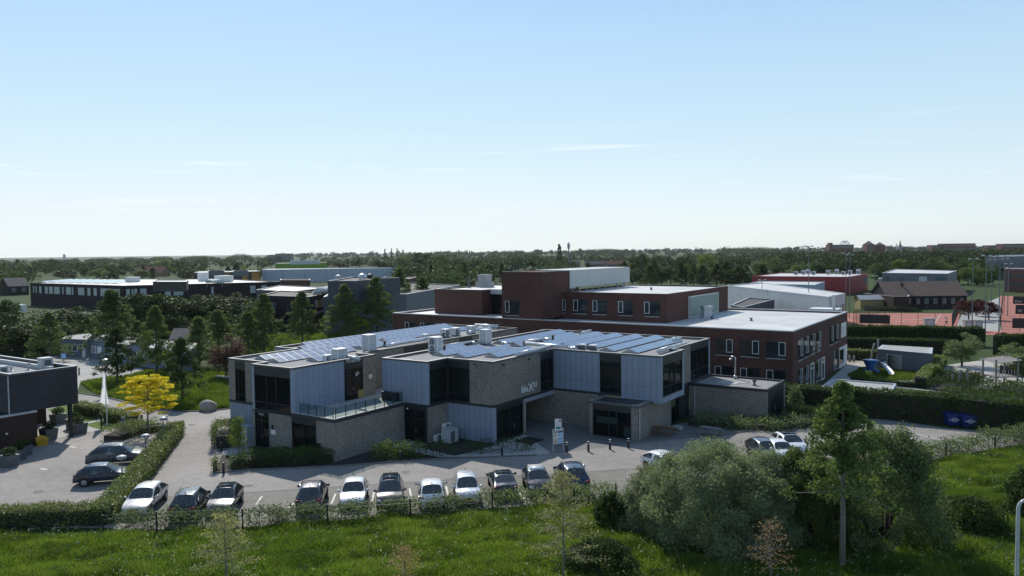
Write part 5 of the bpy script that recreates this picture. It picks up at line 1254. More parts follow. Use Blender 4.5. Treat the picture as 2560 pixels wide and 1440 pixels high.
for px in range(-10, 665, 17):
    q = rnd.random(); yb = 701 if q < .5 else 684
    if not (470 < px < 640 and yb < 690): tree_px(rnd.choice(['farround', 'farround', 'faroval', 'farcone']), px + rnd.uniform(-6, 6), yb + rnd.uniform(-4, 4), yb - rnd.uniform(27, 44), rnd.uniform(28, 46), rnd.choice(['dark', 'mid', 'alder', 'dark', 'silver']), 'leafy tree in the belt just beyond the long black office', wu=.68, group='trees beyond the long black office')
# the far belt: scattered trees, then one far wood
def blocked(px, yb):
    for x0, x1, y0, y1 in ((60, 700, 690, 790), (640, 1000, 672, 790), (500, 660, 680, 700), (680, 830, 662, 690), (1820, 2180, 690, 760), (2200, 2440, 690, 790), (1440, 1580, 664, 690), (320, 420, 685, 700), (2490, 2560, 670, 790), (1260, 1860, 690, 800), (2070, 2215, 628, 650), (2320, 2440, 625, 640)):
        if x0 < px < x1 and y0 < yb < y1: return True
    return False
cnt = 0
while cnt < 120:
    px = rnd.uniform(-60, 2620); d = 1 / rnd.uniform(1 / 1050, 1 / 280)
    yb = 640 - (px - 200) * .0105 + H * FPX / d
    if blocked(px, yb) or yb > 712: continue
    h = rnd.uniform(7, 12.5) * (1 if px > 700 else .9)
    p = at(px, yb)
    k = rnd.choice(['farround', 'farround', 'faroval', 'farcone'])
    tree(k, p, h, h * rnd.uniform(1.0, 1.5) if k != 'farcone' else h * 1.1, rnd.choice(['mid', 'dark', 'alder', 'fresh', 'haze', 'dark']), 'distant green tree in the belt between the halls and the horizon', group='distant trees below the horizon')
    cnt += 1
for px, yb, yt, w_ in ((1000, 684, 634, 60), (1030, 680, 629, 60), (1065, 682, 625, 66), (1100, 684, 627, 60), (1130, 680, 632, 60), (960, 684, 640, 50), (1045, 692, 651, 44), (1150, 688, 640, 44), (1180, 686, 646, 40), (900, 672, 642, 46), (850, 672, 645, 46), (820, 668, 646, 40)):
    tree_px('round', px, yb, yt - 2, w_ * 1.15, 'dark' if rnd.random() < .6 else 'mid', 'dark rounded tree in the tall clump left of the school tower', wu=.68, group='tall tree clump beyond the school')
WD = [crown_pts('round', 272)[0] for i in range(6)]
for q in WD: rng.shuffle(q)
def wood(name, label, n, d0, d1, x0, x1, hmin, hmax, leaf, per=42, ls=1.9):
    P, S = [], []
    for i in range(n):
        px = rnd.uniform(x0, x1); d = 1 / rnd.uniform(1 / d1, 1 / d0)
        yb = 640 - (px - 200) * .0105 + H * FPX / d; p = at(px, yb); h = rnd.uniform(hmin, hmax); w_ = h * rnd.uniform(.7, 1.5) * .5
        if blocked(px, yb): continue
        P.append(np.array([p.x, p.y, 0]) + WD[rnd.randrange(6)][:per * 2] * np.array([w_ * 3.4, w_ * 3.4, h * 1.05]))
    me = leaf_mesh(name, np.concatenate(P), ls, .8, .4); me.materials.append(LV[leaf])
    return tag(link(name, me), label, 'wood', None, 'stuff')
wood('distant_wood', 'nearer leafy belt of mixed trees below the far wood', 620, 330, 800, -150, 2700, 5, 12, 'wood_mid', 120, 1.1)
wood('distant_wood', 'tall dark trees in front of the brick blocks on the right skyline', 260, 560, 1000, 1930, 2700, 11, 16, 'wood_dark', 130, 1.4)
wood('distant_wood', 'dark tree belt just beyond the black office and the halls', 520, 420, 1100, -150, 2700, 7, 13, 'wood_dark', 110, 1.3)
wood('distant_wood', 'far wood of mixed trees below the horizon', 700, 800, 2600, -150, 2700, 7, 14, 'wood_far', 70, 2.0)
wood('distant_wood', 'low wooded skyline at the edge of the flat land', 520, 2400, 6500, 700, 2800, 14, 26, 'wood_far', 46, 6.0)
for i, (x0, x1, d, h, lab) in enumerate(((92, 172, 1900, 11, 'leftmost low row'), (174, 199, 1900, 12, 'short clump'), (211, 296, 1750, 14, 'wide row'), (297, 365, 1750, 15, 'wide row right of the first wide one'), (371, 434, 1700, 17, 'row with rounded end'), (447, 548, 1650, 17, 'long rounded row'), (565, 634, 1600, 20, 'tallest rounded row'), (1232, 1330, 1900, 22, 'wooded rise left of the mast'), (1420, 1590, 1900, 23, 'long wooded rise right of the mast'), (1795, 1960, 1900, 24, 'wooded rise above the town'))):
    P = []
    n = int((x1 - x0) / 1.6)
    for k in range(n):
        px = x0 + (x1 - x0) * (k + .5) / n; t = (k + .5) / n; hh = h * (1 - .45 * abs(2 * t - 1) ** 2.5) * rnd.uniform(.9, 1.05)
        p = at(px, 640 - (px - 200) * .0105 + H * FPX / (d * rnd.uniform(.97, 1.03))); P.append(np.array([p.x, p.y, hh * .56]) + ball(70) * np.array([hh * .28, hh * .28, hh * .44]))
    me = leaf_mesh('tree_row', np.concatenate(P), 1.7, .8, .4); me.materials.append(LV['dark' if i < 7 else 'haze'])
    tag(link('tree_row', me), 'far dark tree row on the horizon, the ' + lab, 'tree row', None, 'stuff')
# ---------------------------------------------------------------- hedges
def hedge(pts, w, h, leaf, label, dens=170, size=.13, name='hedge', cat='hedge', wp=False, hvar=.08, gaps=0.0, group=None, stems=True, sag=None):
    P = [Vector((q[0], q[1], 0)) for q in pts] if wp else [at(*q) for q in pts]
    r = thing(name, label, cat, tuple(P[0]), 0, group)
    L, core = [], MB(P[0])
    for i in range(len(P) - 1):
        a, b_ = P[i], P[i + 1]; d = (b_ - a); ln = d.length; d = d / ln; nrm = Vector((-d.y, d.x, 0))
        area = ln * (w + 2 * h); n = int(area * dens)
        t = rng.uniform(-w * .4 if i else 0, ln + (w * .4 if i < len(P) - 2 else 0), n); f = rng.uniform(0, 1, n)
        bump = np.sin(t * 2.3 + i) * .5 + np.sin(t * 5.1 + 2) * .3 + np.sin(t * .9) * .5
        hh = h * (1 + hvar * bump)
        top = f < w / (w + 2 * h)
        s = np.where(top, rng.uniform(-.5, .5, n) * w, np.sign(rng.uniform(-1, 1, n)) * w * .5)
        z = np.where(top, hh, rng.uniform(0.02, 1, n) ** .8 * hh)
        k = rng.normal(0, 1, (n, 3)) * np.array([.09, .09, .07]) * (1 + hvar * 4)
        X = np.stack([a.x + d.x * t + nrm.x * s, a.y + d.y * t + nrm.y * s, z], 1) + k
        X[:, 2] = np.clip(X[:, 2], .03, None)
        if gaps:
            g_ = np.sin(t * 1.7 + 1.3 * i) + np.sin(t * .63 + .5) + .6 * np.sin(t * 4.1)
            X = X[g_ > gaps]
        L.append(X)
        if not gaps:
            core.obox((a + b_) / 2, ln + w * .5 * (1 if len(P) > 2 else 0) - (.25 if len(P) == 2 else .1), (w - .22) if w < 1.7 and hvar < .12 else w * .62, (h - .16 if hvar < .12 else h * .6) - .003 * i, math.atan2(d.y, d.x))
    X = np.concatenate(L) - np.array(P[0])
    me = leaf_mesh('foliage', X, size, .6, .8); link('foliage', me, r, LV[leaf])
    if not gaps: core.build('branches', M['mulch'], r)
    elif stems:
        b = MB((0, 0, 0))
        for x in X[rng.choice(len(X), max(8, len(X) // 60))]:
            b.tube([(x[0], x[1], 0), (x[0] + rnd.uniform(-.05, .05), x[1], max(.15, x[2]))], .012, 4)
        b.build('stems', M['bark'], r)['kind'] = 'stuff'
    return r
hedge([(-250, 1325), (262, 1306), (360, 1190), (442, 1085)], 1.25, 1.15, 'hedge', 'long clipped hedge bending round the car court on the left', 330, .12)
hedge([(192, 1034), (261, 1044)], 1.1, 1.2, 'hedge', 'clipped hedge on the left of the white flag', 230, .12)
hedge([(268, 1052), (338, 1066)], 1.1, 1.2, 'hedge', 'clipped hedge on the right of the white flag', 230, .12)
hedge([(290, 1322), (420, 1316), (560, 1313), (690, 1308), (830, 1300)], 1.0, .74, 'silver', 'loose young hedge in front of the left half of the car row', 170, .15, hvar=.3, gaps=-.45)
hedge([(835, 1300), (1005, 1286), (1130, 1277), (1260, 1265)], 1.0, .74, 'silver', 'loose young hedge in front of the middle of the car row', 180, .15, hvar=.3, gaps=-.45)
hedge([(1265, 1264), (1400, 1255), (1535, 1247)], 1.0, .74, 'silver', 'loose young hedge in front of the right end of the car row', 170, .15, hvar=.3, gaps=-.3)
hedge([(1945, 1026), (2140, 1040), (2380, 1060), (2560, 1082), (2900, 1100)], 1.6, 2.75, 'conifer', 'tall dark hedge behind the blue containers', 90, .22, hvar=.04)
hedge([(1770, 1003), (1880, 1010), (1960, 1025)], 1.5, 2.6, 'conifer', 'short tall hedge showing behind the brick annex', 60, .22, hvar=.04)
hedge([(2085, 858), (2300, 862), (2455, 866)], 1.8, 3.2, 'conifer', 'tall dark hedge along the red clay path', 60, .28, hvar=.03)
hedge([(2490, 886), (2560, 890), (2700, 898)], 1.8, 3.2, 'conifer', 'tall dark hedge right of the gap by the clay path', 60, .28, hvar=.03)
hedge([(2085, 878), (2300, 884), (2385, 886)], 1.2, 2.3, 'conifer', 'middle one of three stepped hedges behind the playground shed', 60, .25, hvar=.03)
hedge([(2085, 897), (2194, 900)], 1.1, 1.5, 'hedge', 'lowest of three stepped hedges behind the playground posts', 90, .2, hvar=.03)
hedge([(2352, 912), (2330, 940), (2300, 970)], 1.3, 1.4, 'hedge', 'clipped light green hedge beside the playground path', 130, .18, hvar=.03)
hedge([(2130, 955), (2300, 970), (2320, 972)], .8, .7, 'conifer', 'low hedge edging the play lawn', 90, .18, hvar=.1)
hedge([(600, 1166), (680, 1160), (770, 1156), (830, 1150)], 2.0, 1.0, 'conifer', 'dark low hedge in the shade before the left office', 170, .14, hvar=.15)
hedge([(530, 1178), (546, 1177)], .9, .95, 'hedge', 'small square shrub at the corner of the planting bed', 330, .12, name='shrub', cat='shrub', hvar=.1)
hedge([(575, 1174), (612, 1171)], .9, 1.0, 'hedge', 'sunlit shrub at the left end of the dark low hedge', 260, .12, name='shrub', cat='shrub', hvar=.15)
hedge([(556, 1122), (566, 1100)], 1.6, 1.8, 'hedge', 'leafy shrub beside the pale utility cabinet', 200, .14, name='shrub', cat='shrub', hvar=.2)
hedge([(935, 1150), (1010, 1146), (1060, 1141)], .7, 1.0, 'fresh', 'sunlit loose shrubs at the kerb below the terrace wall', 190, .16, name='shrub', cat='shrub', hvar=.35, gaps=-.3)
hedge([(1070, 1141), (1200, 1133), (1330, 1125)], .6, .9, 'mid', 'thin young hedge in the shade before the blue grey wall', 90, .15, hvar=.35, gaps=-.2)
hedge([(1740, 1060), (1840, 1068), (1930, 1072), (2020, 1062)], 2.6, .75, 'silver', 'leafy ground cover bed in front of the brick annex', 110, .18, name='shrub_bed', cat='shrub bed', hvar=.3)
hedge([(2000, 1056), (2060, 1050), (2130, 1052)], 2.2, 1.0, 'mid', 'shrubs at the foot of the tall hedge near the standing person', 110, .18, name='shrub_bed', cat='shrub bed', hvar=.3)
hedge([(2300, 1146), (2365, 1135), (2450, 1122)], 1.0, .8, 'silver', 'patchy shrubs along the fence of the right car park', 120, .17, hvar=.35, gaps=-.5)
hedge([(2455, 1120), (2560, 1106), (2700, 1092)], 1.2, 1.1, 'silver', 'patchy taller shrubs at the right end of the fence', 120, .17, hvar=.35, gaps=-.5)
hedge([(290, 1100), (330, 1085), (395, 1075)], 2.6, .9, 'silver', 'low grey green shrubs below the golden yellow tree', 120, .16, name='shrub_bed', cat='shrub bed', hvar=.25)
hedge([(2160, 776), (2290, 780)], 1.5, 1.0, 'conifer', 'low hedge in front of the tennis clubhouse', 50, .3, hvar=.2)
M['darkbark'] = pm('dark_bark', (.035, .03, .025), .95)
for pts, w_, h_, lf, l in (([(2372, 985), (2395, 962), (2418, 948)], 4.0, 1.0, 'dark', 'dark shrub bed at the foot of the feathery tree on the playground'), ([(2450, 985), (2520, 992), (2600, 995)], 3.5, 1.3, 'mid', 'shrub bed in front of the climbing frame'), ([(2520, 940), (2570, 935)], 4.0, 2.0, 'silver', 'pale shrubs behind the climbing frame'), ([(2355, 992), (2470, 1003), (2560, 1010)], 3.0, .8, 'mid', 'leafy ground cover behind the tall dark hedge')):
    hedge(pts, w_, h_, lf, l, 60, .22, name='shrub_bed', cat='shrub bed', hvar=.35)
hedge([(310, 850), (420, 842), (540, 835), (650, 832)], 5.0, 3.4, 'dark', 'dark undergrowth below the dense trees behind the grey blue cabin', 26, .42, name='undergrowth', cat='undergrowth', hvar=.25)
hedge([(-30, 905), (90, 890), (180, 874), (262, 862)], 5.0, 3.4, 'dark', 'dark undergrowth below the dense trees behind the pale car park', 26, .42, name='undergrowth', cat='undergrowth', hvar=.25)
# ---------------------------------------------------------------- big bushes and saplings near the camera
def big_bush(px, yb, yt, wpx, leaf, label, n, size, el, depth=.85, name='willow_bush', cat='bush', key='dome', sq=1.0, up=.5):
    p = at(px, yb); h = zat(p, yt); dist = -(CM.inverted() @ p).z; w = wpx / FPX * dist / 2
    r = thing(name, label, cat, tuple(p), YAW)
    P, C = crown_pts('dome', n); sc3 = np.array([w, w * depth, h * sq])
    P = P * sc3; C = C * sc3; P = P[P[:, 2] > .05]
    me = leaf_mesh('crown', P, size, el, up); link('crown', me, r, LV[leaf])
    b = MB()
    for c in C[rng.choice(len(C), 24)]:
        q = Vector(c); b.tube([(q.x * .08, q.y * .08, 0), (q.x * .4, q.y * .4, q.z * .45), q * .9], [.08, .04, .012], 5, cap=False)
    b.build('branches', M['darkbark'], r)
    return r
big_bush(1790, 1352, 1090, 450, 'willow', 'big grey green willow bush in front of the right end of the car row', 70000, .16, .34)
big_bush(1840, 1356, 1165, 330, 'willow', 'lower front of the big grey green willow bush', 26000, .16, .34)
big_bush(1905, 1340, 1108, 250, 'willow', 'right flank of the grey green willow bush before the half hidden cars', 26000, .16, .34)
big_bush(1635, 1318, 1150, 200, 'willow', 'left flank of grey green willow leaves beside the parked row', 16000, .17, .34)
big_bush(2205, 1352, 1048, 330, 'silver', 'tall dark green bush with pale flower tufts right of the slim tree', 40000, .17, .5)
big_bush(2010, 1345, 1108, 250, 'alder', 'dark green bush between the willow and the slim tree', 34000, .16, .5)
big_bush(2590, 1290, 1155, 170, 'mid', 'leafy bush cut by the right edge of the picture', 12000, .17, .5)
big_bush(2420, 1320, 1235, 200, 'mid', 'low dark bush in the meadow near the lamp pole', 9000, .15, .5)
big_bush(1530, 1310, 1225, 110, 'mid', 'small green bush at the left foot of the willow', 6000, .15, .5)
big_bush(1500, 1420, 1330, 220, 'dark', 'low dark weeds mound in the meadow below the willow', 12000, .13, .4, name='weed_mound', cat='weeds', sq=.8)
p = at(2105, 1424); h = zat(p, 955)
P, C = crown_pts('alder', 15000); dist = -(CM.inverted() @ p).z; wd = 205 / FPX * dist / .56
for A_ in (P, C): A_[:, 2] = .35 + (A_[:, 2] - .15) * .78; A_[:, :2] *= 1.08
r = thing('tree', 'slim upright tree with bare pale stem rising in front of the dark bushes', 'tree', tuple(p))
S3 = np.array([wd, wd, h]); link('crown', leaf_mesh('crown', P * S3, .17, .6, .6), r, LV['alder'])
b = MB(); b.tube([(0, 0, 0), (.03, .02, h * .3), (-.04, 0, h * .6), (0, 0, h * .97)], [.17, .14, .09, .02], 9)
for c in C[rng.choice(len(C), 34)]:
    q = Vector(c * S3); s_ = Vector((0, 0, max(h * .42, q.z - math.hypot(q.x, q.y) * .4))); b.tube([s_, s_.lerp(q, .5), q], [.05, .03, .01], 5, cap=False)
b.build('trunk', M['palebark'], r, True)
# flower tufts on the shrub
def sapling(px, yb, yt, leaf, label, spread, n, size, z0=.25, base=.07, nb=42, flat_=.10):
    p = at(px, yb); h = zat(p, yt); r = thing('sapling', label, 'young tree', tuple(p), 0)
    b = MB(); b.tube([(0, 0, 0), (.04, .02, h * .4), (-.02, .03, h * .75), (0, 0, h)], [base, base * .75, base * .4, .012], 7)
    P = []
    for i in range(nb):
        t = z0 + (1 - z0) * (i + rnd.random()) / nb; a = i * 2.4 + rnd.uniform(-.3, .3); L = spread * (1 - t) ** .7 * rnd.uniform(.6, 1.1) + .25
        s = Vector((0, 0, t * h)); e = s + Vector((math.cos(a) * L, math.sin(a) * L, L * rnd.uniform(.0, .35))); mid = s.lerp(e, .55) + Vector((0, 0, L * .08))
        b.tube([s, mid, e], [base * .28 * (1.1 - t), base * .16, .006], 4, cap=False)
        for f in np.linspace(.3, 1, 5):
            c = s.lerp(e, f); P.append(np.array(c) + rng.normal(0, 1, (int(n / nb / 5), 3)) * np.array([.17, .17, flat_]))
    b.build('trunk', M['palebark'], r, True); link('crown', leaf_mesh('crown', np.concatenate(P), size, .6, 1.0), r, LV[leaf])
    return r
sapling(1408, 1478, 1182, 'olive', 'pale olive sapling with tiered twigs in front of the small white roofed car', 2.7, 4300, .11, .28, flat_=.05)
sapling(566, 1490, 1290, 'olive', 'pale olive sapling at the bottom left in front of the grey brown hatchback', 2.3, 3200, .10, .3, flat_=.05)
sapling(1012, 1500, 1368, 'rust', 'small rust coloured sapling at the bottom centre of the meadow', 1.3, 700, .09, .45, .04, 22)
sapling(1925, 1480, 1302, 'rust', 'nearly bare sapling with a few rusty leaves before the dark bushes', 1.5, 700, .10, .3, .05, 30)
sapling(597, 1150, 1046, 'fresh', 'young staked tree in the bed beside the utility cabinet', .8, 1500, .15, .3, .05, 30)
sapling(2170, 965, 930, 'fresh', 'thin young tree behind the tall hedge', .7, 500, .2, .4, .05, 18)
sapling(2340, 955, 918, 'fresh', 'young tree at the edge of the play lawn', 1.2, 900, .2, .3, .05, 24)
sapling(1985, 1052, 975, 'silver', 'pale shrubby sapling left of the standing person', 1.1, 2200, .2, .25, .05, 30, .25)

# ---------------------------------------------------------------- grass
def inside(X, poly):
    c = np.zeros(len(X), bool); n = len(poly); x, y = X[:, 0], X[:, 1]
    for i in range(n):
        (x0, y0), (x1, y1) = poly[i], poly[i - 1]
        k = (y0 > y) != (y1 > y); c ^= k & (x < (x1 - x0) * (y - y0) / (y1 - y0 + 1e-12) + x0)
    return c
def scatter(pts, n):
    poly = [tuple(at(*q).xy) for q in pts]; A = np.array(poly); lo, hi = A.min(0), A.max(0); out = []
    while sum(map(len, out)) < n:
        X = rng.uniform(lo, hi, (n * 2, 2)); out.append(X[inside(X, poly)])
    return np.concatenate(out)[:n]
def blades(name, pts, n, hmin, hmax, w, mat, label, clump=1.0):
    X = scatter(pts, n)
    f = np.sin(X[:, 0] * .9 + np.sin(X[:, 1] * .7) * 2) * .5 + np.sin(X[:, 1] * 1.3 + X[:, 0] * .4) * .35 + np.sin(X[:, 0] * 2.7 - X[:, 1] * 2.1) * .25
    h = (hmin + (hmax - hmin) * np.clip(.5 + .5 * f, 0, 1)) * rng.uniform(.6, 1.15, n)
    a = rng.uniform(0, 2 * PI, n); ww = w * rng.uniform(.6, 1.4, n); b_ = rng.uniform(0, 2 * PI, n); ln = h * rng.uniform(.1, .7, n)
    B = np.stack([X[:, 0], X[:, 1], np.full(n, .0)], 1); D = np.stack([np.cos(a) * ww, np.sin(a) * ww, 0 * a], 1) * .5
    T = B + np.stack([np.cos(b_) * ln, np.sin(b_) * ln, h], 1)
    me = quad_mesh(name, np.stack([B - D, B + D, T], 1).reshape(-1, 3), 3); me.materials.append(LV[mat])
    return tag(link(name, me), label, 'grass', None, 'stuff')
MEAD = [(-60, 1332), (275, 1338), (620, 1322), (1010, 1292), (1260, 1271), (1530, 1253), (1720, 1243), (2000, 1208), (2310, 1158), (2580, 1112), (2700, 1300), (2700, 1470), (-120, 1470)]
blades('meadow_grass', MEAD, 400000, .10, .55, .05, 'grass', 'rough green grass of the meadow in the foreground')
X = scatter(MEAD, 2100); X = X[(np.sin(X[:, 0] * .6) + np.sin(X[:, 1] * .8 + 1) + rng.uniform(-1, 1, len(X))) > -.2]
P3 = np.concatenate([np.stack([X[:, 0], X[:, 1], rng.uniform(.28, .5, len(X))], 1) + rng.normal(0, .05, (len(X), 3)) for _ in range(3)])
me = leaf_mesh('meadow_flowers', P3, .055, .9, 1.5); me.materials.append(LV['flower']); tag(link('meadow_flowers', me), 'small white flowers scattered through the meadow grass', 'flowers', None, 'stuff')
X = scatter(MEAD, 520); P3 = []
for i, x in enumerate(X): k = rng.uniform(.5, 1.2) * (1.9 if i % 5 == 0 else 1); P3.append(np.array([x[0], x[1], .15]) + ball(int(80 * k)) * np.array([.5, .5, .38]) * k)
P3 = np.concatenate(P3); P3[:, 2] = np.clip(P3[:, 2], .04, None)
me = leaf_mesh('meadow_weeds', P3, .13, .5, .8); me.materials.append(LV['mid']); tag(link('meadow_weeds', me), 'leafy weeds growing in tufts in the meadow', 'weeds', None, 'stuff')
blades('tall_grass', [(200, 958), (320, 940), (380, 925), (500, 925), (574, 930), (575, 1018), (520, 1026), (440, 1026), (300, 998), (240, 985)], 70000, .2, .7, .09, 'tall', 'tall light green grass between the road and the pale car park')
blades('tall_grass', [(575, 870), (660, 835), (760, 828), (860, 835), (900, 845), (720, 872), (640, 892)], 40000, .15, .4, .14, 'tall', 'sunlit grass behind the left office')
blades('lawn_grass', [(2118, 938), (2150, 920), (2190, 915), (2240, 920), (2300, 932), (2290, 950), (2200, 952), (2130, 948)], 16000, .05, .3, .1, 'tall', 'grass of the small play lawn')
# ---------------------------------------------------------------- buildings farther away
M['navywall'] = pm('dark_grey_metal_wall', (.055, .065, .085), .6, var=.08, scale=.5)
M['greymetal'] = pm('grey_metal_wall', (.13, .145, .165), .6, var=.08, scale=.5)
M['cabin'] = pm('grey_blue_cabin_wall', (.13, .17, .235), .6, var=.08, scale=1)
M['whitewall'] = pm('white_metal_wall', (.46, .49, .52), .55, var=.08, scale=.4)
M['palewall'] = pm('pale_blue_metal_wall', (.36, .42, .50), .5, var=.06, scale=.4)
M['redwall'] = pm('bright_red_metal_wall', (.26, .022, .028), .55, var=.1, scale=.4)
M['greenwall'] = panel_mat('green_striped_wall', (.20, .36, .03), 3.0, 0, (), .6, 1.4, .65)
M['ochrewall'] = pm('ochre_wall', (.42, .20, .03), .7, var=.15)
M['yellowwall'] = pm('straw_yellow_boards', (.34, .26, .11), .8, var=.12)
M['rooftile'] = panel_mat('brown_roof_tile', (.21, .14, .105), .34, 0, (), .8, .12, .55)
M['redtile'] = pm('red_roof_tile', (.17, .075, .055), .85, var=.25, scale=1.5)
M['greytile'] = pm('grey_roof_tile', (.11, .10, .10), .85, var=.25, scale=1.5)
M['housebrick'] = pm('house_brick', (.22, .12, .085), .85, var=.2, scale=2)
M['farbrick'] = pm('far_flat_brick', (.17, .075, .06), .85, var=.15, scale=1)
M['paneglass'] = pm('far_window_glass', (.10, .13, .14), .1, var=.2, spec=.8)
M['curtain'] = pm('pale_window_film', (.34, .40, .41), .3, var=.12)
M['mesh'] = pm('dark_wind_screen', (.03, .033, .03), .8)
M['postgreen'] = pm('dark_green_post', (.03, .045, .035), .6)
M['mast'] = pm('grey_mast_steel', (.16, .18, .20), .5, .3)
def block(name, label, cat, roof_px, z, wall, roof='bitumen', edge='darkcoping', wins=(), group=None, par=.35, winmat='paneglass', base=0.0):
    """roof_px: outline of the roof (pixels, seen at height z), front corners first; wins: (edge, px0, px1, z0, z1)"""
    P = [at(q[0], q[1], z) for q in roof_px]; poly = [(p.x, p.y) for p in P]
    r = thing(name, label, cat, (poly[0][0], poly[0][1], base), 0, group)
    b = MB(r.location); b.prism(poly, base, z - par - .02); b.build('wall', M[wall], r)
    b = MB(r.location); b.prism(poly, z - par, z - par + .1); b.build('roof', M[roof], r)
    coping(r, poly, z - par - .018, z, [M[wall], M[edge]], .4, .02)
    c = Vector((sum(p.x for p in P) / len(P), sum(p.y for p in P) / len(P), 0))
    for w in wins:
        a, b_ = P[w[0]], P[(w[0] + 1) % len(P)]; xa, xb = roof_px[w[0]][0], roof_px[(w[0] + 1) % len(P)][0]
        q0, q1 = [a.lerp(b_, (x - xa) / (xb - xa)) for x in (w[1], w[2])]
        d = q1 - q0; n = Vector((d.y, -d.x, 0)).normalized(); m = (q0 + q1) / 2
        if n.dot(m - c) < 0: n = -n
        b = MB(r.location); b.obox((m.x + n.x * .03, m.y + n.y * .03, w[3]), d.length, .12, w[4] - w[3], math.atan2(d.y, d.x))
        f = b.build('window', M[w[5] if len(w) > 5 else winmat], r)
    return r
def house(px, yb, wpx, he, hr, rot, wall, roof, label, name='house', cat='house', depth=8.0, group=None, wins=2):
    p = at(px, yb); dist = -(CM.inverted() @ p).z; w = wpx / FPX * dist
    r = thing(name, label, cat, tuple(p), YAW + R(rot), group)
    part('wall', M[wall], r, lambda b: (b.box(-w / 2, w / 2, 0, depth, 0, he), b.face([(-w / 2, 0, he), (-w / 2, depth / 2, hr - .1), (-w / 2, depth, he)]), b.face([(w / 2, 0, he), (w / 2, depth, he), (w / 2, depth / 2, hr - .1)])), org=(0, 0, 0))
    def rf(b):
        o = .35; k = .12; z0 = he - .1
        for s in (0, 1):
            y0, y1 = (-.4, depth / 2) if s == 0 else (depth + .4, depth / 2)
            b.face([(-w / 2 - o, y0, z0), (w / 2 + o, y0, z0), (w / 2 + o, y1, hr), (-w / 2 - o, y1, hr)] if s == 0 else [(w / 2 + o, y0, z0), (-w / 2 - o, y0, z0), (-w / 2 - o, y1, hr), (w / 2 + o, y1, hr)])
            b.face([(-w / 2 - o, y0, z0 - k), (-w / 2 - o, y1, hr - k), (w / 2 + o, y1, hr - k), (w / 2 + o, y0, z0 - k)])
            b.face([(-w / 2 - o, y0, z0 - k), (w / 2 + o, y0, z0 - k), (w / 2 + o, y0, z0), (-w / 2 - o, y0, z0)])
    part('roof', M[roof], r, rf, org=(0, 0, 0))
    for i in range(wins):
        x = -w / 2 + w * (i + .5) / wins
        part('window', M['paneglass'], r, lambda b: b.box(x - w * .12 / wins * 2, x + w * .12 / wins * 2, -.06, .0, he * .35, he * .8), org=(0, 0, 0))
    return r
BO = [(75, 707), (307, 714), (700, 704), (560, 697), (240, 697)]
bw = [(0, a, b_, 4.5, 6.9, 'curtain') for a, b_ in ((84, 86), (91, 93.5), (101, 107), (117, 124), (128, 138), (142, 156), (163, 166), (173, 185), (188, 191), (203, 218), (226, 233), (241, 248), (257, 300))] + [(1, a, b_, 4.5, 6.9, 'curtain') for a, b_ in ((314, 323), (327, 331), (333, 340), (347, 362), (406, 420), (427, 450), (520, 526), (620, 634), (650, 664))]
block('office_building', 'long black flat roofed office with a row of pale tall windows behind the dark trees', 'building', BO, 8.0, 'blackbrick', 'whiteroof', 'darkcoping', bw)
block('roof_house', 'black plant room standing on the long black office roof', 'building', [(382, 704), (466, 704), (471, 699), (390, 699)], 10.3, 'frame', 'whiteroof', 'coping', base=7.75)
for i in range(9):
    p, q = at(118 + i * 22, 704.8 + i * .35, 8.0), at(190 + i * 17, 698.6 + i * .2, 8.0); d = q - p
    r = thing('solar_array', 'solar panel row on the long black office roof', 'solar panels', tuple(p - Vector((0, 0, .3))), 0, 'solar panel rows on the long black office')
    n = Vector((d.y, -d.x, 0)).normalized()
    part('mounting_tray', M['tray'], r, lambda b: b.prism([(0, 0), (d.x, d.y), (d.x - n.x * 2, d.y - n.y * 2), (-n.x * 2, -n.y * 2)], 0, .12), org=(0, 0, 0))
    part('solar_panel', M['solar'], r, lambda b: b.face([(n.x * .1, n.y * .1, .14), (d.x + n.x * .1, d.y + n.y * .1, .14), (d.x - n.x * 1.9, d.y - n.y * 1.9, .6), (-n.x * 1.9, -n.y * 1.9, .6)]), org=(0, 0, 0))
for px, yb, w_, h, l in ((508, 704, 3, 2.8, 'tall pale air unit left on the long black office roof'), (560, 706, 5, 2.0, 'grey boxed air unit at the end of the thick duct on the long black office'), (332, 706, 4, 1.6, 'low pale air unit in the middle of the long black office roof')):
    p = at(px, yb, 7.7); r = thing('ventilation_unit', l, 'ventilation unit', tuple(p), 0)
    part('casing', M['offwhite'], r, lambda b: (b.obox((0, 0, .2), w_ * .7, w_, h), b.obox((0, 0, 0), w_ * .5, w_ * .8, .2), b.obox((0, 0, h + .2), w_ * .75, w_ * 1.05, .1)), org=(0, 0, 0))
duct([(517, 703, 8.9), (528, 702, 8.9), (556, 704, 8.9)], .6, 'thick white duct on the long black office roof', 8.9, 'offwhite')
block('cabin_building', 'grey blue portable cabin with white framed windows by the pale car park, entrance part', 'building', [(148, 847), (222, 850), (240, 833), (170, 832)], 3.0, 'cabin', 'concrete', 'lightgrey', [(0, 168, 194, .95, 2.1, 'white'), (0, 170, 180, 1.05, 2.0), (0, 182, 192.5, 1.05, 2.0), (0, 205, 213, .05, 2.3, 'white'), (0, 207, 211, 1.2, 2.1)], par=.1)
block('cabin_building', 'grey blue portable cabin with white framed windows by the pale car park, long part', 'building', [(224, 851), (478, 884), (500, 858), (255, 835)], 3.0, 'cabin', 'concrete', 'lightgrey', [w for a, b_ in ((229, 242), (247, 258), (286, 299), (305, 322), (352, 370), (415, 440)) for w in ((0, a, b_, .95, 2.2, 'white'), (0, a + 1.2, (a + b_) / 2 - .6, 1.05, 2.1), (0, (a + b_) / 2 + .6, b_ - 1.2, 1.05, 2.1))], par=.1)
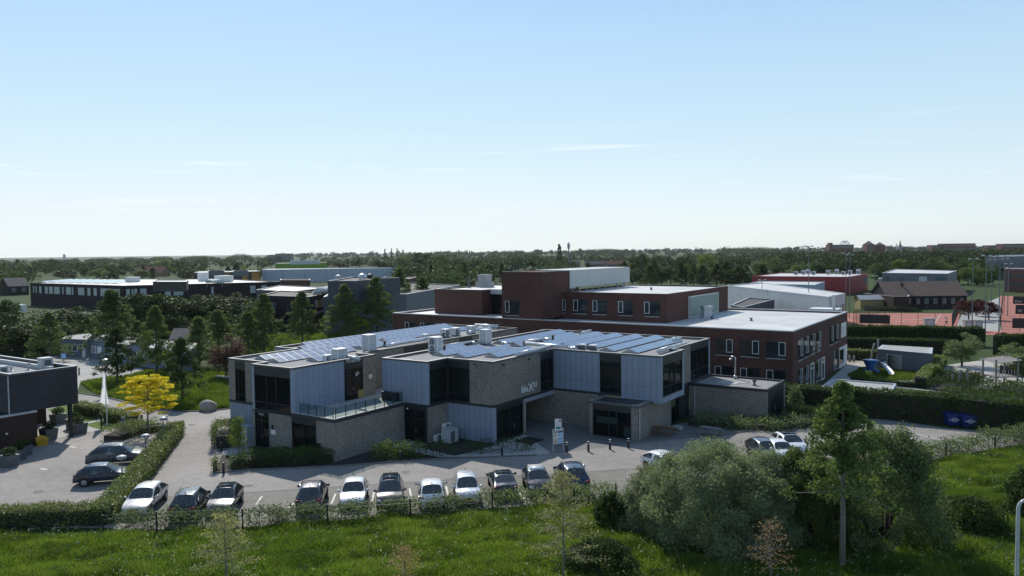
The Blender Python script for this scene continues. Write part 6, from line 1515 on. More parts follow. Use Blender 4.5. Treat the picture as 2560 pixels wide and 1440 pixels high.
p = at(205, 882); r = thing('canopy', 'pale arched canopy over the cabin door', 'canopy', (p.x, p.y, 2.45)); part('roof', M['coping'], r, lambda b: b.prism([(-1.6, -1.3), (1.2, -1.3), (1.2, .2), (-1.6, .2)], 0, .12), org=(0, 0, 0))
house(455, 884, 50, 2.6, 4.2, 6, 'housebrick', 'greytile', 'brown shed with dark roof behind the cabin', 'shed', 'shed', 5)
block('office_building', 'black two storey building with small balcony behind the conical trees', 'building', [(652, 738), (772, 742), (822, 732), (700, 726)], 7.7, 'blackbrick', 'bitumen', 'darkcoping', [(0, 720, 722, 3.5, 5.5), (0, 676, 690, 4.6, 6.2), (1, 786, 792, 4.9, 6.6, 'coping'), (1, 792.5, 801, 4.9, 6.4, 'ochrewall'), (1, 801.5, 809, 4.9, 6.7, 'coping'), (1, 784, 818, 3.6, 3.95, 'whitewall')])
block('industrial_hall', 'low dark hall with pale roof sheets left of the grey halls', 'hall', [(640, 724), (735, 728), (820, 718), (700, 713)], 7.0, 'navywall', 'whiteroof', 'lightgrey')
block('industrial_hall', 'dark grey metal hall behind the lime tree', 'hall', [(808, 742), (1016, 735), (1150, 712), (1000, 706), (850, 716)], 8.0, 'greymetal', 'bitumen', 'lightgrey')
block('industrial_hall', 'tall dark grey box standing on the grey metal hall', 'hall', [(819, 702), (886, 702), (942, 697), (1000, 694), (880, 692)], 11.6, 'navywall', 'bitumen', 'darkcoping', base=7.5)
block('brick_building', 'small dark red building with white door between hall and cypresses', 'building', [(948, 696), (1022, 697), (1042, 692), (965, 691)], 8.0, 'redbrick', 'bitumen', 'lightgrey', [(1, 1024, 1036, 3.5, 5.0, 'white')])
for px, yb, l, s, m in ((906, 700, 'round topped steel vent on the tall dark grey box', 1.5, 'steel'), (846, 700, 'pale square vent on the tall dark grey box', 1.2, 'lightgrey'), (925, 697, 'small black vent on the tall dark grey box', 1.2, 'black'), (848, 738, 'pale box at the front edge of the grey metal hall', 2.8, 'lightgrey')):
    p = at(px, yb, 11.3 if yb < 720 else 7.7); r = thing('roof_vent', l, 'vent', tuple(p)); part('cap', M[m], r, lambda b: b.lathe((0, 0, 0), [(s * .5, 0), (s * .5, s * .4), (s * .62, s * .45), (s * .5, s * .8), (s * .1, s)], 10), org=(0, 0, 0))
r = duct([(788, 733, 7.9), (796, 727, 8.6), (820, 722, 8.6)], .7, 'thick pale duct between the black building and the tall grey box', 8.4, 'offwhite')
block('warehouse', 'long white warehouse wall in front of the green hall', 'warehouse', [(655, 674), (877, 671), (1004, 669.5), (998, 668.4), (668, 671.5)], 8.0, 'palewall', 'whiteroof', 'lightgrey', [(0, a, a + .7, .2, 7.4, 'greymetal') for a in (706, 760, 814, 850)])
block('warehouse', 'low brick and grey building below the long white warehouse', 'warehouse', [(700, 700), (775, 700), (775, 697), (702, 697)], 4.5, 'redbrick', 'bitumen', 'lightgrey')
block('sports_hall', 'bright green striped hall behind the white warehouse', 'hall', [(688, 658.5), (817, 656), (812, 655), (695, 657)], 10.2, 'greenwall', 'whiteroof', 'lightgrey')
block('roof_house', 'white plant box on the bright green hall', 'hall', [(726, 652.5), (800, 651), (795, 650.3), (730, 651.5)], 12.2, 'whitewall', 'whiteroof', 'lightgrey', base=9.7)
block('school_building', 'low black and orange building with grey roof boxes in the distance', 'building', [(484, 682), (650, 678), (640, 675), (500, 677)], 7.2, 'frame', 'greymetal', 'lightgrey', [(0, 502, 516, 1, 6.5, 'ochrewall'), (0, 560, 570, 1, 6.5, 'ochrewall'), (0, 604, 616, 1, 6.5, 'ochrewall'), (0, 628, 648, 1, 6.5, 'ochrewall')])
for x0, x1, l in ((521, 561, 'left grey box on the black and orange building'), (583, 621, 'right grey box on the black and orange building')):
    block('roof_house', l, 'building', [(x0, 677), (x1, 676.3), (x1, 675), (x0, 675.6)], 9.4, 'greymetal', 'greymetal', 'lightgrey', base=6.8)
house(370, 692, 75, 3.2, 8.4, -8, 'housebrick', 'redtile', 'farmhouse with large red tiled roof among the far trees', depth=12, wins=3)
house(48, 738, 46, 4.2, 7.8, 55, 'blackbrick', 'greytile', 'dark gabled house at the left edge of the black office', depth=9)
house(95, 757, 22, 2.4, 3.4, 0, 'whitewall', 'whiteroof', 'white hut in front of the dark gabled house', 'hut', 'hut', 5)
for px, yb, l, w_ in ((15, 776, 'white camper roof at the left edge behind the dark trees', 40), (48, 784, 'second white vehicle roof at the left edge', 30), (12, 792, 'long pale van roof at the left edge', 44)):
    p = at(px, yb); r = thing('parked_van', l, 'van', tuple(p), R(20)); s = w_ / FPX * 240
    part('body', M['white'], r, lambda b: (b.prism([(-s / 2, -1), (s / 2, -1), (s / 2, 1), (-s / 2, 1)], .5, 2.6), b.prism([(-s / 2 + .2, -.9), (s / 2 - .5, -.9), (s / 2 - .5, .9), (-s / 2 + .2, .9)], 2.6, 2.8)), org=(0, 0, 0))
    part('window', M['paneglass'], r, lambda b: b.box(-s / 2 + .4, s / 2 - .6, -1.02, -1.0, 1.5, 2.2), org=(0, 0, 0))
    for x in (-s * .3, s * .3): part('wheel', M['tyre'], r, lambda b: b.tube([(x, -1.02, .35), (x, -.8, .35)], .35, 12), org=(0, 0, 0))
# right hand halls
block('industrial_hall', 'white hall with triangle patterned wall beyond the school', 'hall', [(1815, 713), (2072, 742), (2113, 733), (1905, 706)], 6.8, 'whitewall', 'whiteroof', 'lightgrey', [(1, 2076 + i * 6, 2080 + i * 6, 1.0 + .9 * j, 1.8 + .9 * j, ('ochrewall', 'greymetal', 'palewall')[(i * 2 + j) % 3]) for i in range(6) for j in range(4) if (i + j) % 3])
block('industrial_hall', 'pale blue box hall between the white hall and the red hall', 'hall', [(1870, 709), (2037, 712), (2062, 704), (1900, 702)], 5.2, 'palewall', 'whiteroof', 'lightgrey')
block('industrial_hall', 'bright red hall with roof units beyond the white hall', 'hall', [(1880, 690), (2122, 692), (2170, 684), (1950, 682)], 6.6, 'redwall', 'whiteroof', 'redwall', [(1, 2160, 2169, 2.5, 5.5, 'navywall')])
for i, px in enumerate((1990, 2008, 2020, 2034, 2070, 2092, 2108, 2125, 2146)):
    p = at(px, 687 - (i % 3), 6.4); r = thing('ventilation_unit', 'boxy air unit on the bright red hall roof', 'ventilation unit', tuple(p), 0, 'air units on the red hall')
    part('casing', M['lightgrey'], r, lambda b: (b.obox((0, 0, .2), 1.4, 1.6, 1.2 + .3 * (i % 3)), b.obox((0, 0, 0), 1.0, 1.2, .2)), org=(0, 0, 0)); part('grille', M['grille'], r, lambda b: b.box(-.5, .5, -.84, -.8, .4, 1.2), org=(0, 0, 0))
block('storage_block', 'low dark blue flat building right behind the school roof', 'building', [(1828, 762), (1858, 768), (1936, 748), (1870, 744)], 5.0, 'navywall', 'bitumen', 'coping')
block('office_building', 'white and dark low office beyond the tennis clubhouse', 'building', [(2205, 682), (2370, 684), (2392, 676), (2240, 672)], 7.6, 'greymetal', 'whiteroof', 'lightgrey', [(0, 2215, 2235, 4.4, 6.4), (0, 2250, 2262, 4.4, 6.4), (0, 2300, 2320, 1, 6.4, 'whitewall'), (0, 2340, 2365, 4.4, 6.4)])
block('storage_block', 'white shed wall left of the tennis clubhouse', 'building', [(2195, 697), (2300, 697), (2300, 694), (2200, 694)], 4.6, 'whitewall', 'whiteroof', 'lightgrey', [(0, 2203, 2210, .2, 3.4), (0, 2216, 2232, 2, 3.4)])
ch = house(2316, 772, 196, 3.7, 7.4, -1.5, 'blackbrick', 'rooftile', 'tennis clubhouse with large brown tiled roof', 'clubhouse', 'clubhouse', 10, wins=9)
part('chimney', M['black'], ch, lambda b: b.lathe((-5.2, 3.2, 5.4), [(.4, 0), (.3, 1.0), (.45, 1.1), (.4, 1.7)], 8), org=(0, 0, 0))
for x in (-10.5, -3, 4, 10.6): part('veranda_post', M['frame'], ch, lambda b: b.box(x - .1, x + .1, -.5, -.3, 0, 3.6), org=(0, 0, 0))
house(2193, 774, 82, 2.9, 3.9, -1.5, 'yellowwall', 'tray', 'straw yellow shed with striped corrugated roof beside the clubhouse', 'shed', 'shed', 4, wins=0)
block('storage_block', 'brown brick lean-to between the yellow shed and the clubhouse', 'building', [(2234, 741), (2272, 741), (2275, 732), (2160, 733)], 3.9, 'brownbrick', 'bitumen', 'lightgrey')
block('apartment_building', 'brick flats with two rows of small windows at the right edge', 'building', [(2512, 672), (2640, 674), (2660, 668), (2520, 668)], 8.6, 'farbrick', 'greymetal', 'lightgrey', [(0, 2514 + i * 9, 2518 + i * 9, z, z + 1.3) for i in range(9) for z in (2.2, 5.2)])
block('sports_hall', 'large blue grey hall with pale roof at the upper right edge', 'hall', [(2464, 643), (2640, 638), (2660, 634), (2500, 637)], 11.5, 'greymetal', 'greymetal', 'lightgrey')
for px, yb, w_, l in ((1480, 672, 26, 0), (1505, 671, 24, 0), (1530, 672, 26, 0), (1556, 670, 26, 0), (1440, 668, 22, 0), (1610, 666, 30, 0), (1648, 664, 30, 0), (1700, 662, 34, 0), (1950, 668, 40, 0), (1992, 664, 36, 0), (2080, 666, 46, 0), (2170, 672, 50, 0), (2225, 668, 56, 0), (2286, 662, 50, 0), (2330, 660, 40, 0), (2130, 656, 34, 0), (2240, 652, 36, 0), (2360, 654, 50, 0), (2420, 650, 50, 0), (2540, 660, 46, 0), (2480, 650, 34, 0), (1860, 660, 30, 0), (1760, 656, 30, 0), (1350, 666, 22, 0), (1310, 662, 20, 0), (300, 676, 20, 0), (180, 668, 20, 0), (2390, 645, 60, 0), (2300, 642, 50, 0), (2180, 643, 44, 0)):
    house(px, yb, w_, 4.2, 7.2, rnd.choice((-6, 2, 8, 82)), rnd.choice(('housebrick', 'greymetal', 'whitewall')), rnd.choice(('greytile', 'redtile', 'greytile')), 'small pitched roof house among the distant trees', group='distant houses')
# skyline landmarks
def far(px, d): return at(px, 640 - (px - 200) * .0105 + H * FPX / d)
def zpix(py, px, d): p = far(px, d); return zat(p, py)
def far_block(name, label, cat, x0, x1, yt, d, wall, wins=0, depth=14, z0=0):
    p = far((x0 + x1) / 2, d); w = (x1 - x0) / FPX * d; h = zpix(yt, (x0 + x1) / 2, d)
    r = thing(name, label, cat, tuple(p), YAW)
    part('wall', M[wall], r, lambda b: b.box(-w / 2, w / 2, 0, depth, 0, h), org=(0, 0, 0)); part('roof', M['greytile'], r, lambda b: b.box(-w / 2 - .3, w / 2 + .3, -.3, depth + .3, h, h + .5), org=(0, 0, 0))
    for k in range(wins):
        part('window', M['paneglass'], r, lambda b: b.box(-w / 2 + .6, w / 2 - .6, -.1, -.01, h * (k + .35) / wins, h * (k + .75) / wins), org=(0, 0, 0))
    return r, w, h
far_block('apartment_building', 'wide dark brick flats on the right skyline', 'building', 2357, 2438, 609.5, 1150, 'farbrick', 4)
far_block('apartment_building', 'low brick wing left of the wide skyline flats', 'building', 2330, 2354, 613.5, 1150, 'farbrick', 3)
far_block('apartment_building', 'dark brick flats at the far right end of the skyline', 'building', 2504, 2580, 610, 1150, 'farbrick', 3)
far_block('apartment_building', 'small brick block near the far right end of the skyline', 'building', 2470, 2490, 614, 1150, 'farbrick', 2)
r, w, h = far_block('apartment_building', 'dark brick block below the pale arches on the skyline', 'building', 2073, 2134, 612.5, 1200, 'farbrick', 3)
part('stair_tower', M['farbrick'], r, lambda b: b.box(-w / 2 - .1, -w / 2 + 5, -.5, 8, 0, h + 3.5), org=(0, 0, 0))
def arch(px0, px1, yt, d, label, th=1.2):
    p = far((px0 + px1) / 2, d); w = (px1 - px0) / FPX * d; zt = zpix(yt, (px0 + px1) / 2, d); r = thing('bridge_arch', label, 'bridge', tuple(p), YAW)
    z0 = 8
    for y in (0, 12): part('arch', M['whitewall'], r, lambda b: b.tube([(-w / 2 * math.cos(a), y, z0 + (zt - z0) * math.sin(a)) for a in np.linspace(0, PI, 15)], th, 5), org=(0, 0, 0))
    part('hanger', M['whitewall'], r, lambda b: [b.tube([(-w / 2 * math.cos(a), 0, z0), (-w / 2 * math.cos(a), 0, z0 + (zt - z0) * math.sin(a))], th * .35, 4) for a in np.linspace(.5, PI - .5, 7)], org=(0, 0, 0))
    part('deck', M['concrete'], r, lambda b: b.box(-w / 2, w / 2, 0, 12, z0 - 1, z0), org=(0, 0, 0))
arch(2103, 2127, 602.5, 1500, 'pale arched bridge rising behind the brick block on the skyline', .8); arch(2000, 2022, 614.5, 2000, 'low thin arched bridge left of the skyline block', .7)
p = far(2190, 1050); r = thing('apartment_building', 'dark block with two pointed gables on the skyline', 'building', tuple(p), YAW); s = 1050 / FPX
zz = zpix(611, 2190, 1050); z2 = zpix(603.5, 2190, 1050); w = 46 * s
part('wall', M['farbrick'], r, lambda b: (b.box(-w / 2, -w * .06, 0, 14, 0, zz), b.box(-w * .06, w * .14, 1.5, 14, 0, zz - 1.5), b.box(w * .14, w / 2, 0, 14, 0, zz - .5)), org=(0, 0, 0))
part('roof', M['greytile'], r, lambda b: (b.tube([(-w * .28, 7, zz), (-w * .28, 7, z2 + 1)], [w * .31, .2], 4), b.tube([(w * .32, 7, zz - .5), (w * .32, 7, zz + 3)], [w * .24, .2], 4)), org=(0, 0, 0))
part('window', M['paneglass'], r, lambda b: [b.box(-w / 2 + 1, -w * .1, -.1, -.01, z, z + 1.4) for z in np.arange(2, zz - 2, 3.2)], org=(0, 0, 0))
p = far(2252, 2600); r = thing('church', 'distant church with slim pointed spire on the skyline', 'church', tuple(p), YAW); zt = zpix(599.5, 2252, 2600)
part('tower', M['greymetal'], r, lambda b: b.box(-4.5, 4.5, 0, 9, 0, zt * .5), org=(0, 0, 0)); part('spire', M['greytile'], r, lambda b: b.tube([(0, 4.5, zt * .5), (0, 4.5, zt * .62), (0, 4.5, zt)], [6, 3.2, .1], 8), org=(0, 0, 0)); part('nave', M['farbrick'], r, lambda b: b.box(-14, 14, 4, 18, 0, zt * .3), org=(0, 0, 0))
for px, yt, w_, l in ((2242, 611, 2.4, 'pale grain tower left of the church spire'), (160, 637, 5, 'lone pale tower block on the left horizon')):
    d = 2600; p = far(px, d); r = thing('tower_block', l, 'tower', tuple(p), YAW); w = w_ / FPX * d; z = zpix(yt, px, d)
    part('wall', M['palewall'], r, lambda b: b.box(-w / 2, w / 2, 0, w, 0, z), org=(0, 0, 0)); part('roof', M['greymetal'], r, lambda b: b.box(-w * .35, w * .35, w * .15, w * .85, z, z + 1.5), org=(0, 0, 0))
far_block('apartment_building', 'grey blue flats on the skyline above the white warehouse', 'building', 669, 690, 638, 1300, 'greymetal', 3); far_block('apartment_building', 'taller grey blue flats on the skyline above the white warehouse', 'building', 688, 730, 634.5, 1300, 'greymetal', 4)
far_block('barn', 'white roofed barn among the far tree rows on the left', 'barn', 424, 447, 651, 1300, 'whitewall', 1)
p = at(1422, 668); r = thing('telecom_mast', 'tall telecom mast with antenna head on the skyline', 'mast', tuple(p)); z = zat(p, 604)
part('pole', M['mast'], r, lambda b: b.tube([(0, 0, 0), (0, 0, z * .93), (0, 0, z)], [.9, .5, .1], 8), org=(0, 0, 0)); part('antenna', M['offwhite'], r, lambda b: [b.box(x - .3, x + .3, y - .3, y + .3, z * .74, z * .93) for x, y in ((-1.2, 0), (1.2, 0), (0, -1.2), (0, 1.2))], org=(0, 0, 0)); part('platform', M['mast'], r, lambda b: b.lathe((0, 0, z * .72), [(1.6, 0), (1.6, .3)], 8), org=(0, 0, 0))
# ---------------------------------------------------------------- tennis club
def mast(px, yb, yt, label, head=True):
    p = at(px, yb); z = zat(p, yt); r = thing('floodlight_mast', label, 'light mast', tuple(p), YAW, 'floodlight masts of the sports ground')
    part('pole', M['mast'], r, lambda b: b.tube([(0, 0, 0), (0, 0, z)], [.11, .07], 8), org=(0, 0, 0))
    if head:
        part('crossarm', M['mast'], r, lambda b: b.box(-.9, .9, -.05, .05, z - .08, z + .02), org=(0, 0, 0))
        for x in (-.7, .7): part('floodlight', M['lightgrey'], r, lambda b: b.obox((x, -.2, z), .5, .4, .2, 0), org=(0, 0, 0))
for q in ((2021, 800, 616, 'floodlight mast in front of the white hall'), (1905, 790, 700, 'short lamp mast behind the right end of the school'), (2114, 792, 634, 'left of two close masts right of the white hall'), (2123, 795, 638, 'right of two close masts right of the white hall'), (2430, 832, 648, 'floodlight mast left of the plum red trees'), (2463, 832, 640, 'tallest floodlight mast by the plum red trees'), (2478, 775, 650, 'thin mast behind the plum red trees'), (2497, 832, 642, 'mast right of the plum red trees'), (2510, 770, 648, 'thin mast in front of the brick flats'), (2519, 790, 660, 'rightmost mast in front of the brick flats'), (2186, 745, 690, 'short mast left of the clubhouse roof'), (1663, 700, 620, 'distant floodlight mast over the tree row'), (1740, 705, 618, 'second distant floodlight mast over the tree row')):
    mast(*q)
def fence(pts, h, label, step=3.0, name='court_fence', cat='fence', post='postgreen', wires=6, pr=.05, zs=None):
    P = [at(*q) for q in pts]; r = thing(name, label, cat, tuple(P[0])); W_ = []
    for i in range(len(P) - 1):
        d = P[i + 1] - P[i]; n = max(1, round(d.length / step))
        for k in range(n + (1 if i == len(P) - 2 else 0)):
            c = P[i] + d * k / n - P[0]; part('post', M[post], r, lambda b: b.tube([c, c + Vector((0, 0, h))], pr, 6), org=(0, 0, 0))
    for k in range(wires):
        z = h * (k + 1) / wires - .03
        part('wire', M[post], r, lambda b: b.tube([p - P[0] + Vector((0, 0, z)) for p in P], .02 if wires > 3 else .012, 4), org=(0, 0, 0))
    return r
fence([(2133, 815), (2380, 823)], 3.2, 'tall wire fence along the near side of the tennis court'); fence([(2133, 815), (2200, 783)], 3.2, 'tall wire fence along the left side of the tennis court', 2.0); fence([(2380, 823), (2396, 784)], 3.2, 'tall wire fence at the right end of the tennis court', 2.0)
fence([(2395, 784), (2200, 783)], 2.0, 'low wire fence behind the tennis court', 4); fence([(2500, 829), (2700, 834)], 3.2, 'tall wire fence of the right tennis court', 3); fence([(2500, 829), (2508, 742)], 3.2, 'tall wire fence on the left of the right court', 4)
def screen(x0, y0, x1, y1, z0, z1, label, txt=None):
    a, b_ = at(x0, y0), at(x1, y1); d = b_ - a; r = thing('wind_screen', label, 'wind screen', tuple(a + Vector((0, 0, z0))), math.atan2(d.y, d.x))
    part('sheet', M['mesh'], r, lambda b: b.box(0, d.length, -.16, -.08, 0, z1 - z0), org=(0, 0, 0))
    part('eyelet', M['lightgrey'], r, lambda b: [b.box(x - .06, x + .06, -.18, -.16, z1 - z0 - .15, z1 - z0 - .03) for x in (.2, d.length / 2, d.length - .2)], org=(0, 0, 0))
    if txt: t_ = text_part('lettering', txt, r, r.location, .9, (1, 0, 0), (0, 0, 1), 'offwhite', .01); t_.location = Vector((.5, -.2, .5))
screen(2150, 815.5, 2225, 818, .7, 2.6, 'long dark wind screen on the near fence of the tennis court'); screen(2530, 830, 2600, 832, .8, 2.8, 'dark wind screen on the right court fence'); screen(2532, 763, 2620, 764, .4, 2.6, 'dark wind screen reading Kwa on the far right fence', 'Kwa'); screen(2538, 788, 2620, 789, .3, 2.6, 'dark wind screen with a white W on the right court', 'W')
for px, yb, l, w_ in ((2325, 824, 'grey shelter cabinet with a square window by the tennis court', 2.0), (2423, 829, 'left grey hut by the path between the courts', 1.6), (2448, 829, 'right grey hut by the path between the courts', 1.4)):
    p = at(px, yb); r = thing('cabinet', l, 'cabinet', tuple(p), YAW)
    part('casing', M['concrete'], r, lambda b: (b.box(-w_ / 2, w_ / 2, 0, .9, 0, 2.2), b.box(-w_ / 2 - .06, w_ / 2 + .06, -.06, .96, 2.2, 2.3)), org=(0, 0, 0)); part('panel', M['lightgrey'], r, lambda b: b.box(-w_ * .28, w_ * .28, -.03, .0, .95, 1.9), org=(0, 0, 0))
# ---------------------------------------------------------------- street furniture
def O(): return (0, 0, 0)
for px, py, l in ((1417, 1131, 'black bollard beside the right leg of the information board'), (1471, 1129, 'black bollard at the left edge of the sunlit notch before the pavilion'), (1525, 1124, 'black bollard in front of the middle of the glazed pavilion'), (1571, 1121, 'black bollard in front of the right brick pier of the pavilion')):
    r = thing('bollard', l, 'bollard', tuple(at(px, py)), 0, 'black bollards in front of the pavilion')
    part('post', M['black'], r, lambda b: b.lathe((0, 0, 0), [(.11, 0), (.1, .03), (.1, .80), (.09, .84)], 12), org=O()); part('cap', M['lightgrey'], r, lambda b: b.lathe((0, 0, .84), [(.105, 0), (.1, .03), (.0, .045)], 12), org=O())
    part('reflector', M['white'], r, lambda b: b.lathe((0, 0, .66), [(.102, 0), (.102, .05)], 12), org=O())
for px, py, l, h in ((355, 1057, 'short black bollard behind the golden yellow tree', .85), (559, 1185, 'black bollard beside the small square shrub', .9), (553, 1128, 'black bollard beside the leafy shrub by the cabinet', .8), (1001, 1152, 'dark post among the sunlit loose shrubs at the kerb', .8), (1255, 1140, 'dark stump post at the right end of the thin young hedge', .7), (198, 938, 'dark bollard at the corner of the pale car park', 1.1)):
    r = thing('bollard', l, 'bollard', tuple(at(px, py)), 0); part('post', M['black'], r, lambda b: b.lathe((0, 0, 0), [(.1, 0), (.1, h - .04), (.08, h)], 10), org=O()); part('reflector', M['grille'], r, lambda b: b.lathe((0, 0, h * .75), [(.103, 0), (.103, .06)], 10), org=O())
# information board
a, b_ = at(1383, 1132), at(1408, 1128); d = b_ - a; r = thing('information_board', 'information board with blue header and four panels on two silver legs', 'sign', tuple(a), math.atan2(d.y, d.x)); w = d.length; zt = 1.98
for x in (0, w): part('leg', M['lightgrey'], r, lambda b: b.tube([(x, 0, 0), (x, 0, zt)], .04, 8), org=O())
pn = part('panel', M['white'], r, lambda b: b.box(.05, w - .05, -.03, .03, .72, zt - .06), org=O())
M['blueprint'] = pm('dark_blue_print', (.03, .05, .16), .5); M['lightblue'] = pm('light_blue_print', (.30, .50, .75), .5); M['beige'] = pm('beige_map_print', (.50, .46, .36), .5, var=.2, scale=6); M['teal'] = pm('teal_print', (.02, .28, .24), .5); M['magenta'] = pm('dark_red_print', (.20, .01, .06), .5)
part('header', M['blueprint'], pn, lambda b: b.box(.06, w - .06, -.036, -.03, zt - .28, zt - .07), org=O())
part('header_text', M['white'], pn, lambda b: b.box(.14, w - .14, -.04, -.036, zt - .19, zt - .14), org=O())
for i, (m, x0, x1, z0, z1) in enumerate((('lightblue', .46, .96, 1.30, 1.62), ('lightblue', .46, .96, .78, 1.12), ('beige', .05, .42, 1.28, 1.66), ('beige', .05, .42, .76, 1.2))): part('notice', M[m], pn, lambda b: b.box(w * x0 if x0 > .2 else .07, w * x1 - .02, -.037, -.03, z0, z1), org=O())
for z in (1.14, 1.64): part('notice_title', M['blueprint'], pn, lambda b: b.box(w * .46, w * .96, -.038, -.03, z, z + .06), org=O())
p = at(1396, 1104); r = thing('wall_sign', 'white sign with teal field and dark dot standing behind the information board', 'sign', tuple(p), R(25)); part('post', M['lightgrey'], r, lambda b: b.box(-.05, .05, 0, .06, 0, .9), org=O())
pn = part('panel', M['white'], r, lambda b: b.box(-.30, .30, -.05, 0, .9, 2.05), org=O()); part('emblem', M['teal'], pn, lambda b: b.box(-.18, .24, -.055, -.05, 1.0, 1.36), org=O()); part('emblem', M['magenta'], pn, lambda b: b.tube([(.16, -.05, 1.88), (.16, -.056, 1.88)], .1, 12), org=O()); part('text_line', M['lightgrey'], pn, lambda b: [b.box(-.22, .12, -.054, -.05, z, z + .04) for z in (1.5, 1.6)], org=O())
p = at(1355, 1107); r = thing('door_mat', 'black door mat at the glass entrance', 'mat', (p.x - 1.3, p.y, .05)); part('mat', M['black'], r, lambda b: b.box(-.9, .9, -1.0, 1.0, 0, .02), org=O()); part('edge', M['frame'], r, lambda b: b.box(-.95, .95, -1.05, -1.0, 0, .022), org=O())
p = at(655, 1132); r = thing('door_mat', 'black door mat in front of the left office door', 'mat', (p.x, p.y, .05)); part('mat', M['black'], r, lambda b: b.box(-1.0, .8, -1.0, .2, 0, .02), org=O()); part('edge', M['frame'], r, lambda b: b.box(-1.05, .85, -1.05, -1.0, 0, .022), org=O())
# picnic tables
def picnic(px, py, mat, rz, label):
    r = thing('picnic_table', label, 'picnic table', tuple(at(px, py)), R(rz), 'picnic tables beside the pavilion')
    part('table_top', M[mat], r, lambda b: [b.box(-.95, .95, y, y + .135, .72, .76) for y in np.arange(-.37, .3, .148)], org=O())
    for s in (-1, 1): part('bench', M[mat], r, lambda b: [b.box(-.95, .95, s * .72 + y, s * .72 + y + .13, .43, .47) for y in (-.14, .01)], org=O())
    for x in (-.7, .7):
        for s in (-1, 1): part('leg', M[mat], r, lambda b: b.tube([(x, s * .72, 0), (x, s * .25, .72)], .05, 4), org=O())
        part('cross_beam', M[mat], r, lambda b: b.box(x - .03, x + .03, -.82, .82, .36, .43), org=O())
picnic(1662, 1088, 'wood', 2, 'brown wooden picnic table against the pavilion side wall'); picnic(1776, 1089, 'greywood', -4, 'weathered grey picnic table beside the leafy ground cover')
p = at(1682, 1071); r = thing('rock_pile', 'pile of pale stones at the corner of the pavilion wall', 'stones', tuple(p))
for i in range(7):
    q = Vector((rnd.uniform(-.8, .8), rnd.uniform(-.3, .3), 0)); s = rnd.uniform(.2, .34); part('stone', M['concrete'], r, lambda b: b.lathe(q, [(s * .8, 0), (s, s * .4), (s * .7, s * .8), (s * .1, s)], 7), True, org=O())
# containers
def container(px, py, label, tilt=0):
    r = thing('waste_container', label, 'container', tuple(at(px, py)), R(28), 'blue waste containers before the tall hedge')
    M.setdefault('binblue', pm('blue_container_plastic', (.014, .03, .16), .45, var=.1))
    part('body', M['binblue'], r, lambda b: (b.tube([(0, 0, .16), (0, 0, 1.05)], [.80, .92], 4), b.box(-.70, .70, -.68, .68, 1.05, 1.12)), org=O()) if False else part('body', M['binblue'], r, lambda b: (b.face([(-.56, -.45, .16), (.56, -.45, .16), (.68, -.55, 1.1), (-.68, -.55, 1.1)]), b.face([(.56, .45, .16), (-.56, .45, .16), (-.68, .55, 1.1), (.68, .55, 1.1)]), b.face([(.56, -.45, .16), (.56, .45, .16), (.68, .55, 1.1), (.68, -.55, 1.1)]), b.face([(-.56, .45, .16), (-.56, -.45, .16), (-.68, -.55, 1.1), (-.68, .55, 1.1)]), b.box(-.56, .56, -.45, .45, .14, .16), b.box(-.72, .72, -.59, .59, 1.1, 1.15)), org=O())
    part('lid', M['binblue'], r, lambda b: (b.prism([(-.72, -.59), (.72, -.59), (.72, .6), (-.72, .6)], 1.15, 1.2), b.face([(-.72, -.59, 1.2), (.72, -.59, 1.2), (.66, .3, 1.38), (-.66, .3, 1.38)]), b.face([(-.72, .6, 1.2), (-.66, .3, 1.38), (.66, .3, 1.38), (.72, .6, 1.2)]), b.face([(.72, -.59, 1.2), (.72, .6, 1.2), (.66, .3, 1.38)]), b.face([(-.72, .6, 1.2), (-.72, -.59, 1.2), (-.66, .3, 1.38)])), org=O())
    for x in (-.45, .45):
        for y in (-.36, .36): part('wheel', M['tyre'], r, lambda b: b.tube([(x - .03, y, .08), (x + .03, y, .08)], .085, 10), org=O())
    lg = part('logo', M['white'], r, lambda b: (b.tube([(.26 * math.cos(t), -.535 - .02 * math.sin(t), .66 + .17 * math.sin(t)) for t in np.linspace(0, 2 * PI, 17)], .025, 5), b.box(-.5, .42, -.56, -.53, .64, .69)), org=O())
    for s in (-1, 1): part('handle', M['black'], r, lambda b: b.tube([(s * .68, -.2, 1.0), (s * .78, -.2, 1.0), (s * .78, .2, 1.0), (s * .68, .2, 1.0)], .025, 6), org=O())
container(2380, 1064, 'blue waste container with white ring logo, the left one'); container(2420, 1068, 'blue waste container with white ring logo, the right one')
# lamps and signs on the left
def mush(px, py, yt, label):
    p = at(px, py); z = zat(p, yt); r = thing('street_lamp', label, 'street lamp', tuple(p), 0, 'mushroom lamps along the long hedge')
    part('pole', M['mast'], r, lambda b: b.tube([(0, 0, 0), (0, 0, z - .3)], [.055, .045], 8), org=O()); part('lamp_head', M['lightgrey'], r, lambda b: b.lathe((0, 0, z - .32), [(.05, 0), (.3, .06), (.34, .12)], 16), True, org=O())
    part('lamp_hat', M['lightgrey'], r, lambda b: b.lathe((0, 0, z - .14), [(.36, 0), (.33, .07), (.18, .13), (.01, .15)], 16), True, org=O()); part('lamp_glass', M['frame'], r, lambda b: b.lathe((0, 0, z - .2), [(.30, 0), (.30, .06)], 16), org=O())
mush(306, 1215, 1138, 'mushroom lamp in front of the small slate blue hatchback'); mush(366, 1158, 1085, 'mushroom lamp in front of the blue grey off-roader'); mush(410, 1118, 1042, 'mushroom lamp nearest the golden yellow tree')
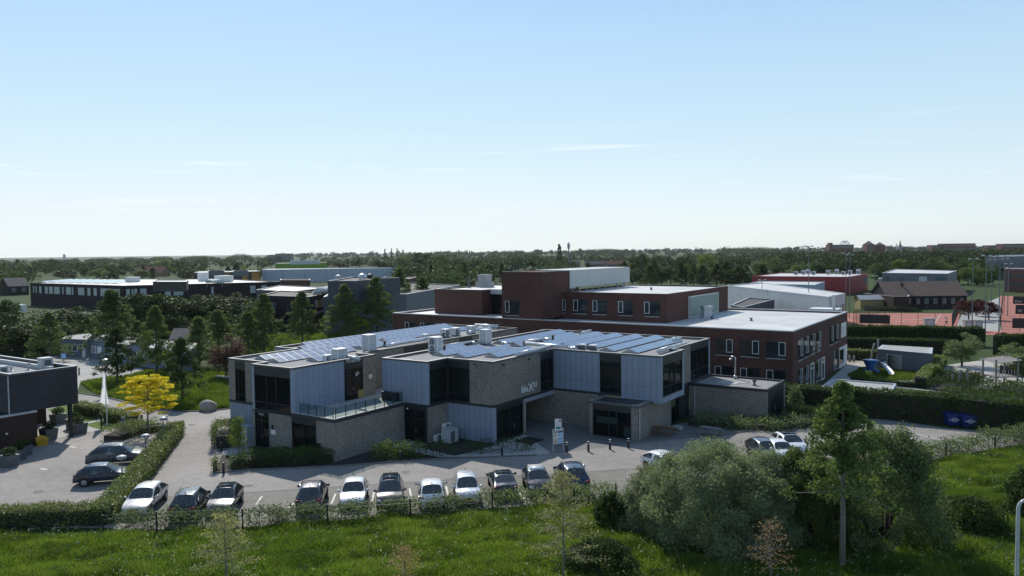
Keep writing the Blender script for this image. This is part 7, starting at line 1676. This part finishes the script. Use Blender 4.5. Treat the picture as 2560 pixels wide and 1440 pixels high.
def sign(px, py, yt, label, col='lightgrey', w=.42, h=.5, rz=20, face=None):
    p = at(px, py); z = zat(p, yt); r = thing('sign_post', label, 'sign', tuple(p), R(rz)); part('pole', M['mast'], r, lambda b: b.tube([(0, 0, 0), (0, 0, z - .02)], .035, 8), org=O())
    q = part('panel', M[col], r, lambda b: b.box(-w / 2, w / 2, -.07, -.04, z - h, z), org=O()); part('panel_face', M[face or 'grille'], q, lambda b: b.box(-w / 2 + .05, w / 2 - .05, -.078, -.07, z - h + .05, z - .05), org=O())
sign(310, 1092, 1042, 'square sign post with grey back beside the low shrubs', rz=10); sign(418, 1083, 1040, 'dark sign post behind the mushroom lamp by the yellow tree', 'grille', .32, .4, 10); sign(160, 908, 884, 'blue square parking sign in the pale car park', 'lightblue', .75, .75, 30, 'lightblue')
r = thing('sign_post', 'short dark post beside the triangular lawn by the flag', 'sign', tuple(at(254, 1075))); part('pole', M['black'], r, lambda b: b.box(-.06, .06, -.06, .06, 0, 1.1), org=O()); part('panel', M['black'], r, lambda b: b.prism([(-.3, -.05), (.3, -.05), (.3, -.02), (-.3, -.02)], 1.1, 1.5), org=O())
p = at(268, 1062); z = zat(p, 931); r = thing('flagpole', 'white flagpole between the two clipped hedges', 'flagpole', tuple(p)); part('pole', M['white'], r, lambda b: b.tube([(0, 0, 0), (0, 0, z)], [.07, .035], 10), org=O()); part('foot', M['lightgrey'], r, lambda b: b.lathe((0, 0, 0), [(.25, 0), (.2, .08), (.08, .12)], 10), org=O())
r = thing('flag', 'long white flag with small round emblem hanging from the flagpole', 'flag', (p.x, p.y, z - .15), R(33))
def fl(b):
    n = 16; H_ = 2.9; rows = []
    for i in range(n + 1):
        t = i / n; wd = .16 + .62 * t ** .9; x0 = -wd * .72 - .05; row = []
        for k in range(7):
            f = k / 6; row.append(Vector((x0 + wd * f * (1 + .12 * t), .06 * math.sin(f * 9 + t * 4) * (.4 + t) - .07, -H_ * t - (.28 * (1 - abs(2 * f - 1.3)) if i == n else 0))))
        rows.append(row)
    for i in range(n):
        for k in range(6): b.face([rows[i][k], rows[i + 1][k], rows[i + 1][k + 1], rows[i][k + 1]])
mc, tc, bc, oc_ = nmat('thin_white_cloth'); bc.inputs['Base Color'].default_value = (.8, .8, .82, 1); bc.inputs['Roughness'].default_value = .8
tl_ = _n(tc, 'ShaderNodeBsdfTranslucent'); tl_.inputs[0].default_value = (.85, .85, .87, 1); mx_ = _n(tc, 'ShaderNodeMixShader'); mx_.inputs[0].default_value = .55
tc.links.new(bc.outputs[0], mx_.inputs[1]); tc.links.new(tl_.outputs[0], mx_.inputs[2]); tc.links.new(mx_.outputs[0], oc_.inputs[0])
part('cloth', mc, r, fl, True, org=O()); part('emblem', M['blueprint'], r, lambda b: b.tube([(-.26 + .11 * math.cos(t), -.16, -1.25 + .14 * math.sin(t)) for t in np.linspace(0, 2 * PI, 13)], .018, 5), org=O())
p = at(266, 985); z = zat(p, 896); r = thing('street_lamp', 'tall dark green lamp post behind the white flag', 'street lamp', tuple(p)); part('pole', M['postgreen'], r, lambda b: b.tube([(0, 0, 0), (0, 0, z - .7)], [.1, .07], 8), org=O()); part('lamp_head', M['galv'], r, lambda b: b.lathe((0, 0, z - .7), [(.1, 0), (.3, .45), (.42, .5), (.3, .62), (.05, .7)], 12), True, org=O())
for px, py, yt, l in ((18, 892, 845, 'lamp post at the left edge of the pale car park'), (706, 826, 793, 'thin lamp post before the black two storey building')):
    p = at(px, py); z = zat(p, yt); r = thing('street_lamp', l, 'street lamp', tuple(p)); part('pole', M['mast'], r, lambda b: b.tube([(0, 0, 0), (0, 0, z), (.5, 0, z + .1)], [.08, .06, .04], 8), org=O()); part('lamp_head', M['offwhite'], r, lambda b: b.box(.3, .9, -.12, .12, z + .06, z + .2), org=O())
# large lamp pole at the lower right
d0 = 37.0; f_ = Vector((-math.sin(YAW), math.cos(YAW), 0)); q = ray(2543, 1400); p = Vector((q.x, q.y, 0)) * (d0 / q.to_2d().dot(f_.to_2d())); p.z = 0; z = zat(p, 1250)
r = thing('street_lamp', 'pale grey lamp pole with curved arm at the lower right edge', 'street lamp', tuple(p), -YAW * 0 + YAW); part('pole', M['lightgrey'], r, lambda b: b.tube([(0, 0, 0), (0, 0, 1.0), (0, 0, z - .45)] + [(.42 - .42 * math.cos(t), 0, z - .42 + .42 * math.sin(t)) for t in np.linspace(.1, PI / 2, 8)] + [(1.5, 0, z + .02)], [.11, .09, .085] + [.08] * 8 + [.06], 12), True, org=O()); part('lamp_head', M['offwhite'], r, lambda b: b.prism([(1.4, -.14), (2.1, -.1), (2.1, .1), (1.4, .14)], z - .06, z + .1), org=O()); part('hatch', M['galv'], r, lambda b: b.box(-.05, .05, -.12, -.09, .6, 1.1), org=O())
# planters and bins
def planter(px, py, label, s=1.0, leaf='dark'):
    r = thing('planter', label, 'planter', tuple(at(px, py)), R(5), 'grey planters of the entrance court'); part('pot', M['grille'], r, lambda b: (b.face([(-.5 * s, -.5 * s, 0), (.5 * s, -.5 * s, 0), (.6 * s, -.6 * s, 1.0 * s), (-.6 * s, -.6 * s, 1.0 * s)]), b.face([(.5 * s, -.5 * s, 0), (.5 * s, .5 * s, 0), (.6 * s, .6 * s, s), (.6 * s, -.6 * s, s)]), b.face([(.5 * s, .5 * s, 0), (-.5 * s, .5 * s, 0), (-.6 * s, .6 * s, s), (.6 * s, .6 * s, s)]), b.face([(-.5 * s, .5 * s, 0), (-.5 * s, -.5 * s, 0), (-.6 * s, -.6 * s, s), (-.6 * s, .6 * s, s)]), b.face([(-.6 * s, -.6 * s, s), (.6 * s, -.6 * s, s), (.6 * s, .6 * s, s), (-.6 * s, .6 * s, s)])), org=O())
    P = ball(900) * np.array([.62, .62, .45]) * s + np.array([0, 0, 1.3 * s]); me = leaf_mesh('plant', P, .13, .5, .6); link('plant', me, r, LV[leaf])
for q in ((146, 1059, 'round leaved planter on the lawn side of the entrance court'), (122, 1097, 'planter with dark shrub nearest the yellow bin'), (197, 1083, 'planter at the corner of the slab path'), (186, 1072, 'planter half hidden beside the dark column'), (24, 1166, 'nearest of three planters along the brown brick wall', .95), (44, 1150, 'middle of three planters along the brown brick wall', .9), (60, 1138, 'farthest of three planters along the brown brick wall', .85)): planter(*q)
M['yellowbin'] = pm('yellow_grit_bin', (.50, .28, .015), .5)
r = thing('grit_bin', 'yellow grit bin at the corner of the brown brick wall', 'bin', tuple(at(107, 1113)), R(15)); part('body', M['yellowbin'], r, lambda b: b.tube([(0, 0, 0), (0, 0, .55)], [.52, .66], 4), org=O()); part('lid', M['yellowbin'], r, lambda b: b.tube([(0, 0, .55), (0, 0, .62), (0, .1, .85)], [.72, .72, .35], 4), org=O())
p = at(521, 1027); r = thing('boulder', 'large pale boulder at the bend of the kerb', 'boulder', tuple(p))
P = ball(1) ; bmx = bmesh.new(); bmesh.ops.create_icosphere(bmx, subdivisions=3, radius=1)
from mathutils import noise
for v in bmx.verts:
    k = 1 + .22 * noise.noise(v.co * 1.4) + .07 * noise.noise(v.co * 4); v.co = Vector((v.co.x * .95 * k, v.co.y * .8 * k, max(-.05, v.co.z * .75 * k + .45)))
me = bpy.data.meshes.new('stone'); bmx.to_mesh(me); bmx.free(); link('stone', me, r, pm('boulder_stone', (.30, .27, .24), .9, var=.25, scale=5, bump=.6))
p = at(556, 950); r = thing('park_bench', 'pale bench in the tall grass beside the left office', 'bench', tuple(p), R(10)); part('seat', M['concrete'], r, lambda b: b.box(-1.1, 1.1, -.3, .3, .4, .55), org=O()); part('leg', M['concrete'], r, lambda b: b.box(-.9, -.6, -.25, .25, 0, .4), org=O()); part('leg', M['concrete'], r, lambda b: b.box(.6, .9, -.25, .25, 0, .4), org=O())
# terrace furniture
for px, py, l in ((856, 1000, 'square wooden planter on the roof terrace beside the cladding'), (897, 992, 'square wooden planter beside the door marked 6P')):
    p = at(px, py, 3.52); r = thing('planter', l, 'planter', tuple(p), 0, 'wooden planters on the terrace'); part('pot', M['yellowwall'], r, lambda b: (b.box(-.42, .42, -.42, .42, 0, .72), b.box(-.46, .46, -.46, .46, .66, .74)), org=O()); me = leaf_mesh('plant', ball(500) * np.array([.42, .42, .4]) + np.array([0, 0, 1.0]), .12, .5, .6); link('plant', me, r, LV['dark'])
p = at(980, 1000, 3.52); r = thing('storage_box', 'dark storage box at the back corner of the roof terrace', 'box', tuple(p)); part('body', M['frame'], r, lambda b: b.box(-.9, .9, -.4, .4, 0, .7), org=O()); part('lid', M['fascia'], r, lambda b: b.box(-.94, .94, -.44, .44, .7, .78), org=O())
p = at(925, 985, 3.52); r = thing('bin', 'small yellow box against the brick corner of the terrace', 'box', tuple(p)); part('body', M['yellowbin'], r, lambda b: b.box(-.18, .18, -.2, .2, 0, .8), org=O()); part('lid', M['yellowbin'], r, lambda b: b.box(-.2, .2, -.22, .22, .8, .86), org=O())
for pts, l in (([(258, 1338), (392, 1329), (607, 1321), (819, 1309), (1026, 1294), (1231, 1274), (1435, 1262), (1540, 1254)], 'dark post and wire fence along the front of the car row'), ([(2200, 1172), (2365, 1145), (2487, 1128), (2620, 1108)], 'dark post and wire fence along the right car park')):
    P = [at(*q) for q in pts]; r = thing('wire_fence', l, 'fence', tuple(P[0]))
    for q in P: part('post', M['black'], r, lambda b: b.tube([q - P[0], q - P[0] + Vector((0, 0, 1.25))], .055, 8), org=O())
    for z in (.55, .95, 1.2): part('wire', M['mast'], r, lambda b: b.tube([q - P[0] + Vector((0, .05, z)) for q in P], .009, 4), org=O())
# playground
sh = block('playground_shed', 'grey boarded shed with dark double door in the playground', 'shed', [(2193, 872), (2330, 884), (2332, 869), (2206, 862)], 2.75, 'greymetal', 'concrete', 'lightgrey', [(0, 2217, 2256, .05, 2.15, 'coping'), (0, 2219.5, 2253.5, .05, 2.05, 'frame')], par=.12)
for px, py, yt, dx, l in ((2176, 911, 858, .5, 'tall leaning wooden pole before the stepped hedges'), (2195, 905, 848, 0, 'tall upright wooden pole beside the playground shed'), (2124, 906, 888, 0, 'short wooden post in the sandpit'), (2134, 905, 889, .1, 'short crooked wooden post in the sandpit')):
    p = at(px, py); z = zat(p, yt); r = thing('wooden_post', l, 'post', tuple(p)); part('post', M['greywood'], r, lambda b: b.tube([(0, 0, 0), (dx * .4, 0, z * .5), (dx, 0, z)], [.17, .15, .13], 8), True, org=O()); part('cap', M['greywood'], r, lambda b: b.lathe((dx, 0, z), [(.13, 0), (.02, .05)], 8), org=O())
M['playblue'] = pm('blue_play_plastic', (.02, .10, .32), .4)
r = thing('play_funnel', 'blue funnel ball game on a pole on the play lawn', 'ball game', tuple(at(2176, 947))); part('bowl', M['playblue'], r, lambda b: b.lathe((0, 0, 1.1), [(.45, 0), (.55, .5), (.95, 1.3), (1.02, 1.36), (.9, 1.34), (.5, .6)], 16), True, org=O()); part('pole', M['playblue'], r, lambda b: b.tube([(0, 0, 0), (0, 0, 1.2)], .12, 8), org=O())
for a in (.5, 2.6, 4.7): part('chute', M['playblue'], r, lambda b: b.tube([(.4 * math.cos(a), .4 * math.sin(a), 1.2), (1.0 * math.cos(a), 1.0 * math.sin(a), .95)], [.16, .22], 8), org=O())
r = thing('slide', 'short steel slide between two posts on the play lawn', 'slide', tuple(at(2228, 937)), R(-60)); part('chute', M['steel'], r, lambda b: (b.face([(0, -.35, .15), (3.0, -.35, 1.3), (3.0, .35, 1.3), (0, .35, .15)]), b.box(-.5, 0, -.35, .35, .12, .15)), org=O())
r.rotation_euler = (0, 0, R(120))
for s in (-1, 1): part('side', M['steel'], r, lambda b: b.face([(0, s * .35, .15), (3.0, s * .35, 1.3), (3.0, s * .35, 1.5), (0, s * .35, .32)]), org=O()); part('post', M['greywood'], r, lambda b: b.tube([(3.1, s * .7, 0), (3.1, s * .7, 2.3)], .1, 8), org=O())
part('rail', M['greywood'], r, lambda b: b.tube([(3.1, -.7, 1.9), (3.1, .7, 1.9)], .05, 6), org=O())
r = thing('climbing_frame', 'wooden climbing frame with slanted roof and slide at the right edge', 'climbing frame', tuple(at(2500, 965)), R(40))
for x in (-1.4, 1.4):
    for y in (-1.1, 1.1): part('post', M['greywood'], r, lambda b: b.tube([(x, y, 0), (x * 1.02, y, 3.4 + .3 * (x > 0))], .11, 8), org=O())
part('platform', M['greywood'], r, lambda b: b.box(-1.4, 1.4, -1.1, 1.1, 1.2, 1.3), org=O()); part('roof', M['greywood'], r, lambda b: b.face([(-1.8, -1.4, 3.0), (1.8, -1.4, 3.3), (1.8, 1.4, 3.5), (-1.8, 1.4, 3.2)]), org=O()); part('railing', M['steel'], r, lambda b: [b.tube([(-1.4 + k * .4, -1.1, 1.3), (-1.4 + k * .4, -1.1, 2.1)], .03, 6) for k in range(8)], org=O()); part('chute', M['steel'], r, lambda b: b.face([(1.4, -.3, 1.25), (3.6, -.3, .2), (3.6, .3, .2), (1.4, .3, 1.25)]), org=O())
for i in range(7): part('post', M['greywood'], r, lambda b: b.tube([(-4 - i * .35, -1 + (i % 3) * .8, 0), (-4 - i * .35, -1 + (i % 3) * .8, 1.0 + .5 * (i % 4))], .12, 7), org=O())
r = thing('picnic_table', 'small wooden bench table on the playground by the right hedge', 'picnic table', tuple(at(2508, 908)), R(30)); part('table_top', M['wood'], r, lambda b: b.box(-.8, .8, -.4, .4, .7, .76), org=O()); part('leg', M['wood'], r, lambda b: b.box(-.7, -.6, -.3, .3, 0, .7), org=O()); part('leg', M['wood'], r, lambda b: b.box(.6, .7, -.3, .3, 0, .7), org=O())
# ---------------------------------------------------------------- people
def skin_part(name, V, E, rad, mat, parent, root=0):
    me = bpy.data.meshes.new(name); me.from_pydata(V, E, []); o = bpy.data.objects.new(name, me); COL.objects.link(o)
    md = o.modifiers.new('k', 'SKIN'); md.use_smooth_shade = True; s_ = o.modifiers.new('s', 'SUBSURF'); s_.levels = 1; s_.render_levels = 1
    for i, q in enumerate(me.skin_vertices[0].data): q.radius = rad[i] if isinstance(rad[i], tuple) else (rad[i], rad[i]); q.use_root = (i == root)
    bpy.context.view_layer.update(); m2 = bpy.data.meshes.new_from_object(o.evaluated_get(bpy.context.evaluated_depsgraph_get())); bpy.data.objects.remove(o); m2.name = name
    return link(name, m2, parent, mat)
M['skin'] = pm('skin', (.30, .17, .12), .6); M['hair'] = pm('dark_hair', (.02, .016, .014), .7); M['shirt'] = pm('white_shirt', (.70, .72, .76), .8); M['navytrousers'] = pm('navy_trousers', (.012, .016, .03), .85); M['shoe'] = pm('dark_shoe', (.02, .02, .02), .5)
def person(px, py, rz, label, arms, legs, shirt, lower, sleeve=.5, shorts=False, held=None):
    p = at(px, py); r = thing('person', label, 'person', tuple(p), R(rz))
    V = [(0, 0, .98), (0, .01, 1.2), (0, .0, 1.42), (0, -.01, 1.53), (0, -.03, 1.60), (0, -.04, 1.70), (0, -.03, 1.78)]; E = [(i, i + 1) for i in range(6)]; rad = [.145, .14, .15, .055, .075, .095, .07]
    def add(q, par, ra): V.append(q); rad.append(ra); E.append((par, len(V) - 1)); return len(V) - 1
    nose = add((0, -.135, 1.68), 5, .018); tor = {}
    for s in (1, -1):
        h_ = add((s * .1, 0, .92), 0, .10); kn = add((s * .11 + legs[s][0], legs[s][1] * .5 - .02, .50), h_, .07); an = add((s * .12 + legs[s][0] * 1.5, legs[s][1], .09), kn, .045); add((s * .13 + legs[s][0] * 1.5, legs[s][1] - .17, .05), an, .04)
        sh_ = add((s * .19, 0, 1.43), 2, .065); el = add(arms[s][0], sh_, .045); wr = add(arms[s][1], el, .032); hx = Vector(arms[s][1]); dr = (hx - Vector(arms[s][0])).normalized(); pl = add(tuple(hx + dr * .07), wr, .03)
        for k in range(4): o_ = Vector((s * (.028 - .018 * k), 0, .0)); k1 = add(tuple(hx + dr * .115 + o_), pl, .009); add(tuple(hx + dr * (.165 + .008 * (k in (1, 2))) + o_ * 1.1 + Vector((0, 0, -.012))), k1, .008)
        t1 = add(tuple(hx + dr * .06 + Vector((-s * .045, -.01, .01))), pl, .010); add(tuple(hx + dr * .10 + Vector((-s * .06, -.02, .012))), t1, .009); tor[s] = (sh_, el, wr, h_, kn, an)
    skin_part('body', V, E, rad, M['skin'], r)
    W_ = [V[0], V[1], V[2], V[3]]; WE = [(0, 1), (1, 2), (2, 3)]; wr_ = [.165, .165, .175, .075]
    for s in (1, -1):
        a, b_, c = [Vector(V[i]) for i in tor[s][:3]]; W_.append(tuple(a)); WE.append((2, len(W_) - 1)); wr_.append(.085); W_.append(tuple(b_)); WE.append((len(W_) - 2, len(W_) - 1)); wr_.append(.064)
        if sleeve > .5: W_.append(tuple(b_.lerp(c, .85))); WE.append((len(W_) - 2, len(W_) - 1)); wr_.append(.05)
    skin_part('shirt', W_, WE, wr_, shirt, r)
    W_ = [(0, 0, 1.0)]; WE = []; wr_ = [.165]
    for s in (1, -1):
        h_, kn, an = [Vector(V[i]) for i in tor[s][3:]]; W_.append(tuple(h_)); WE.append((0, len(W_) - 1)); wr_.append(.12); W_.append(tuple(h_.lerp(kn, .75) if shorts else kn)); WE.append((len(W_) - 2, len(W_) - 1)); wr_.append(.095)
        if not shorts: W_.append(tuple(kn.lerp(an, .92))); WE.append((len(W_) - 2, len(W_) - 1)); wr_.append(.07)
    skin_part('trousers', W_, WE, wr_, lower, r)
    skin_part('hair', [(0, .0, 1.72), (0, .01, 1.79), (0, -.06, 1.81), (0, .04, 1.66)], [(0, 1), (1, 2), (0, 3)], [.105, .085, .05, .07], M['hair'], r)
    for s in (1, -1): part('eye', M['hair'], r, lambda b: b.tube([(s * .035, -.13, 1.705), (s * .035, -.139, 1.705)], .011, 6), org=O()); part('shoe', M['shoe'], r, lambda b: b.tube([tuple(Vector(V[tor[s][5]]) + Vector((0, .05, -.03))), tuple(Vector(V[tor[s][5]]) + Vector((0, -.19, -.05)))], [.055, .045], 8), True, org=O())
    part('mouth', M['hair'], r, lambda b: b.box(-.022, .022, -.13, -.122, 1.645, 1.65), org=O())
    return r
person(2010, 1024, 55, 'person in white shirt and dark trousers looking down at a phone before the tall hedge', {1: ((.27, -.05, 1.16), (.08, -.27, 1.22)), -1: ((-.27, -.05, 1.16), (-.06, -.28, 1.20))}, {1: (0, 0), -1: (.0, .03)}, M['shirt'], M['navytrousers'], .8)
p = at(2010, 1024); r = thing('phone', 'dark phone held by the person in the white shirt', 'phone', (p.x + .34 * math.sin(R(55)) , p.y - .34 * math.cos(R(55)), 1.22), R(55)); part('casing', M['black'], r, lambda b: b.box(-.04, .04, -.07, .07, .0, .012), org=O()); part('screen', M['carglass'], r, lambda b: b.box(-.035, .035, -.065, .065, .012, .014), org=O())
person(2366, 815, 210, 'tennis player in white shirt and dark shorts serving with a raised arm', {1: ((.30, .0, 1.72), (.34, -.05, 2.0)), -1: ((-.3, -.1, 1.2), (-.32, -.3, 1.3))}, {1: (.08, -.2), -1: (-.05, .2)}, M['shirt'], M['navytrousers'], .5, True)
# ---------------------------------------------------------------- loose pieces become parts of their own
def split(o):
    me = o.data; n = len(me.vertices)
    par = list(range(n))
    def find(a):
        while par[a] != a: par[a] = par[par[a]]; a = par[a]
        return a
    for p in me.polygons:
        v = p.vertices
        for k in v[1:]:
            a, b = find(v[0]), find(k)
            if a != b: par[b] = a
    groups = {}
    for p in me.polygons: groups.setdefault(find(p.vertices[0]), []).append(p)
    if len(groups) < 2 or len(groups) > 40: return
    nm = o.name.split('.')[0]
    for ps in list(groups.values()):
        vs, fs, mp = [], [], {}
        for p in ps:
            f = []
            for v in p.vertices:
                if v not in mp: mp[v] = len(vs); vs.append(tuple(me.vertices[v].co))
                f.append(mp[v])
            fs.append(f)
        m2 = bpy.data.meshes.new(nm); m2.from_pydata(vs, [], fs); m2.polygons.foreach_set('material_index', [p.material_index for p in ps])
        for m in me.materials: m2.materials.append(m)
        c = bpy.data.objects.new(nm, m2); COL.objects.link(c); c.parent = o.parent; c.matrix_local = o.matrix_local.copy()
    bpy.data.objects.remove(o)
for o in list(SC.objects):
    if o.type == 'MESH' and o.name.split('.')[0] in ('belt_course', 'cladding_trim', 'roof_slab', 'inner_wall', 'downpipe', 'letter_box', 'window_screen', 'screen_stilt', 'overflow_spout', 'sign_mark', 'foot', 'bracket', 'joint_ring', 'stand', 'lower_roof', 'door_joint', 'antenna', 'text_line', 'hanger') and not o.children and o.data.users == 1:
        split(o)
# ---------------------------------------------------------------- haze
hz = nmat('pale_air'); hm, ht = hz[0], hz[1]
ht.nodes.clear()
ho = _n(ht, 'ShaderNodeOutputMaterial'); hv = _n(ht, 'ShaderNodeVolumePrincipled')
hv.inputs['Color'].default_value = (.93, .97, 1.0, 1); hv.inputs['Density'].default_value = 0.000035; hv.inputs['Anisotropy'].default_value = .55
ht.links.new(hv.outputs[0], ho.inputs['Volume'])
b = MB(); b.box(-9000, 9000, -600, 9000, -1.5, 75)
tag(b.build('haze', hm), kind='stuff')
